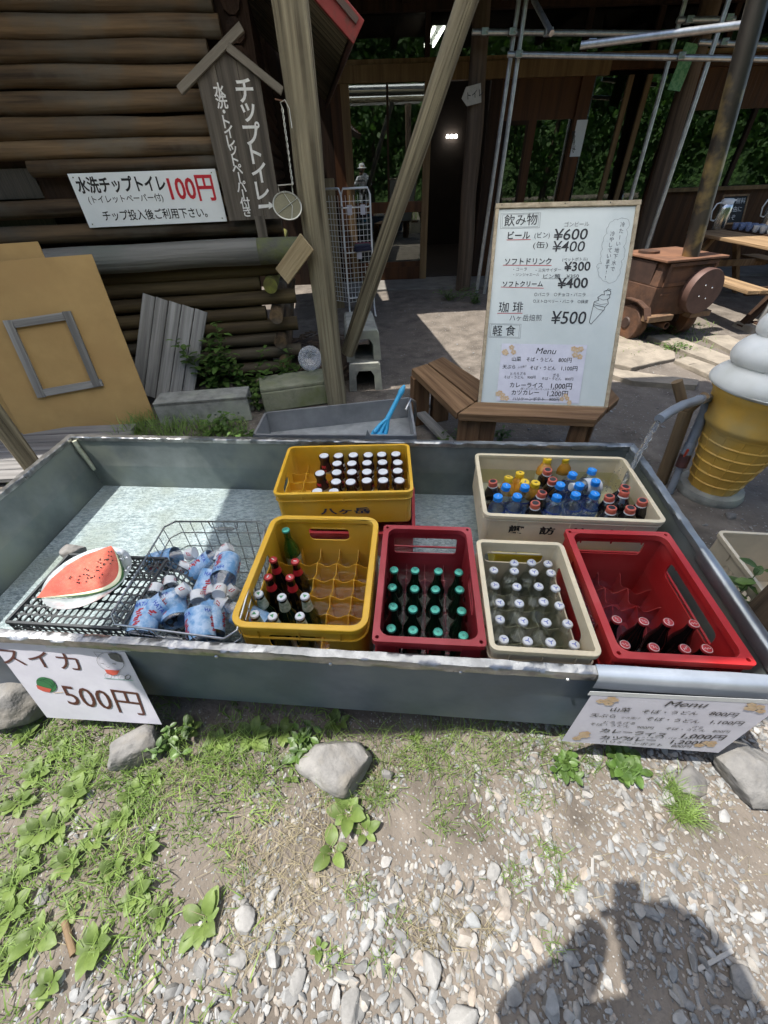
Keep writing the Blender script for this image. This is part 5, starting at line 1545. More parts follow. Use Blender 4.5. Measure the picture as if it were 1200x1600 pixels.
pen.line([(755, 318), (960, 335)], .003, mat('print_teal', (.3, .5, .45), rough=.5), .0001)
pen.out(s)
for (x0, y0, x1, y1) in ((325, 40, 470, 75), (812, 80, 940, 115)):
    qa = pl.uv(x0 / 4.615, 990 + y1 / 4.615); qb = pl.uv(x1 / 4.615, 990 + y1 / 4.615)
    b = MB(); b.box(((qa.x + qb.x) / 2, pl.h - .006, .0016), (abs(qb.x - qa.x), .03, .0005)); b.box(((qa.x + qb.x) / 2, pl.h + .014, -.004), (abs(qb.x - qa.x), .022, .0005), Matrix.Translation((0, 0, 0)))
    b.build('tape', tape, s)

def menu(pl, s, tf, L):
    """L: dict of line positions in crop pixels"""
    pen = Pen(pl, tf, z=.0016)
    for key, (t_, hs, bold, m_) in {
        'menu': ('Menu', .9, .0, ink), 'a1': ('山菜', 1, .004, ink), 'a2': ('そば・うどん', 1, .004, ink), 'a3': ('800円', 1, .004, ink),
        'b1': ('天ぷら', 1, .004, ink), 'b1b': ('かき揚げ', 1, 0, inkg), 'b2': ('そば・うどん', 1, .004, ink), 'b3': ('1,100円', 1, .004, ink),
        'c1': ('とろろざる', 1, 0, ink), 'c2': ('そば・うどん　900円', 1, 0, ink), 'c3': ('ざる', 1, 0, ink), 'c4': ('そば・うどん　800円', 1, 0, ink),
        'd1': ('カレーライス', 1, .01, ink), 'd2': ('1,000円', 1, .01, ink), 'e0': ('(豚・ビーフ・キーマ・バターチキン)', 1, 0, ink), 'e1': ('カツカレー', 1, .01, ink), 'e2': ('1,200円', 1, .01, ink), 'f1': ('ハリケーンポテト　800円', 1, .0, ink)}.items():
        if key in L:
            a, c = L[key]; pen.text(t_, a, c, m_, hs=L.get('hs', 1.0) * hs, bold=bold, shear=.25 if key == 'menu' else 0)
    for (cx, cy, sz) in L['fl']:
        for k in range(5):
            rr_ = random.Random(int(cx + k * 7)); ox, oy = cx + rr_.uniform(-1.3, 1.3) * sz * L['sx'], cy + rr_.uniform(-1.2, 1.2) * sz
            for p_ in range(5):
                a = p_ * 2 * PI / 5 + k; pen.blob(ell(ox + sz * .42 * L['sx'] * math.cos(a), oy + sz * .42 * math.sin(a), sz * .36 * L['sx'], sz * .3, 0, 8), flower, .00002 * (k * 6 + p_))
    if 'strike' in L: pen.line(L['strike'], .0016, ink, .0004)
    pen.out(s)
pl = hang((925, 1080), .462, (1160, 1092), (1124, 1175))
pl = hang((925, 1081), .462, (1215, 1095), (1124, 1175))
tl_ = W(925, 1081, .462); e = (W(1215, 1095, .462) - tl_).normalized(); bl_ = WP(877, 1155, tl_, e)
pl = Plane(bl_ + V((0, -.004, 0)), bl_ + V((0, -.004, 0)) + e * .37, upv=tl_ - bl_)
print('menu sheet', pl.h, pl.n, pl.uv(1124, 1175), pl.uv(1200, 1093), pl.uv(877, 1155))
mw = pl.uv(1124, 1175).x
s = sheet_thing('menu_sheet', 'laminated flower bordered menu sheet taped to the right front wall of the trough', pl, 0, mw, -.004, pl.h, paper, v0r=pl.uv(1124, 1175).y - .006)
menu(pl, s, lambda x, y: (870 + x / 3.636, 800 + y / 3.636), dict(menu=((605, 1100), (835, 1108)), a1=((300, 1128), (412, 1132)), a2=((478, 1138), (795, 1150)), a3=((858, 1150), (1010, 1162)), b1=((185, 1158), (328, 1166)), b1b=((362, 1168), (468, 1174)), b2=((500, 1178), (803, 1196)), b3=((866, 1198), (1045, 1208)),
    c1=((262, 1196), (440, 1204)), c2=((185, 1206), (540, 1230)), c3=((765, 1222), (822, 1228)), c4=((612, 1232), (972, 1252)), d1=((240, 1246), (608, 1275)), d2=((700, 1278), (938, 1292)), e0=((365, 1278), (790, 1290)), e1=((240, 1286), (552, 1304)), e2=((640, 1312), (860, 1322)), f1=((245, 1306), (752, 1338)),
    fl=[(290, 1075, 17), (1110, 1110, 17), (140, 1268, 15), (845, 1318, 15)], sx=2.4, hs=1.0))
b = MB(); b.box((mw / 2, pl.h + .001, .0004), (mw + .02, .02, .0006)); b.build('tape', tape, s)
# ================================================================== WHITEBOARD AND BENCH
A = W(750, 630, .41); B = W(945, 637, .41)
pl = Plane(A, B, (997, 318))
c1 = WP(778, 325, A, pl.ex)
pl = Plane(A, B, upv=((c1 - A) + (WP(997, 318, B, pl.ex) - B)) / 2)
print('whiteboard', pl.w, pl.h, pl.n)
s = thing('menu_whiteboard', 'tall wood framed whiteboard with handwritten drink prices leaning on the bench', 'whiteboard', M=pl.M)
Wd, Hh = pl.w, pl.h
MB().box((Wd / 2, Hh / 2, -.008), (Wd - .01, Hh - .01, .014)).build('panel', wboard, s)
fw = wood('board_frame', (.45, .37, .26), (.3, .24, .16), scale=24, k=.05)
alu = mat('frame_edge', (.4, .4, .38), rough=.4, metal=.5)
b = MB()
b.box((Wd / 2, Hh + .004, -.004), (Wd + .03, .024, .03)); b.box((-.004, Hh / 2 - .004, -.004), (.018, Hh - .01, .03)); b.box((Wd + .004, Hh / 2 - .004, -.004), (.018, Hh - .01, .03)); b.box((Wd / 2, .0, -.004), (Wd - .01, .014, .028))
b.build('frame', fw, s, bevel=.002)
b = MB()
for u in (.02, .48, .8): b.cyl((Wd * u + .004, Hh + .006, .011), (Wd * u + .004, Hh + .006, .013), .003, n=6)
b.build('nail', black, s)
tf = lambda x, y: (740 + x / 4.444, 300 + y / 4.444)
pen = Pen(pl, tf, z=.0004)
T = pen.text
T('飲み物', (210, 232), (440, 220), ink, bold=.006)
for k in (0, 1):
    o = k * 12
    pen.line([(186 + o, 255 - o * .8), (190 + o, 152 + o * .6), (466 - o, 144 + o * .6), (458 - o, 248 - o * .6), (186 + o, 255 - o * .8)], .0012, inkg)
T('ビール', (235, 325), (390, 322), ink, bold=.022); T('(ビン)', (422, 318), (528, 314), ink)
T('¥600', (548, 334), (785, 328), ink, bold=.012, hs=.86, shear=.1); T('ゴンビール', (630, 240), (800, 236), inkg)
T('(缶)', (412, 388), (515, 384), ink, hs=.7); T('¥400', (540, 414), (765, 412), ink, bold=.006, hs=.86, shear=.1)
pen.line([(230, 333), (395, 330)], .003, inkr)
T('ソフトドリンク', (215, 502), (538, 500), ink, bold=.018); pen.line([(205, 508), (540, 510)], .003, inkr)
T('(ペットボトル)', (615, 480), (790, 476), ink); T('¥300', (625, 550), (808, 545), ink, bold=.02, hs=.95)
T('・コーラ', (275, 548), (368, 546), inkg); T('・三矢サイダー', (430, 555), (605, 550), inkg)
T('・ジンジャエール', (275, 584), (455, 582), inkg); T('ビン類　¥350', (482, 598), (730, 596), ink, hs=.75); pen.line([(472, 602), (732, 602)], .0012, inkg)
T('ソフトクリーム', (200, 655), (480, 655), ink, bold=.022); pen.line([(190, 660), (486, 668)], .003, inkr)
T('¥400', (578, 668), (790, 664), ink, bold=.02, hs=.92)
T('○バニラ　○チョコ・バニラ', (420, 722), (775, 724), ink); T('○ストロベリー・バニラ　○抹茶', (412, 768), (795, 772), ink)
T('珈 琲', (172, 830), (340, 830), ink, bold=.004); pen.line([(165, 842), (338, 842)], .003, inkr)
T('¥500', (530, 915), (772, 915), ink, bold=.008, hs=1.0, shear=.1); T('ハヶ岳焙煎', (248, 892), (472, 892), inkg)
T('軽 食', (130, 992), (288, 992), ink, bold=.004, hs=1.05)
for k in (0, 1):
    o = k * 10
    pen.line([(106 + o, 1008 - o * .7), (112 + o, 914 + o * .7), (330 - o, 918 + o * .7), (322 - o, 1016 - o * .7), (106 + o, 1008 - o * .7)], .0012, inkg)
# cloud bubble
cl = []
cxs = [(1000, 195), (1050, 185), (1080, 210), (1062, 260), (1058, 320), (1040, 380), (1045, 430), (1025, 480), (1015, 540), (1000, 590), (960, 630), (920, 620), (885, 600), (868, 560), (872, 525), (852, 518), (888, 498), (885, 450), (895, 400), (900, 340), (925, 290), (935, 240), (965, 205), (1000, 195)]
for (xa, ya), (xb, yb) in zip(cxs, cxs[1:]):
    for k in range(5):
        t = k / 5; nx_, ny_ = (yb - ya), -(xb - xa); l_ = math.hypot(nx_, ny_)
        cl.append((xa + (xb - xa) * t + nx_ / l_ * 9 * math.sin(PI * t), ya + (yb - ya) * t + ny_ / l_ * 9 * math.sin(PI * t)))
pen.line(cl + [cl[0]], .0011, inkg)
sz = .026
pen.chars('冷たーい地下水で', (1035, 225), (965, 535), sz, inkg); pen.chars('冷やしています!!', (965, 290), (915, 595), sz, inkg)
# soft ice cream drawing
pen.line([(833, 782), (803, 905), (815, 918), (908, 815), (912, 800), (833, 782)], .0028, ink)
pen.line([(833, 782), (838, 762), (868, 752), (862, 732), (890, 712), (908, 715), (905, 690), (930, 680), (952, 690), (950, 712), (925, 715)], .0028, ink, .0001)
pen.line([(912, 800), (935, 775), (930, 745), (945, 735), (945, 715)], .0028, ink, .0002); pen.line([(838, 765), (880, 782), (925, 775)], .0014, ink, .0003); pen.line([(866, 735), (900, 752), (935, 742)], .0014, ink, .0003)
pen.line([(833, 790), (860, 812), (900, 822)], .002, ink, .0001); pen.line([(918, 690), (935, 672), (955, 680)], .002, ink, .0001)
pen.out(s)
# printed menu on the whiteboard
pa = pl.uv(*tf(150, 1470)); pb2 = pl.uv(*tf(718, 1478)); pt = pl.uv(*tf(200, 1050)); pr2 = pl.uv(*tf(798, 1065))
x0_, x1_ = (pa.x + pt.x) / 2, (pb2.x + pr2.x) / 2; y0_, y1_ = (pa.y + pb2.y) / 2 - .0, (pt.y + pr2.y) / 2
ms_ = Matrix.Translation((0, 0, .003)); M2 = pl.M @ ms_
A2 = pl.M @ V((x0_, y0_ + .012, .0028)); B2_ = pl.M @ V((x1_, y0_ + .012, .0028))
pl2 = Plane(A2, B2_, upv=(pl.M @ V((x0_, y1_, .0028))) - (pl.M @ V((x0_, y0_ + .012, .0028))))
s2_ = sheet_thing('menu_sheet', 'flower bordered printed menu sheet stuck on the lower whiteboard', pl2, 0, pl2.w, 0, pl2.h, paper)
menu(pl2, s2_, tf, dict(menu=((430, 1122), (565, 1126)), a1=((265, 1172), (328, 1172)), a2=((365, 1174), (550, 1178)), a3=((588, 1180), (678, 1182)), b1=((200, 1226), (288, 1226)), b1b=((308, 1226), (368, 1214)), b2=((390, 1232), (568, 1236)), b3=((608, 1238), (718, 1240)),
    c1=((255, 1270), (360, 1270)), c2=((210, 1294), (428, 1296)), c3=((550, 1282), (592, 1282)), c4=((472, 1304), (690, 1308)), d1=((250, 1354), (480, 1358)), d2=((535, 1364), (680, 1368)), e0=((325, 1372), (595, 1380)), e1=((262, 1406), (452, 1408)), e2=((510, 1416), (652, 1420)), f1=((270, 1446), (592, 1450)),
    fl=[(245, 1110, 26), (725, 1120, 28), (200, 1420, 26), (640, 1440, 22)], sx=1.0, strike=[(270, 1438), (598, 1444)]))
# angular bench: three arms around the board
bn = thing('angled_bench', 'brown wooden bench of three angled seats around the whiteboard foot', 'bench', (.9, 2.4, 0))
zt = .42; th = .045
def seat(ptsxy, name='seat'):
    MB().prism([(p[0], p[1]) for p in ptsxy], zt - th, zt).build(name, benchwood_xy, bn, world=True, bevel=.005)
def bwood(nm, ang): return wood(nm, (.25, .15, .08), (.11, .06, .03), axis='X', scale=20, k=.05)
def seat_boards(p, q, w_, n, m_a=0, m_b=0):
    """boards from p to q (2-D), total width w_ to the left side, mitred by m_a, m_b"""
    p = V(p); q = V(q); e = (q - p).normalized(); nn = V((-e.y, e.x)); L_ = (q - p).length
    for k in range(n):
        a = w_ * k / n + (.004 if k else 0); c = w_ * (k + 1) / n
        M = Matrix(((e.x, nn.x, 0, p.x), (e.y, nn.y, 0, p.y), (0, 0, 1, 0), (0, 0, 0, 1)))
        MB().prism([(m_a * a, a), (L_ + m_b * a, a), (L_ + m_b * c, c), (m_a * c, c)], zt - th, zt).build('seat_board', MATS.get('bench_board') or wood('bench_board', (.26, .155, .08), (.115, .062, .03), axis='X', scale=20, k=.05, rnd=.15), bn, M, world=True, bevel=.004)
pA = W(643, 576, zt)[:2]; pB = W(714, 645, zt)[:2]; pC = W(932, 656, zt)[:2]
bwd = wood('bench_board', (.26, .155, .08), (.115, .062, .03), axis='X', scale=20, k=.05, rnd=.15)
def qboard(pxs, h=0.0):
    """one seat board from four photo corners, grain along its first edge"""
    q = [V(W(x, y, zt)[:2]) for x, y in pxs]; o = q[0]; e = (q[1] - q[0]).normalized(); nn = V((-e.y, e.x))
    M = Matrix(((e.x, nn.x, 0, o.x), (e.y, nn.y, 0, o.y), (0, 0, 1, h), (0, 0, 0, 1)))
    MB().prism([((p - o).dot(e), (p - o).dot(nn)) for p in q], zt - th, zt).build('seat_board', bwd, bn, M, world=True, bevel=.004)
qboard([(643, 576), (714, 645), (741, 628), (667, 568)])
qboard([(669, 567), (743, 626), (772, 608), (692, 557)])
qboard([(716, 646), (932, 656), (950, 637), (743, 628)])
qboard([(952, 636), (968, 622), (945, 596), (912, 606)])
pCe = V(pC); dD = (V(W(968, 622, zt)[:2]) - V(W(952, 636, zt)[:2])).normalized()
def leg(x, y, w_=.1, d_=.1, rz=0): MB().box((0, 0, (zt - th) / 2), (w_, d_, zt - th - .001)).build('leg', benchwood, bn, TR(x, y, 0, rz), world=True, bevel=.004)
eA = (V(pB) - V(pA)).normalized(); nA = V((-eA.y, eA.x)); rzA = math.atan2(eA.y, eA.x)
for t_, w_ in ((.05, .05), (.05, .22)):
    p = V(pA) + eA * t_ + nA * w_; leg(p.x, p.y, .07, .13, rzA)
pBv = V(pB); p = pBv + V((.09, .045)); leg(p.x, p.y, .13, .05, -.17); p = pBv + V((.2, .04)); leg(p.x, p.y, .1, .05, -.17)
p = pCe + V((-.05, .06)); leg(p.x, p.y, .09, .05, -.1); p = pCe + dD * .1 + V((-.05, .06)); leg(p.x, p.y, .05, .1, .9)
q0 = V(pA) + eA * .06 + nA * .05
stick('stretcher', (q0.x, q0.y, .1), (q0.x + .12, q0.y + .22, .1), (.07, .03), greywood, bn, up=(0, 0, 1))
stick('stretcher', (q0.x, q0.y, .1), (pBv.x + .05, pBv.y + .12, .09), (.07, .03), greywood, bn, up=(0, 0, 1))
# ================================================================== GREY BASIN AND BRUSH
gb = thing('steel_basin', 'small grey steel basin behind the trough', 'basin', (-.25, 2.1, 0))
bz = .43
q = [W(416, 645, bz), W(638, 622, bz), W(640, 700, bz), W(390, 690, bz)]
q = [V((p.x, p.y)) for p in q]
q[2] = V((q[1].x + .0, 1.86)); q[3] = V((q[0].x - .01, 1.93))
c_ = sum(q, V((0, 0))) / 4
b = MB()
for i in range(4):
    j = (i + 1) % 4; a0, a1 = q[i], q[j]
    nn = V(((a1 - a0).y, -(a1 - a0).x)).normalized()
    if nn.dot(a0 - c_) < 0: nn = -nn
    d_ = (a1 - a0).normalized(); 
    vs = []
    for pp_ in (a0 - d_ * .012, a1 + d_ * .012):
        for o_, z_ in ((0, bz), (0, .2), (.012, .2), (.012, bz)): p = pp_ + nn * o_; vs.append((p.x, p.y, z_))
    b.add(vs, [(0, 1, 5, 4), (7, 6, 2, 3), (3, 0, 4, 7), (0, 3, 2, 1), (4, 5, 6, 7), (1, 2, 6, 5)])
greysteel = mat('grey_basin_steel', (.33, .335, .34), (.22, .225, .23), rough=.45, metal=.5, scale=6, bump=.1, bscale=12)
b.build('wall', greysteel, gb, world=True)
MB().add([(p.x, p.y, .3) for p in q], [(3, 2, 1, 0)]).build('floor', mat('basin_floor', (.5, .51, .5), (.3, .31, .31), rough=.35, metal=.5, scale=10), gb, world=True)
for k in range(2): MB().box((q[k].x * .9, q[k].y - .03, .1), (.09, .06, .2)).build('foot', concrete, gb, world=True)
MB().box((q[2].x * .9, q[2].y + .06, .1), (.09, .06, .2)).build('foot', concrete, gb, world=True)
MB().box((q[3].x * .9, q[3].y + .06, .1), (.09, .06, .2)).build('foot', concrete, gb, world=True)
bh0 = WY(591, 683, 1.93); bh1 = WY(632, 602, 2.1)
br = thing('scrub_brush', 'bright blue scrub brush with black bristles leaning in the steel basin', 'brush', bh0)
d = (bh1 - bh0); side = d.cross(V((0, 1, 0))).normalized()
b = MB(); b.tube([bh0 + d * t for t in (.32, .5, .7, .82, .88, .97, 1)], [.015, .0135, .013, .014, .018, .011, .006], 10)
for s_ in (-1, 0, 1): b.tube([bh0 + d * .36, bh0 + d * .2 + side * .022 * s_, bh0 + d * .04 + side * .032 * s_], [.012, .012, .014], 8)
M = Matrix.Translation(bh0 + d * .02) @ rot_to(d); b.prism(rrect(.1, .035, .012), -.012, .018, (), M)
b.build('handle', bluep, br, world=True, smooth=50)
b = MB()
Mi = Matrix.Translation(bh0 + d * .0 + V((.035, 0, -.0))) @ rot_to(d)
for k in range(160):
    u, v_ = rng.uniform(-.03, .04), rng.uniform(-.014, .014); p0 = Mi @ V((u, v_, .008)); p1 = Mi @ V((u * 1.15 + .012, v_ * 1.4, -.028 - rng.random() * .008)); b.tube([p0, p1], .0015, 4)
b.build('bristle_head', bristle, br, world=True)
fl = WY(585, 688, 1.86); b = MB()
pts = [(-.06, -.02), (-.035, .06), (-.02, .025), (.045, .03), (.05, -.02)]
b.prism(pts, -.001, .001, (), Matrix.Translation(fl) @ Matrix.Rotation(R(70), 4, 'X'))
tag(b.build('metal_scrap', galv, None), 'torn scrap of sheet metal on the back rim below the blue brush', 'scrap')
hz = WY(640, 640, 2.2)
MB().tube([hz + V((-.03, -.1, .05)), hz + V((.0, -.05, .09)), hz + V((.03, 0, .05)), hz + V((.035, 0, -.02)), hz + V((.03, 0, -.1)), hz + V((.03, .0, -.2))], .009, 8).build('tap_hose', wirem, gb, world=True, smooth=60)

# ================================================================== THINGS BY THE CABIN
def box_thing(nm, label, cat, c, size, rz, m, bevel=.008, grp=None, rx=0):
    o = MB().box((0, 0, size[2] / 2), size).build(nm, m, None, TR(c[0], c[1], c[2], rz) @ Matrix.Rotation(rx, 4, 'X'), bevel=bevel)
    return tag(o, label, cat, grp)
# concrete U channel lying on its side (block 1) with weep holes
b1 = thing('concrete_channel', 'pale concrete channel block with small holes before the grey plank panel', 'block', (-1.4, 2.99, 0), R(6))
b = MB(); M = Matrix.Rotation(R(90), 4, 'X')
ho = [circ(.008, 8, x, y) for x in (-.27, -.1, .08, .26) for y in (.07,)]
b.prism([(-.35, 0), (.35, 0), (.35, .2), (-.35, .2)], .06, .1, ho, M); b.box((0, .0, .19), (.7, .2, .03)); b.box((0, .08, .09), (.7, .03, .17))
b.build('channel', concrete, b1, bevel=.008)
MB().prism(circ(.3, 3), 0, 0.001, (), TR(0, 0, -.2)).build('footing', concrete, b1)
b2c = thing('concrete_channel', 'mossy concrete channel block beside the thick grey post', 'block', (-.72, 3.25, 0), R(14))
b = MB(); b.box((0, 0, .19), (.56, .28, .035)); b.box((0, -.125, .09), (.56, .035, .17)); b.box((0, .125, .09), (.56, .035, .17)); b.build('channel', concrete2, b2c, bevel=.01)
# two stacked U blocks with arched mouths
def ublock(label, c, z, rz, L_=.62):
    t_ = thing('concrete_gutter', label, 'block', (c[0], c[1], z), rz)
    w_, h_, k = .3, .25, .068
    arch_ = [(-w_ / 2 + k, 0)] + [(-w_ / 2 + k + .0, h_ - k - .05), (-w_ / 2 + k + .03, h_ - k), (w_ / 2 - k - .03, h_ - k), (w_ / 2 - k, h_ - k - .05)] + [(w_ / 2 - k, 0)]
    outer = [(-w_ / 2, 0)] + arch_ + [(w_ / 2, 0), (w_ / 2 - .015, h_ - .02), (w_ / 2 - .03, h_), (-w_ / 2 + .03, h_), (-w_ / 2 + .015, h_ - .02)]
    MB().prism(outer, -L_ / 2, L_ / 2, (), Matrix.Rotation(R(90), 4, 'X')).build('channel', concrete, t_, bevel=.004)
ublock('lower arched concrete gutter block of the stack by the brace', (-.13, 3.66), 0, R(2), .5)
ublock('upper arched concrete gutter block of the stack by the brace', (-.15, 3.76), .252, R(5), .62)

# ochre boards leaning on the shelf log
A = W(42, 690, .02); B = W(243, 655, .02)
pl = Plane(A, B, (143, 397))
nh = pl.h + .0
ob = thing('ochre_panel', 'big ochre board leaning on the cabin with an old frame hung on it', 'panel', M=pl.M)
MB().box((pl.w / 2, nh / 2, -.006), (pl.w, nh, .012)).build('board', orange, ob, bevel=.002)
pl3 = Plane(A, B, (143, 397))
a, c, d_, e_ = (pl.uv(8, 502), pl.uv(110, 487), pl.uv(158, 603), pl.uv(62, 620))
of = thing('empty_frame', 'weathered grey empty wooden frame hung on the ochre board', 'frame', M=pl.M @ Matrix.Translation((0, 0, .001)))  # a loose empty frame, no window belongs to it
def fbar(u, v, w_=.05, z=.0):
    Aw = pl.M @ V((u.x, u.y, .014 + z)); Bw = pl.M @ V((v.x, v.y, .014 + z)); stick('rail', Aw, Bw, (w_, .024), greywood, of, up=pl.n)
ins = .022
cc = (a + c + d_ + e_) / 4
a, c, d_, e_ = [q + (cc - q).normalized() * .03 for q in (a, c, d_, e_)]
fbar(a + (a - e_).normalized() * .028, e_ + (e_ - a).normalized() * .028); fbar(c + (c - d_).normalized() * .028, d_ + (d_ - c).normalized() * .02, z=.003)
fbar(a + (c - a).normalized() * .026, c + (a - c).normalized() * .026, z=-.002); fbar(e_ + (d_ - e_).normalized() * .026, d_ + (d_ - e_).normalized() * .04, z=-.001)
M2 = pl.M @ TR(-.22, -.01, -.03, .0)
tag(MB().box((.42, .62, -.006), (.84, 1.24, .012)).build('ochre_panel', orange, None, M2, bevel=.002), 'second ochre board standing behind the framed one', 'panel')
# grey slatted panel
P0 = V((-1.72, 3.12, .02)); 
A = WY(190, 608, 3.2); B = WY(297, 640, 3.12)
A = P0; 
# plane leaning back: foot at y~3.15, top at the wall
ppn = V((0, -.93, .36)).normalized(); ppo = V((-1.5, 3.2, .0))
c_tl, c_tr, c_br, c_bl = WP(223, 458, ppo, ppn), WP(325, 488, ppo, ppn), WP(300, 640, ppo, ppn), WP(203, 545, ppo, ppn)
sp = thing('slatted_panel', 'weathered grey panel of five planks leaning on the logs', 'panel', (-1.5, 3.2, 0))
for k in range(5):
    t0 = k / 5; t1 = (k + 1) / 5
    topm = lerp(c_tl, c_tr, (t0 + t1) / 2); 
    botl = WP(196, 640, ppo, ppn); 
    dd_ = (c_br - c_tr).normalized(); bm = topm + dd_ * .78
    stick('plank', bm, topm, ((c_tr - c_tl).length / 5 - .008, .018), greywood, sp, up=ppn)
for v_ in (.12, .66):
    q0 = lerp(c_tl, c_tr, .03) + (c_br - c_tr).normalized() * v_ - ppn * .02; q1 = lerp(c_tl, c_tr, .97) + (c_br - c_tr).normalized() * v_ - ppn * .02
    stick('batten', q0, q1, (.04, .018), greywood, sp, up=ppn)
# deck boards bottom left
dk_ = thing('board_walk', 'low walkway of grey boards at the left behind the trough', 'deck', (-2.6, 2.4, 0))
for k in range(6):
    y = 2.06 + k * .115; stick('plank', (-4.3, y + .06, .06), (-1.86 - .03 * (k % 2), y + .11, .06), (.108, .03), deckwood, dk_, up=(0, 0, 1))
for x in (-2.0, -3.0, -4.0): stick('joist', (x, 2.03, .022), (x, 2.72, .022), (.06, .04), greywood, dk_, up=(0, 0, 1))
# fallen log heap / bark under the corner, white basin and pipe
for i, (x0, y0, x1, y1, r_) in enumerate([(-1.25, 3.55, -.55, 3.62, .035), (-.8, 3.75, -.1, 4.5, .05), (-1.3, 3.42, -.75, 3.5, .02)]):
    tag(stick('fallen_branch', (x0, y0, .06 + .02 * i), (x1, y1, .05), r_, brownlog if i == 1 else greylog, None, wob=.006, seed=80 + i), ['grey branch lying behind the leafy weeds', 'dark bark covered branch behind the thick post', 'thin pale branch behind the concrete blocks'][i], 'branch')
hp_ = MB()
for k in range(130):
    x = rng.uniform(-1.0, -.25); y = rng.uniform(3.6, 4.6); a = rng.uniform(0, PI); l_ = rng.uniform(.04, .13); z = .06 + .24 * max(0, 1 - ((x + .6) ** 2 * 5 + (y - 4.1) ** 2 * 3)) + rng.uniform(-.02, .02)
    hp_.box((0, 0, 0), (l_, .018, .008), TR(x, y, max(z, .012), a) @ Matrix.Rotation(rng.normal(0, .3), 4, 'Y'))
tag(hp_.build('bark_chips', wood('bark_chip', (.14, .1, .07), (.05, .035, .025), axis='X')), 'heap of dark bark and wood chips behind the thick post', 'bark', kind='stuff')
mo = MB(); mo.lathe([(.55, 0), (.5, .1), (.35, .2), (.15, .27), (0, .28)], 24, TR(-.6, 4.1, -.03), cap=False)
tag(mo.build('soil_mound', soilm, smooth=180), kind='structure')
wbn = WY(485, 560, 3.4)
t_ = thing('plastic_lid', 'clear round plastic lid standing behind the weeds by the post', 'dish', wbn)  # a clear lid stood on edge
MB().lathe([(0, 0), (.05, 0), (.055, .012), (.095, .012), (.1, .0), (.104, 0), (.1, .018), (.05, .02), (0, .008)], 28, Matrix.Rotation(R(62), 4, 'X'), cap=False).build('dish', plate_m if 'plate_m' in globals() else thin('clear_lid', (.86, .88, .88), gloss=.06, rough=.3), t_, smooth=50)
# small plank nailed to post
A = WY(441, 432, 3.06); B = WY(480, 378, 3.02)
t_ = stick('nailed_board', A, B, (.12, .02), wood('fresh_board', (.33, .26, .15), (.2, .15, .08), scale=24), None, up=V((0, -1, .4)))
tag(t_, 'short brown board nailed slanting to the left of the thick post', 'board')
# ladle with long wire handle hanging on the post
lc = WY(449, 322, 3.02); lt_ = WY(438, 158, 3.05); lm_ = WY(456, 290, 3.02)
t_ = thing('strainer_ladle', 'old round wire strainer hanging by its long twisted handle on the thick post', 'strainer', lc)
b = MB(); nrm_ = V((.25, -.9, .35)).normalized(); ux = nrm_.orthogonal().normalized(); ux = (V((1, 0, 0)) - nrm_ * nrm_.x).normalized(); uy = nrm_.cross(ux)
ring = [lc + ux * .083 * math.cos(a) + uy * .07 * math.sin(a) for a in [2 * PI * k / 28 for k in range(28)]]
b.tube(ring, .005, 6, closed=True)
b.build('hoop', mat('pale_wire', (.5, .5, .45), rough=.4, metal=.6), t_, world=True, smooth=60)
b = MB(); b.add([lc] + ring, [(0, i + 1, (i + 1) % 28 + 1) for i in range(28)]); b.add([lc - nrm_ * .001] + [q - nrm_ * .001 for q in ring], [(0, (i + 1) % 28 + 1, i + 1) for i in range(28)])
b.build('mesh_disc', mat('dusty_gauze', (.17, .16, .1), (.13, .12, .08), rough=.9, scale=200), t_, world=True)
b = MB()
hk = [lc + uy * .068 * (1 if uy.z > 0 else -1) + ux * k for k in (-.04, .04)]
jn = WY(457, 288, 3.02); b.tube([hk[0], hk[0] + V((0, 0, .03)), jn], .0035, 6); b.tube([hk[1], hk[1] + V((0, 0, .03)), jn], .0035, 6)
lt2 = WY(441, 168, 3.05); n = 40
for ph in (0, PI): b.tube([lerp(jn, lt2, k / n) + V((.004 * math.cos(ph + k * .9), .004 * math.sin(ph + k * .9), 0)) + V((-.02 * math.sin(PI * k / n) * .0, 0, 0)) for k in range(n + 1)], .0026, 5)
b.tube([lt2, WY(438, 160, 3.05), WY(445, 156, 3.05), WY(452, 170, 3.05), WY(456, 200, 3.03)], .003, 6)
b.tube([ring[3] + nrm_ * .004, lc + nrm_ * .004, ring[17] + nrm_ * .004], .0018, 4); b.tube([ring[8] + nrm_ * .006, lc + ux * .03 + nrm_ * .006, ring[22] + nrm_ * .006], .0018, 4)
b.build('handle', MATS['pale_wire'], t_, world=True, smooth=60)
MB().cyl(WY(430, 155, 3.1), WY(446, 159, 3.05), .004, n=6).build('nail', rust, t_, world=True)
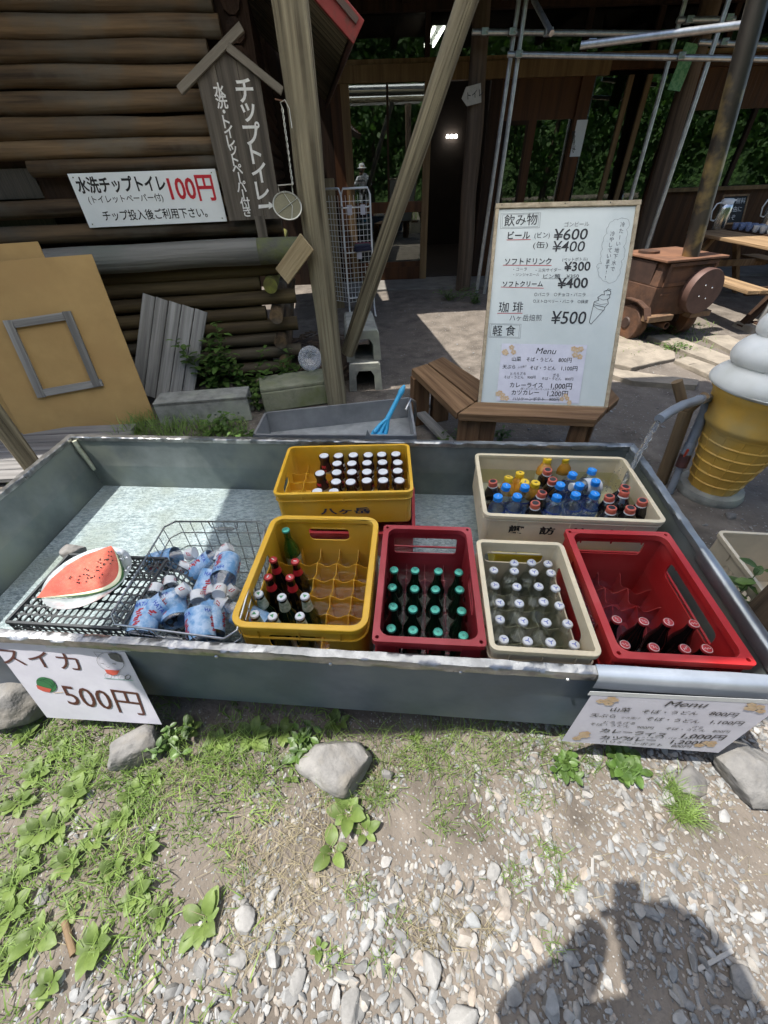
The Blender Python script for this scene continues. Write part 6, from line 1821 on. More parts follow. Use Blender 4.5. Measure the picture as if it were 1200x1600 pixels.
# white wire rack with folded cloths
ra = WY(507, 480, 5.75); rb_ = WY(585, 495, 5.75)
t_ = thing('wire_rack', 'white wire display rack on castors behind the log brace', 'rack', (-.25, 5.7, 0))
def PR(px, py, Y=5.75): return WY(px, py, Y)
xl, xm, xr = -.62, -.36, -.03
b = MB()
for (xa, ya, xb, yb) in ((xl, 5.95, xm, 5.75), (xm, 5.75, xr, 5.85)):
    n = 12
    b.tube([(xa, ya, .12), (xa, ya, 1.3), (xa + (xb - xa) * .08, ya + (yb - ya) * .08, 1.36), (xa + (xb - xa) * .92, ya + (yb - ya) * .92, 1.36), (xb, yb, 1.3), (xb, yb, .12)], .011, 8)
b.build('frame', whitep, t_, world=True, smooth=60)
b = MB()
for (xa, ya, xb, yb) in ((xl, 5.95, xm, 5.75), (xm, 5.75, xr, 5.85)):
    for k in range(1, 7): x = lerp(xa, xb, k / 7); y = lerp(ya, yb, k / 7); b.cyl((x, y, .2), (x, y, 1.3), .0026, n=5, cap=False)
    for k in range(20): z = .2 + k * .055; b.cyl((xa, ya, z), (xb, yb, z), .0026, n=5, cap=False)
b.build('mesh_panel', whitep, t_, world=True)
for z in (.3, .78, 1.2):
    b = MB(); b.tube([(xm, 5.74, z), (xm + .03, 5.5, z), (xr - .02, 5.6, z), (xr, 5.84, z)], .006, 6)
    for k in range(9): t = k / 8; b.cyl((lerp(xm + .01, xr - .01, t), lerp(5.74, 5.84, t), z), (lerp(xm + .03, xr - .03, t), lerp(5.5, 5.6, t), z), .0025, n=5, cap=False)
    b.build('shelf', whitep, t_, world=True)
for x, y in ((xl, 5.95), (xm, 5.75), (xr, 5.85)):
    b = MB(); b.tube([(x, y, .13), (x + .01, y - .12, .06), (x + .02, y - .2, .05)], .01, 6); b.cyl((x, y - .02, .03), (x + .02, y - .02, .03), .028, n=12); b.build('castor', whitep, t_, world=True, smooth=50)
for k, (u, z) in enumerate(((.3, 1.2), (.75, 1.2), (.55, .78))):
    MB().box((lerp(xm, xr, u), 5.52, z - .02), (.055, .003, .09)).build('price_tag', paper, t_, world=True)
for k, (c_, lab) in enumerate([((.22, .015, .05), 'dark red folded cloth on the wire rack shelf'), ((.07, .11, .1), 'dark green folded cloth on the wire rack shelf'), ((.03, .03, .06), 'navy folded cloth on the wire rack shelf')]):
    m_ = mat('cloth_%d' % k, c_, rough=.9, scale=30, bump=.3); b = MB()
    for q in range(3): b.box((0, 0, .012 + q * .02), (.2 - .01 * q, .09, .017))
    tag(b.build('folded_cloth', m_, None, TR(-.14 - k * .0, 5.76 - k * .1, .785, .2 + k * .1), bevel=.006), lab, 'cloth')
t_ = box_thing('wooden_board', 'narrow fresh wooden board standing behind the thick post', 'board', (WY(516, 300, 6.3).x, 6.3, 0), (.12, .02, 1.45), .1, MATS['fresh_board'])
# ================================================================== ICE CREAM DISPLAY, TAP, CRATE
ic = W(1112, 757, .05); ix, iy = ic.x + .0, ic.y + .0
t_ = thing('ice_cream_display', 'giant white swirled soft ice cream in a yellow waffle cone on a round concrete base', 'display', (ix, iy, 0))
MB().lathe([(.165, 0), (.17, .02), (.16, .05), (.1, .056), (0, .056)], 40, cap=False).build('base', concrete, t_, smooth=40)
b = MB(); z0, z1 = .05, .43; r0, r1 = .118, .192
prof = [(r0 - .004, z0)]
nz = 6
for k in range(nz):
    za = z0 + (z1 - z0) * k / nz; zb_ = z0 + (z1 - z0) * (k + 1) / nz
    ra_ = r0 + (r1 - r0) * k / nz; rb2 = r0 + (r1 - r0) * (k + 1) / nz
    prof += [(ra_ + .001, za + .003), (rb2 - .001, zb_ - .01), (rb2 + .005, zb_ - .006), (rb2 + .005, zb_ - .002)]
prof += [(r1 + .006, .432), (r1 + .022, .45), (r1 + .028, .47), (r1 + .024, .49), (.232, .60), (.25, .625), (.252, .645), (.235, .652), (.2, .652)]
b.lathe(prof, 44, cap=False)
b.build('cone', coney, t_, smooth=38)
b = MB()
for k in range(14):
    a = 2 * PI * k / 14; ca, sa = math.cos(a), math.sin(a)
    b.tube([((r0 + .0) * ca, r0 * sa, z0 + .004), ((r1 + .0) * ca, r1 * sa, z1)], .0045, 6)
b.build('waffle_rib', coney, t_, smooth=60)
b = MB()
# swirl: stacked tilted rounded tiers
vs = []; fs = []
NT, NS = 120, 48
tiers = [(0.655, .262), (.815, .232), (.955, .185), (1.08, .125), (1.18, .06)]
def rad(z, a):
    # smooth outline with bulging tiers whose seams climb around (a spiral)
    h_ = (z - .65) - .13 * ((a / (2 * PI)) - .5) * 1.0
    k = h_ / .135; f_ = k - math.floor(k)
    base = max(0, .275 * (1 - max(0, (z - .66)) / .66) ** .72)
    bul = (abs(math.sin(PI * min(max(f_, 0), 1)))) ** .55
    return base * (.80 + .2 * bul) 
for j in range(NT + 1):
    z = .648 + .6 * (j / NT)
    for i in range(NS):
        a = 2 * PI * i / NS + 1.9; a_ = (2 * PI * i / NS)
        r_ = rad(z, a_); vs.append((r_ * math.cos(a), r_ * math.sin(a), z))
for j in range(NT):
    for i in range(NS):
        i2 = (i + 1) % NS; fs.append((j * NS + i, j * NS + i2, (j + 1) * NS + i2, (j + 1) * NS + i))
b.add(vs, fs); b.lathe([(.2, .64), (.262, .646), (.27, .66), (.25, .67)], 40, cap=False)
b.build('soft_cream', creamw, t_, smooth=60)
b = MB(); 
# tap: pvc pipe up, elbow, spout; wooden forked stake
pb_ = W(1046, 770, 0); el = W(1113, 628, .60)
el = WY(1110, 622, 1.93); mo_ = W(1030, 655, .625)
t_ = thing('water_pipe', 'grey pvc standpipe with a bent spout pouring water into the trough', 'pipe', (pb_.x, pb_.y, 0))
base = V((pb_.x - .0, pb_.y, 0)); u_ = (el - base)
b = MB(); b.tube([base, base + u_ * .5], .019, 12); b.tube([base + u_ * .5, el], .024, 12); b.tube([base + u_ * .44, base + u_ * .56], .028, 12)
ml = lerp(el, mo_, .62); b.tube([base + u_ * .88, el + V((-.004, 0, 0)), lerp(el, mo_, .12) + V((0, 0, .012)), ml + V((0, 0, .028)), lerp(el, mo_, .8) + V((0, 0, .02)), mo_], [.026, .027, .024, .0215, .0215, .021], 14)
b.tube([lerp(el, mo_, .2) + V((0, 0, .014)), lerp(el, mo_, .3) + V((0, 0, .019))], .0255, 14)
b.build('pipe', pvc, t_, world=True, smooth=50)
MB().tube([base + u_ * .3, base + u_ * .43], .029, 12).build('coupling', mat('rusty_coupling', (.09, .03, .025), (.05, .02, .018), rough=.6), t_, world=True, smooth=50)
MB().tube([base + u_ * .42, base + u_ * .5], .026, 12).build('brass_fitting', mat('old_brass', (.28, .23, .12), (.16, .13, .08), rough=.45, metal=.7), t_, world=True, smooth=50)
b = MB(); q = base + u_ * .47 + V((-.02, -.02, 0)); b.box((q.x, q.y, q.z), (.012, .01, .05)); b.build('valve_lever', mat('red_paint', (.5, .06, .03), rough=.5), t_, world=True, bevel=.003)
b = MB()
for k in range(4): q = lerp(el, mo_, .34 + k * .045) + V((0, -.021, .024)); b.lathe([(.003, 0), (.003, .002)], 8, Matrix.Translation(q) @ Matrix.Rotation(R(80), 4, 'X'))
b.build('pipe_hole', black, t_, world=True)
s0_ = W(1035, 748, 0.02); fk = WY(1072, 640, 1.9); tpk = WY(1060, 598, 1.93)
t_ = thing('forked_stake', 'brown forked branch stake holding up the grey spout', 'stake', s0_)
stick('stem', s0_ - V((0, 0, .03)), fk, .036, stakewood, t_, r1=.032, wob=.004, seed=91)
stick('prong', fk + (s0_ - fk).normalized() * .02, WY(1058, 596, 1.95), .026, stakewood, t_, r1=.027, wob=.003, seed=92)
stick('prong', fk + (s0_ - fk).normalized() * .02, WY(1102, 618, 1.84), .024, stakewood, t_, r1=.022, wob=.003, seed=93)
# ================================================================== JEEP SHAPED STOVE
jr0 = W(1008, 512, .22); jr1 = W(1090, 500, .22)
jang = math.atan2(jr1.y - jr0.y, jr1.x - jr0.x)
jang = R(14)
t_ = thing('car_shaped_stove', 'rusty iron stove shaped like an off road car with a flue', 'stove', (2.78, 4.34, 0), jang)
# local: x across the rear, y forward (away), z up
JW = .70; JL = 1.35
b = MB()
b.box((JW / 2, .36, .41), (JW, .72, .28)); b.build('lower_body', rust, t_, bevel=.008)
b = MB(); vs = [(0.0, .0, .551), (JW, .0, .551), (JW, .72, .551), (0, .72, .551), (.03, .03, .76), (JW - .03, .03, .76), (JW - .03, .6, .76), (.03, .6, .76)]
b.add(vs, [(3, 2, 1, 0), (4, 5, 6, 7), (0, 1, 5, 4), (1, 2, 6, 5), (2, 3, 7, 6), (3, 0, 4, 7)]); b.build('cabin', rust, t_, bevel=.006)
MB().box((JW / 2, .3, .772), (JW + .03, .66, .02)).build('roof', mat('rust_roof', (.2, .095, .05), (.12, .058, .033), rough=.7, scale=8), t_, bevel=.004)
MB().lathe([(.1, 0), (.1, .02), (.0, .024)], 20, TR(.17, .42, .783), cap=False).build('roof_lid', rust, t_, smooth=40)
MB().box((JW / 2, 1.0, .4), (JW - .06, .56, .24)).build('bonnet', rust, t_, bevel=.02)
for z, hh, m_ in ((.74, .16, 'w'),):
    b = MB(); hl = [[(.06, -.07), (.58, -.07), (.58, .07), (.06, .07)]]
    b.prism([(.03, -.1), (.61, -.1), (.61, .1), (.03, .1)], 0, .012, hl, Matrix(((1, 0, 0, 0.03), (0, 0, -1, .0), (0, 1, 0, .65), (0, 0, 0, 1)))); b.build('rear_window_frame', rust, t_)
    b = MB(); b.prism([(.1, -.09), (.6, -.09), (.52, .1), (.1, .1)], 0, .012, (), Matrix(((0, 0, -1, .012), (1, 0, 0, 0), (0, 1, 0, .65), (0, 0, 0, 1)))); b.build('side_window', mat('dark_iron', (.07, .04, .03), (.04, .025, .02), rough=.6, metal=.3), t_)
MB().lathe([(.0, 0), (.205, 0), (.205, .09), (.2, .098), (.0, .1)], 40, Matrix.Translation((.52, -.005, .49)) @ Matrix.Rotation(R(90), 4, 'X'), cap=False).build('spare_wheel', mat('dark_rust_disc', (.12, .065, .05), (.085, .045, .035), rough=.6, scale=10, metal=.2), t_, smooth=40)
b = MB()
for a in (0, 1, 2, 3): b.lathe([(.009, 0), (.006, .004)], 8, Matrix.Translation((.52 + .07 * math.cos(a * PI / 2 + .5), -.106, .49 + .07 * math.sin(a * PI / 2 + .5))) @ Matrix.Rotation(R(90), 4, 'X'))
b.build('wheel_bolt', stainless, t_)
b = MB(); b.box((.12, -.03, .27), (.3, .1, .055)); b.box((.62, -.03, .27), (.26, .1, .055)); b.build('bumper', mat('rust_bumper', (.2, .12, .06), (.11, .06, .035), rough=.7, scale=20), t_, bevel=.005)
MB().lathe([(.03, 0), (.034, 0), (.034, .2), (.03, .2)], 16, Matrix.Translation((.24, -.0, .19)) @ Matrix.Rotation(R(90), 4, 'X') @ TR(0, 0, -.13), cap=False).build('exhaust_pipe', rust, t_, smooth=40)
b = MB(); b.box((.14, -.006, .48), (.12, .012, .02)); b.build('handle', rust, t_)
for (x, y) in ((-.03, .2), (JW - .09, .2), (-.03, 1.02), (JW - .09, 1.02)):
    w_ = MB().lathe([(.05, 0), (.17, 0), (.18, .015), (.18, .105), (.17, .12), (.05, .12)], 30, Matrix.Translation((x, y, .18)) @ Matrix.Rotation(R(90), 4, 'Y'), cap=True).build('wheel', rust, t_, smooth=40)
    MB().lathe([(.0, -.01), (.05, -.01), (.06, .0)], 20, Matrix.Translation((x - .001, y, .18)) @ Matrix.Rotation(R(90), 4, 'Y'), cap=False).build('hub', MATS['dark_iron'], w_)
b = MB()
for y in (.2,):
    pts = [(y - .26, .26), (y - .2, .36), (y - .08, .4), (y + .08, .4), (y + .2, .36), (y + .26, .26)]
    for (ya, za), (yb, zb_) in zip(pts, pts[1:]): b.add([(-.06, ya, za), (.02, ya, za), (.02, yb, zb_), (-.06, yb, zb_), (-.06, ya, za + .012), (.02, ya, za + .012), (.02, yb, zb_ + .012), (-.06, yb, zb_ + .012)], [(3, 2, 1, 0), (4, 5, 6, 7), (0, 1, 5, 4), (1, 2, 6, 5), (2, 3, 7, 6), (3, 0, 4, 7)])
b.build('wheel_arch', rust, t_)
Mj = wm(t_)
cb0 = Mj @ V((.36, .09, .775)); ct0 = WY(1186, -5, cb0.y + .02)
stick('flue', cb0, cb0 + (ct0 - cb0) * 1.3, .073, chimneym, t_, rings=1, n=24)
# ================================================================== PICNIC TABLE, POTS, CUPS
tA = W(1075, 361, .75); tB = W(1215, 388, .75)
ang = math.atan2((tB - tA).y, (tB - tA).x)
def picnic(label, o, ang, L_=2.0, tw=.62):
    t_ = thing('picnic_table', label, 'table', (o[0], o[1], 0), ang)
    for k in range(4): MB().box((L_ / 2, k * tw / 4 + .075, .735), (L_, tw / 4 - .008, .035)).build('table_board', MATS.get('table_board') or wood('table_board', (.36, .24, .13), (.17, .11, .06), axis='X', scale=18, k=.05), t_, bevel=.004)
    for y in (-.42, tw + .22): 
        for k in range(2): MB().box((L_ / 2, y + k * .13, .435), (L_, .12, .035)).build('seat_board', MATS['table_board'], t_, bevel=.004)
    for x in (.25, L_ - .25):
        b = MB()
        for s_ in (-1, 1):
            p0 = V((x, tw / 2 + s_ * .52, .02)); p1 = V((x, tw / 2 + s_ * .15, .715)); Mx = Matrix.Translation(p0) @ rot_to(p1 - p0); b.box((0, 0, (p1 - p0).length / 2), (.09, .045, (p1 - p0).length), Mx)
            b = b
        b.box((x + .045, tw / 2, .4), (.04, 1.4, .08)); b.build('trestle', darkwood if x > 1 else tablewood, t_)
    return t_
tb = picnic('brown picnic table with thermos pots and cups at the right by the café', (tA.x, tA.y), ang, 2.1, .74)
def on_table(px, py, z=.754): return W(px, py, z)
def pot(label, p, s_=1.0):
    t_ = thing('thermos_pot', label, 'thermos', p)
    MB().lathe([(0, 0), (.062, 0), (.064, .01), (.064, .17), (.058, .2), (.05, .21)], 24, Matrix.Scale(s_, 4), cap=False).build('body', stainless, t_, smooth=50)
    MB().lathe([(.055, .205), (.056, .235), (.04, .25), (0, .252)], 20, Matrix.Scale(s_, 4), cap=False).build('lid', whitep, t_, smooth=50)
    b = MB(); b.tube([V((-.06, 0, .22)) * s_, V((-.1, 0, .21)) * s_, V((-.12, 0, .15)) * s_, V((-.1, 0, .08)) * s_, V((-.062, 0, .07)) * s_], .009, 8); b.box((.06 * s_, 0, .235 * s_), (.05, .025, .02)); b.build('handle', whitep, t_, smooth=60)
    return t_
pot('steel thermos pot with white handle standing before the small chalkboard', on_table(1119, 358), 1.35); pot('steel thermos pot cut off by the right edge of the photo', on_table(1196, 352), 1.4)
p = on_table(1136, 352); a = WY(1125, 345, p.y + .12); c_ = WY(1150, 350, p.y + .12); a.z = c_.z = .76
plc = Plane(a, V((c_.x, a.y, a.z)), upv=V((0, .12, .34)))
t_ = thing('chalkboard', 'small wood framed chalkboard standing on the picnic table', 'chalkboard', M=plc.M)
cw = .36
MB().box((cw / 2 - .02, .17, -.005), (cw, .34, .008)).build('slate', mat('slate_black', (.02, .022, .022), (.035, .037, .037), rough=.8), t_)
b = MB(); 
for x in (-.02, cw - .02): b.box((x, .17, 0), (.022, .36, .02))
for y in (0, .345): b.box((cw / 2 - .02, y, .001), (cw + .02, .022, .022))
b.build('frame', tablewood, t_)
b = MB()
for k, s_ in enumerate(('お茶 無料', 'ご自由に', 'どうぞ')):
    vs, fs = glyphs(s_); b.add([(v[0] * .07 + .02, v[1] * .075 + .25 - k * .1, .001) for v in vs], fs)
b.build('lettering', inkw, t_)
p = on_table(1172, 362); tray = thing('serving_tray', 'flat brown tray of cups on the picnic table', 'tray', (p.x + .02, p.y - .1, .7535), ang + .06)
MB().prism(rrect(.75, .3, .03), 0, .012).build('tray_base', darkwood, tray)
blueg = mat('blue_cup', (.1, .16, .36), (.35, .4, .5), rough=.3, scale=60); cupw = mat('white_cup', (.72, .73, .72), rough=.3)
pr_ = None
for k in range(18):
    j, i = divmod(k, 6); 
    x, y = -.3 + i * .118, -.09 + j * .085
    q = Matrix(tray.matrix_basis) @ V((x, y, .0125)); blue_ = i < 3
    lab = '%s cup on the tray, %s row, %s from the left' % ('blue patterned' if blue_ else 'white', ('front', 'middle', 'back')[j], ORD[i + 1])
    o = thing('tea_cup', lab, 'cup', q, 0, 'cups on the serving tray')
    MB().lathe([(.022, 0), (.035, .03), (.037, .07), (.034, .07), (.03, .03), (0, .01)], 14, cap=False).build('bowl', blueg if blue_ else cupw, o, smooth=60)
picnic('darker picnic table farther right behind the first one', (tA.x + 2.4, tA.y + .6), ang, 2.2)
# stone paving
def slab(label, pts, seed):
    P_ = [W(*p, 0) for p in pts]; c = sum(P_, V((0, 0, 0))) / len(P_)
    out = []
    for i in range(len(P_)):
        a, c2 = P_[i], P_[(i + 1) % len(P_)]
        for k in range(8):
            q = lerp(a, c2, k / 8); nn = (q - c).normalized(); q = q + nn * .02 * noise.noise(V((q.x * 4 + seed, q.y * 4, 0))); out.append((q.x - c.x, q.y - c.y))
    if sum(out[i][0] * out[(i + 1) % len(out)][1] - out[(i + 1) % len(out)][0] * out[i][1] for i in range(len(out))) < 0: out = out[::-1]
    tag(MB().prism(out, 0, .05).build('paving_slab', slabstone, None, TR(c.x, c.y, -.012), bevel=.01), label, 'slab')
slab('broad pale slab nearest the whiteboard with a cracked edge', [(935, 548), (960, 522), (1052, 555), (1052, 565), (985, 580), (950, 572)], 1)
slab('thin cracked slab lying in front of the broad slab', [(935, 585), (960, 583), (1090, 600), (1085, 608), (1045, 606), (985, 602)], 2)
slab('long pale slab in the middle of the stone path', [(1010, 530), (1045, 528), (1152, 568), (1145, 585), (1072, 556)], 3)
slab('pale slab of the stone path running behind the ice cream display', [(1052, 568), (1072, 562), (1142, 588), (1130, 602)], 4)
slab('back slab of the stone path by the footing', [(1095, 531), (1135, 529), (1190, 556), (1178, 566), (1150, 560)], 5)
# ================================================================== PLANTS
leafm = mat('broad_leaf', (.18, .25, .065), (.1, .155, .035), rough=.5, scale=14, isl=.3, spec=.35)
leafm.node_tree.nodes['Principled BSDF'].inputs['Subsurface Weight'].default_value = 0
def make_leafy(m, k=.35):
    t = m.node_tree; N, L = t.nodes, t.links; p = N['Principled BSDF']; s_ = p.inputs['Base Color'].links[0].from_socket
    tr = N.new('ShaderNodeBsdfTranslucent'); mx = N.new('ShaderNodeMixShader'); mx.inputs[0].default_value = k
    L.new(s_, tr.inputs[0]); L.new(p.outputs[0], mx.inputs[1]); L.new(tr.outputs[0], mx.inputs[2]); L.new(mx.outputs[0], N['Material Output'].inputs[0])
make_leafy(leafm)
nettle = mat('weed_leaf', (.12, .2, .045), (.06, .12, .024), rough=.45, scale=18, isl=.3); make_leafy(nettle)
grassm = mat('grass_blade', (.22, .32, .075), (.12, .2, .04), rough=.6, scale=6, isl=.35); make_leafy(grassm)
strawm = mat('dry_grass', (.24, .205, .12), (.16, .135, .08), rough=.8, scale=6, isl=.3)
def leaf(b, M, L_, Wd_, curl=.25, fold=.25, nseg=6, stem=.25, wav=.04, seed=0):
    vs = []; fs = []
    for i in range(nseg + 1):
        t = i / nseg
        w_ = Wd_ / 2 * (math.sin(PI * min(1, t * .97 + .02) ** .85) ** .62) + .0006
        y = stem * L_ + L_ * t; z = L_ * (curl * t - curl * 1.35 * t * t)
        for s_ in (-1, -.5, 0, .5, 1):
            vs.append((s_ * w_, y, z + abs(s_) * w_ * fold + wav * Wd_ * math.sin(i * 2.1 + s_ * 2 + seed) * abs(s_)))
    for i in range(nseg):
        for j in range(4): k = i * 5 + j; fs.append((k, k + 1, k + 6, k + 5))
    b.add(vs, fs, M)
    sw = .0016; b.add([(-sw, 0, 0), (sw, 0, 0), (sw, stem * L_ + .003, .001), (-sw, stem * L_ + .003, .001)], [(0, 1, 2, 3)], M)
def plantain(label, px, py, n, size, seed, z=.0):
    rr = random.Random(seed); b = MB(); p = W(px, py, z); z0 = gh(p.x, p.y)
    for k in range(n):
        a = 2 * PI * k / n + rr.uniform(-.4, .4); l_ = size * rr.uniform(.65, 1.15)
        M = Matrix.Rotation(a, 4, 'Z') @ Matrix.Rotation(rr.uniform(.1, .65), 4, 'X'); leaf(b, M, l_, l_ * rr.uniform(.58, .76), .3, .2, seed=k)
    o = b.build('plantain_plant', leafm, None, TR(p.x, p.y, z0 + .004), smooth=180); return tag(o, label, 'plant', None)
PL = [(672, 1185 - 0, 0, 0)]
spots = [(395, 1150, 8, .075, 'big leafed plantain under the trough, right of the propping rock'), (345, 1160, 6, .06, 'plantain against the trough wall beside the price sheet corner'), (440, 1145, 6, .055, 'plantain left of the big grey boulder'), (300, 1140, 6, .055, 'shaded plantain by the flat propping rock'),
         (530, 1130, 6, .05, 'plantain at the wall right above the big boulder'), (545, 1270, 8, .07, 'tall plantain right below the big boulder'), (520, 1330, 5, .06, 'pale plantain in gravel below the boulder'), (570, 1300, 5, .05, 'plantain with hanging leaves right of the boulder foot'),
         (320, 1440, 9, .065, 'plantain rosette in the middle of the lower left gravel'), (255, 1430, 5, .038, 'plantain just left of the middle gravel rosette'), (150, 1480, 8, .065, 'plantain by the short wood piece in the lower left'), (80, 1540, 6, .05, 'lowest plantain near the left corner'), (120, 1240, 8, .06, 'plantain among grass at the left middle'),
         (60, 1300, 8, .065, 'plantain in the thick weeds at the left edge'), (190, 1280, 6, .055, 'plantain at the right side of the left weeds'), (180, 1360, 6, .045, 'small plantain between weeds and gravel on the left'), (60, 1210, 7, .06, 'plantain in the sunny grass under the price sheet'), (20, 1380, 6, .055, 'plantain at the very left edge above the gravel'),
         (455, 1215, 3, .035, 'tiny plantain left of the big boulder foot'), (500, 1480, 4, .03, 'small yellowish seedling in lower gravel'), (240, 1215, 5, .045, 'plantain below the propping rock'), (230, 1330, 5, .045, 'plantain on the dry grass patch'), (10, 1500, 6, .05, 'yellow green plantain cut by the left edge'), (650, 1150, 4, .04, 'small plantain at the foot of the wall'), (115, 1420, 5, .045, 'plantain over the dark slate stone')]
more = [(40, 1150, 'sheet bottom left corner'), (95, 1175, 'dark boulder'), (140, 1200, 'flat propping rock, on its left'), (30, 1255, 'left edge, upper part'), (95, 1290, 'left edge clump, inner side'), (150, 1310, 'left weeds, middle'), (45, 1345, 'left edge, middle part'), (110, 1350, 'left weeds, lower middle'), (210, 1240, 'grass right of the left weeds'), (15, 1430, 'left edge, lower part'), (60, 1465, 'gravel border at lower left'), (215, 1395, 'gravel border under the left weeds')]
for px, py, tail in more: spots.append((px, py, 7, .05 + .015 * ((px * 7 + py) % 10) / 10, 'small plantain growing by the ' + tail))
for i, (px, py, n, sz_, lab) in enumerate(spots): plantain(lab, px, py, n, sz_ * .8, 100 + i)
# upright leafy weeds by the cabin and the trough
def weed(label, p, h_, n, size, seed, m=nettle, spread=.1, nm='leafy_weed'):
    rr = random.Random(seed); root = thing(nm, label, 'plant', p, 0, None)
    b = MB(); st_ = MB()
    for s_ in range(n):
        a = rr.uniform(0, 2 * PI); tip = V((rr.uniform(-1, 1) * spread, rr.uniform(-1, 1) * spread * .6, h_ * rr.uniform(.55, 1.05)))
        b0 = V((rr.uniform(-.3, .3) * spread, rr.uniform(-.3, .3) * spread, 0)); mid = lerp(b0, tip, .5) + V((0, 0, .04))
        st_.tube([b0, mid, tip], [.003, .0025, .0012], 5)
        nn = max(3, int(h_ / .05))
        for k in range(nn):
            t = .25 + .75 * k / (nn - 1); q = lerp(lerp(b0, mid, t), lerp(mid, tip, t), t)
            for o in (0, PI):
                M = Matrix.Translation(q) @ Matrix.Rotation(a + k * 1.57 + o, 4, 'Z') @ Matrix.Rotation(rr.uniform(-.35, .45), 4, 'X')
                l_ = size * rr.uniform(.6, 1.1) * (1.1 - .35 * t); leaf(b, M, l_, l_ * .58, .15, .2, 5, .2, seed=k)
    st_.build('stem', nettle, root); b.build('foliage', m, root, smooth=180)
    return root
weed('tall nettle like weed before the log wall beside the slatted panel', V((-1.42, 3.36, 0)), .62, 8, .095, 1, spread=.2)
weed('nettle like weed in the middle of the clump by the cabin', V((-1.12, 3.36, 0)), .42, 8, .085, 2, spread=.2)
weed('weed at the right of the clump next to the plastic lid', V((-.85, 3.42, 0)), .36, 8, .075, 3, spread=.2)
weed('low weed between the two concrete channel blocks', V((-1.0, 3.1, 0)), .2, 6, .06, 4, spread=.1)
weed('low heart leaved weed before the pale concrete channel', V((-1.28, 2.72, 0)), .14, 9, .07, 5, spread=.16)
weed('pale leafed weed between channel block and steel basin', V((-.98, 2.6, 0)), .1, 8, .05, 6, spread=.14)
weed('green weed under the left arm of the angled bench', V((.42, 2.35, 0)), .14, 8, .05, 7, spread=.13)
weed('small weed under the front bench seat', V((.85, 2.45, 0)), .12, 4, .05, 8, spread=.06)
weed('low weeds at the foot of the slim log post', W(710, 468), .16, 16, .06, 9, spread=.35)
weed('weeds right of the slim log post by the whiteboard', W(745, 475), .14, 10, .06, 10, spread=.22)
weed('bright weeds in front of the car shaped stove wheel', W(985, 525), .12, 18, .05, 11, spread=.25)
weed('bright weeds under the rear of the car shaped stove', W(1055, 520), .12, 20, .05, 12, spread=.3)
weed('weed strip in the joint of the stone path', W(1050, 548), .06, 12, .04, 13, spread=.2)
weed('leafy weed growing beside the empty pale crate', V((1.33, .9, 0)), .36, 3, .075, 14, spread=.07)
weed('green lobed weed below the right menu sheet', W(985, 1200), .035, 12, .045, 15, spread=.07)
weed('small lobed weed left of the right menu sheet foot', W(880, 1200), .03, 10, .035, 16, spread=.06)
weed('fern like weed at the trough foot right of the price sheet', W(270, 1165), .08, 6, .04, 17, spread=.08)
weed('bushy weed in shadow at the trough foot near the middle', W(470, 1170), .08, 7, .04, 18, spread=.08)
def blades(name, items, m):
    """items: (x, y, z, height, lean, width)"""
    vs = []; fs = []
    for (x, y, z, h_, ln, w_) in items:
        a = rng.uniform(0, 2 * PI); dx, dy = math.cos(a), math.sin(a); px_, py_ = -dy * w_, dx * w_; o = len(vs)
        for k, (t, ww) in enumerate(((0, 1), (.35, .9), (.7, .6), (1, .05))):
            r_ = ln * h_ * t ** 1.7; zz_ = z + h_ * t * (1 - .35 * ln * t)
            vs += [(x + dx * r_ + px_ * ww, y + dy * r_ + py_ * ww, zz_), (x + dx * r_ - px_ * ww, y + dy * r_ - py_ * ww, zz_)]
        for k in range(3): fs.append((o + 2 * k, o + 2 * k + 1, o + 2 * k + 3, o + 2 * k + 2))
    return tag(MB().add(vs, fs).build(name, m, smooth=180), kind='stuff')
it = []
def put(x, y, h_, ln=.8, w_=.0012): it.append((x, y, gh(x, y), h_, ln, w_))
for k in range(19000):
    x = rng.uniform(-1.5, -.2); y = rng.uniform(-.25, .75)
    d = 1.0 if x < -.62 else max(0, 1 - (x + .62) * 3.4)
    d *= 1.0 if y > .12 else max(0, 1 - (.12 - y) * 3.5)
    if y > .42: d = max(d, .45)
    if rng.random() < d * (.5 + fnoise(x, y, 5, 6)): put(x, y, rng.uniform(.015, .055), rng.uniform(.4, 1.4), rng.uniform(.0008, .0026))
for k in range(1000):
    x = rng.uniform(-1.0, .6); y = rng.uniform(.40, .56); put(x, y, rng.uniform(.04, .13), rng.uniform(.3, 1.1), .0009)
for px, py, n, sp_, hh in ((430, 1250, 90, .06, .03), (350, 1330, 90, .06, .03), (300, 1300, 120, .07, .03), (230, 1260, 160, .06, .035), (700, 1250, 60, .05, .03), (760, 1290, 60, .05, .03), (830, 1250, 60, .05, .03), (620, 1440, 40, .04, .025), (590, 1240, 150, .06, .05), (640, 1180, 120, .09, .05), (760, 1185, 120, .12, .05), (1065, 1270, 260, .035, .055), (1050, 1235, 120, .03, .06), (690, 1290, 60, .05, .035), (860, 1330, 60, .04, .035), (530, 1240, 100, .05, .05), (560, 1390, 70, .05, .03), (800, 1370, 60, .05, .03), (600, 1500, 40, .04, .03), (880, 1380, 60, .03, .03), (520, 1500, 50, .03, .03), (860, 1480, 30, .03, .03), (700, 1200, 140, .13, .05), (920, 1190, 90, .07, .045)):
    p = W(px, py)
    for k in range(n): put(p.x + rng.normal(0, sp_ * .55), p.y + rng.normal(0, sp_ * .4), hh * rng.uniform(.4, 1.2), rng.uniform(.4, 1.3), .001)
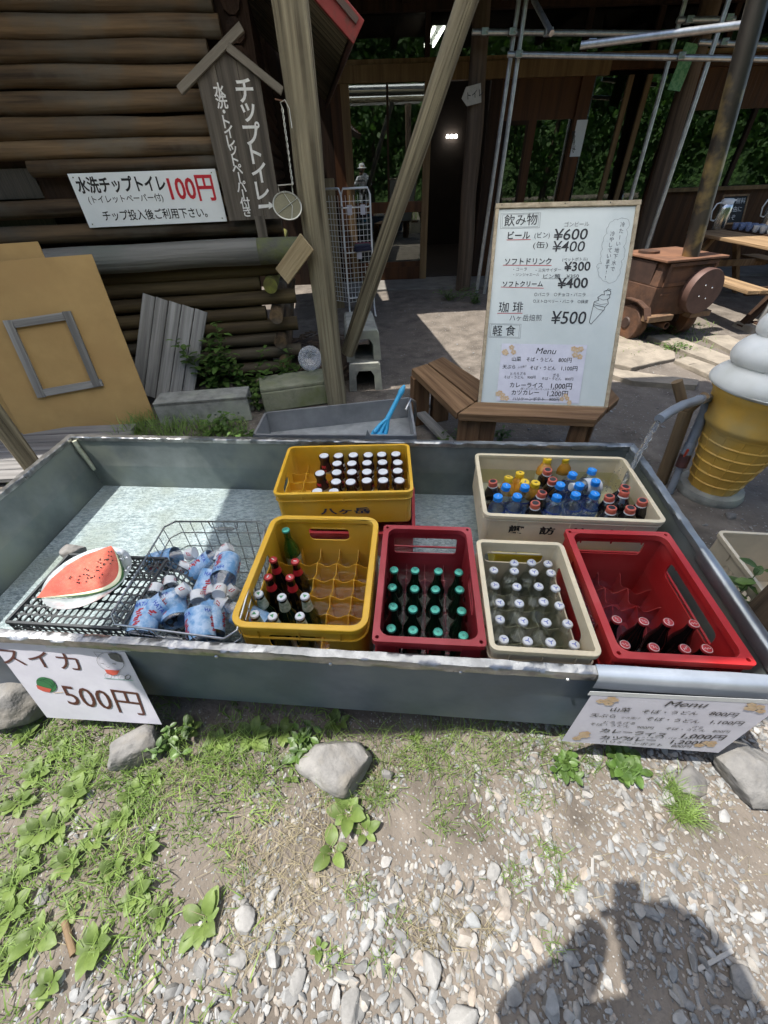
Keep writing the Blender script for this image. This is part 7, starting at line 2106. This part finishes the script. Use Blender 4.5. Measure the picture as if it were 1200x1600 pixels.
for k in range(900):     # grass behind the trough by the panels and the slabs
    x = rng.uniform(-2.0, -1.05); y = rng.uniform(2.6, 2.95); it.append((x, y, 0, rng.uniform(.06, .2) * (1 if x < -1.4 else .6), rng.uniform(.3, 1.1), .0028))
for k in range(500):
    p = W(rng.uniform(950, 1120), rng.uniform(505, 560)); it.append((p.x, p.y, .0, rng.uniform(.03, .09), .8, .003))
for k in range(200): it.append((rng.uniform(-2.9, -2.3), rng.uniform(1.4, 2.0), 0, rng.uniform(.05, .15), .7, .003))
blades('grass', it, grassm)
vs = []; it2 = []
for k in range(5000):
    x = rng.uniform(-.95, .35); y = rng.uniform(.02, .48)
    if fnoise(x, y, 4, 8) + .25 - abs(x + .35) * .25 > rng.random() * .7: it2.append((x, y, gh(x, y) + .001, rng.uniform(.012, .05), rng.uniform(1.2, 2.6), .0007))
for k in range(250):
    x = rng.uniform(.3, 1.1); y = rng.uniform(.1, .5); it2.append((x, y, gh(x, y) + .001, rng.uniform(.01, .035), 2, .0006))
blades('dry_grass', it2, strawm)
# bits of wood
tag(stick('wood_piece', W(101, 1440, .01), W(115, 1492, .01), .008, stakewood, None, wob=.002), 'short round piece of wood in the lower left gravel', 'stick')
tag(stick('wood_piece', W(1090, 1515, .008), W(1145, 1485, .008), (.009, .004), greywood, None, up=(0, 0, 1)), 'flat splinter of wood in the shadow at lower right', 'stick')
tag(stick('wood_piece', W(926, 1340, .01), W(926, 1368, .01), (.009, .004), greywood, None, up=(0, 0, 1)), 'small wood chip in the gravel right of the centre', 'stick')
# ================================================================== PHOTOGRAPHER (casts the shadow, mirrored in the door)
def skin_mesh(name, pts, edges, m, parent, sub=2):
    me = bpy.data.meshes.new(name); me.from_pydata([p[0] for p in pts], edges, []); me.materials.append(m)
    o = bpy.data.objects.new(name, me); col.objects.link(o)
    o.parent = parent; o.matrix_basis = wm(parent).inverted()
    md = o.modifiers.new('skin', 'SKIN'); md.use_smooth_shade = True
    for i, p in enumerate(pts):
        v = me.skin_vertices[0].data[i]; r_ = p[1]; v.radius = (r_, r_) if not isinstance(r_, tuple) else r_; v.use_root = (i == 0)
    s_ = o.modifiers.new('sub', 'SUBSURF'); s_.levels = s_.render_levels = sub
    return o
ph = thing('person', 'person in white shirt and hat photographing the trough, seen only as shadow and reflection', 'person', (.1, -.36, 0))
shirt = mat('white_shirt', (.72, .73, .74), (.6, .61, .63), rough=.8); skinm = mat('skin', (.5, .3, .21), rough=.5, sub=.1); trous = mat('grey_trousers', (.16, .17, .2), rough=.8)
bx_, by_ = .1, -.25
pts = [((bx_, by_, .98), (.15, .11)), ((bx_, by_, 1.15), (.15, .105)), ((bx_, by_ + .01, 1.3), (.17, .11)), ((bx_, by_ + .02, 1.4), (.1, .08)), ((bx_ - .03, by_ + .07, 1.455), .05),
       ((bx_ - .17, by_ + .02, 1.34), .06), ((bx_ - .33, by_ + .075, 1.15), .058), ((bx_ - .195, by_ + .115, 1.27), .052), ((-.045, -.045, 1.4), .034),
       ((bx_ + .17, by_ + .02, 1.34), .06), ((bx_ + .2, by_ + .12, 1.16), .046), ((bx_ + .08, by_ + .16, 1.3), .036), ((.05, -.035, 1.41), .027),
       ((bx_ - .09, by_, .9), .095), ((bx_ - .1, by_ - .02, .5), .062), ((bx_ - .1, by_ - .1, .1), .042), ((bx_ - .1, by_ + .02, .045), .04),
       ((bx_ + .09, by_, .9), .095), ((bx_ + .1, by_ - .02, .5), .062), ((bx_ + .1, by_ - .1, .1), .042), ((bx_ + .1, by_ + .02, .045), .04)]
ed = [(0, 1), (1, 2), (2, 3), (3, 4), (2, 5), (5, 6), (6, 7), (7, 8), (2, 9), (9, 10), (10, 11), (11, 12), (0, 13), (13, 14), (14, 15), (15, 16), (0, 17), (17, 18), (18, 19), (19, 20)]
skin_mesh('body', pts, ed, shirt, ph)
b = MB(); hc = V((.045, -.172, 1.57))
b.lathe([(0, -.125), (.04, -.118), (.062, -.08), (.076, -.02), (.08, .03), (.072, .07), (.045, .105), (0, .115)], 24, Matrix.Translation(hc) @ Matrix.Rotation(R(-12), 4, 'X') @ Matrix.Diagonal((.95, 1.15, 1, 1)), cap=False)
b.cyl(hc + V((0, .085, -.01)), hc + V((0, .105, -.03)), .012, .016, 8); 
for s_ in (-1, 1): b.box((hc.x + s_ * .077, hc.y, hc.z - .01), (.012, .03, .05))
b.build('head', skinm, ph, world=True, smooth=180)
b = MB()
for s_ in (-1, 1): b.lathe([(0, -.008), (.011, 0), (0, .008)], 10, Matrix.Translation(hc + V((s_ * .03, .086, .005))), cap=False)
b.build('eye', black, ph, world=True)
b = MB(); b.lathe([(.15, .015), (.09, .035), (.088, .05), (.08, .1), (.05, .128), (0, .132)], 28, Matrix.Translation(hc), cap=False); b.lathe([(.149, .01), (.086, .028), (0, .09)], 28, Matrix.Translation(hc), cap=False)
b.build('hat', shirt, ph, world=True, smooth=60)
for sd, wx in ((-1, -.035), (1, .05)):
    for f_ in range(5):
        zf = 1.418 + f_ * .017
        base_ = V((wx + sd * .006, -.036, 1.415 + f_ * .006)); tipx = wx + (.03 if sd < 0 else -.028) * (1 - .08 * f_)
        q = [(tuple(base_), .009), (tuple(lerp(base_, V((tipx, -.03, zf)), .5) + V((sd * .008, -.004, 0))), .0085), ((tipx, -.024, zf), .0075)]
        if f_ == 0: q = [(tuple(base_), .011), ((wx, -.032, 1.44), .01), ((wx - sd * .004, -.027, 1.468), .008)]
        skin_mesh('finger', q, [(0, 1), (1, 2)], skinm, ph, 1)
fo = thing('phone', 'dark phone held up by the photographer, seen only as shadow', 'phone', (.008, -.018, 1.465))
MB().prism(rrect(.074, .152, .01), -.004, .004, (), Matrix.Translation((.006, -.012, .0)) @ Matrix.Rotation(R(90 - 41), 4, 'X')).build('case', black, fo, bevel=.001)
# ================================================================== TREES BEHIND THE PHOTOGRAPHER (mirrored in the glass)
crownm = mat('tree_leaf', (.09, .2, .03), (.045, .11, .015), rough=.6, isl=.4); make_leafy(crownm, .3)
def tree(label, x, y, h_, r_, seed):
    t_ = thing('broadleaf_tree', label, 'tree', (x, y, 0), 0, 'trees facing the café')
    stick('trunk', (x, y, 0), (x + .3, y, h_ * .75), .16, brownlog, t_, r1=.06, wob=.03, seed=seed)
    rr = np.random.default_rng(seed); n = 5200; c = rr.normal(size=(n, 3)); c /= np.linalg.norm(c, axis=1)[:, None]
    rad_ = r_ * (.45 + .6 * rr.random(n)) ; vs = []; fs = []
    for i in range(n):
        nn = noise.noise(V(c[i] * 2.2) + V((seed, 0, 0)))
        if nn < -.22: continue
        p = c[i] * rad_[i] * (1 + .5 * nn) * np.array([1, 1, 1.25]) + np.array([0, 0, h_ * .62]); s_ = .13 + .1 * rr.random()
        if p[2] < .2: continue
        a = rr.normal(size=3); a /= np.linalg.norm(a); b_ = np.cross(a, rr.normal(size=3)); b_ /= np.linalg.norm(b_)
        o = len(vs); vs += [tuple(p - a * s_), tuple(p + b_ * s_ * .6), tuple(p + a * s_), tuple(p - b_ * s_ * .6)]; fs.append((o, o + 1, o + 2, o + 3))
    MB().add(vs, fs).build('crown', crownm, t_)
for i, (x, y, h_, r_) in enumerate([(-7.5, -9, 6, 2.8), (-3.5, -11, 7, 3), (.8, -12, 6.5, 2.8), (5, -10.5, 6, 2.8), (9.5, -9.5, 6.5, 3), (14, -8, 7, 3.2), (19, -6, 7, 3.4)]):
    tree('green tree facing the café, %s from the left, mirrored in its glass' % ORD[i + 1], x, y, h_, r_, 7 + i)
it3 = []
for k in range(5000): it3.append((rng.uniform(-8, 20), rng.uniform(-9, -2.2), 0, rng.uniform(.15, .5), .6, .012))
blades('meadow_grass', it3, grassm)

vs = []; fs = []; NX2, NY2 = 60, 10  # unseen hill added to keep the sky out of the mirroring glass
for j in range(NY2 + 1):
    for i in range(NX2 + 1):
        x = -40 + 90 * i / NX2; t = j / NY2; vs.append((x, -15 - 10 * t - .15 * abs(x - 5) * 0, -.2 + 13 * t ** .8 + 1.2 * fnoise(x, t * 4, .25, 3) * t + 1.0 * fnoise(x, t * 9, .8, 5) * t))
for j in range(NY2):
    for i in range(NX2): k = j * (NX2 + 1) + i; fs.append((k, k + NX2 + 1, k + NX2 + 2, k + 1))
tag(MB().add(vs, fs).build('added_hill', mat('added_hill_green', (.07, .15, .025), (.02, .05, .01), rough=.9, scale=1.6, bump=1, bscale=3, bdist=.4, detail=12), smooth=180), kind='structure')
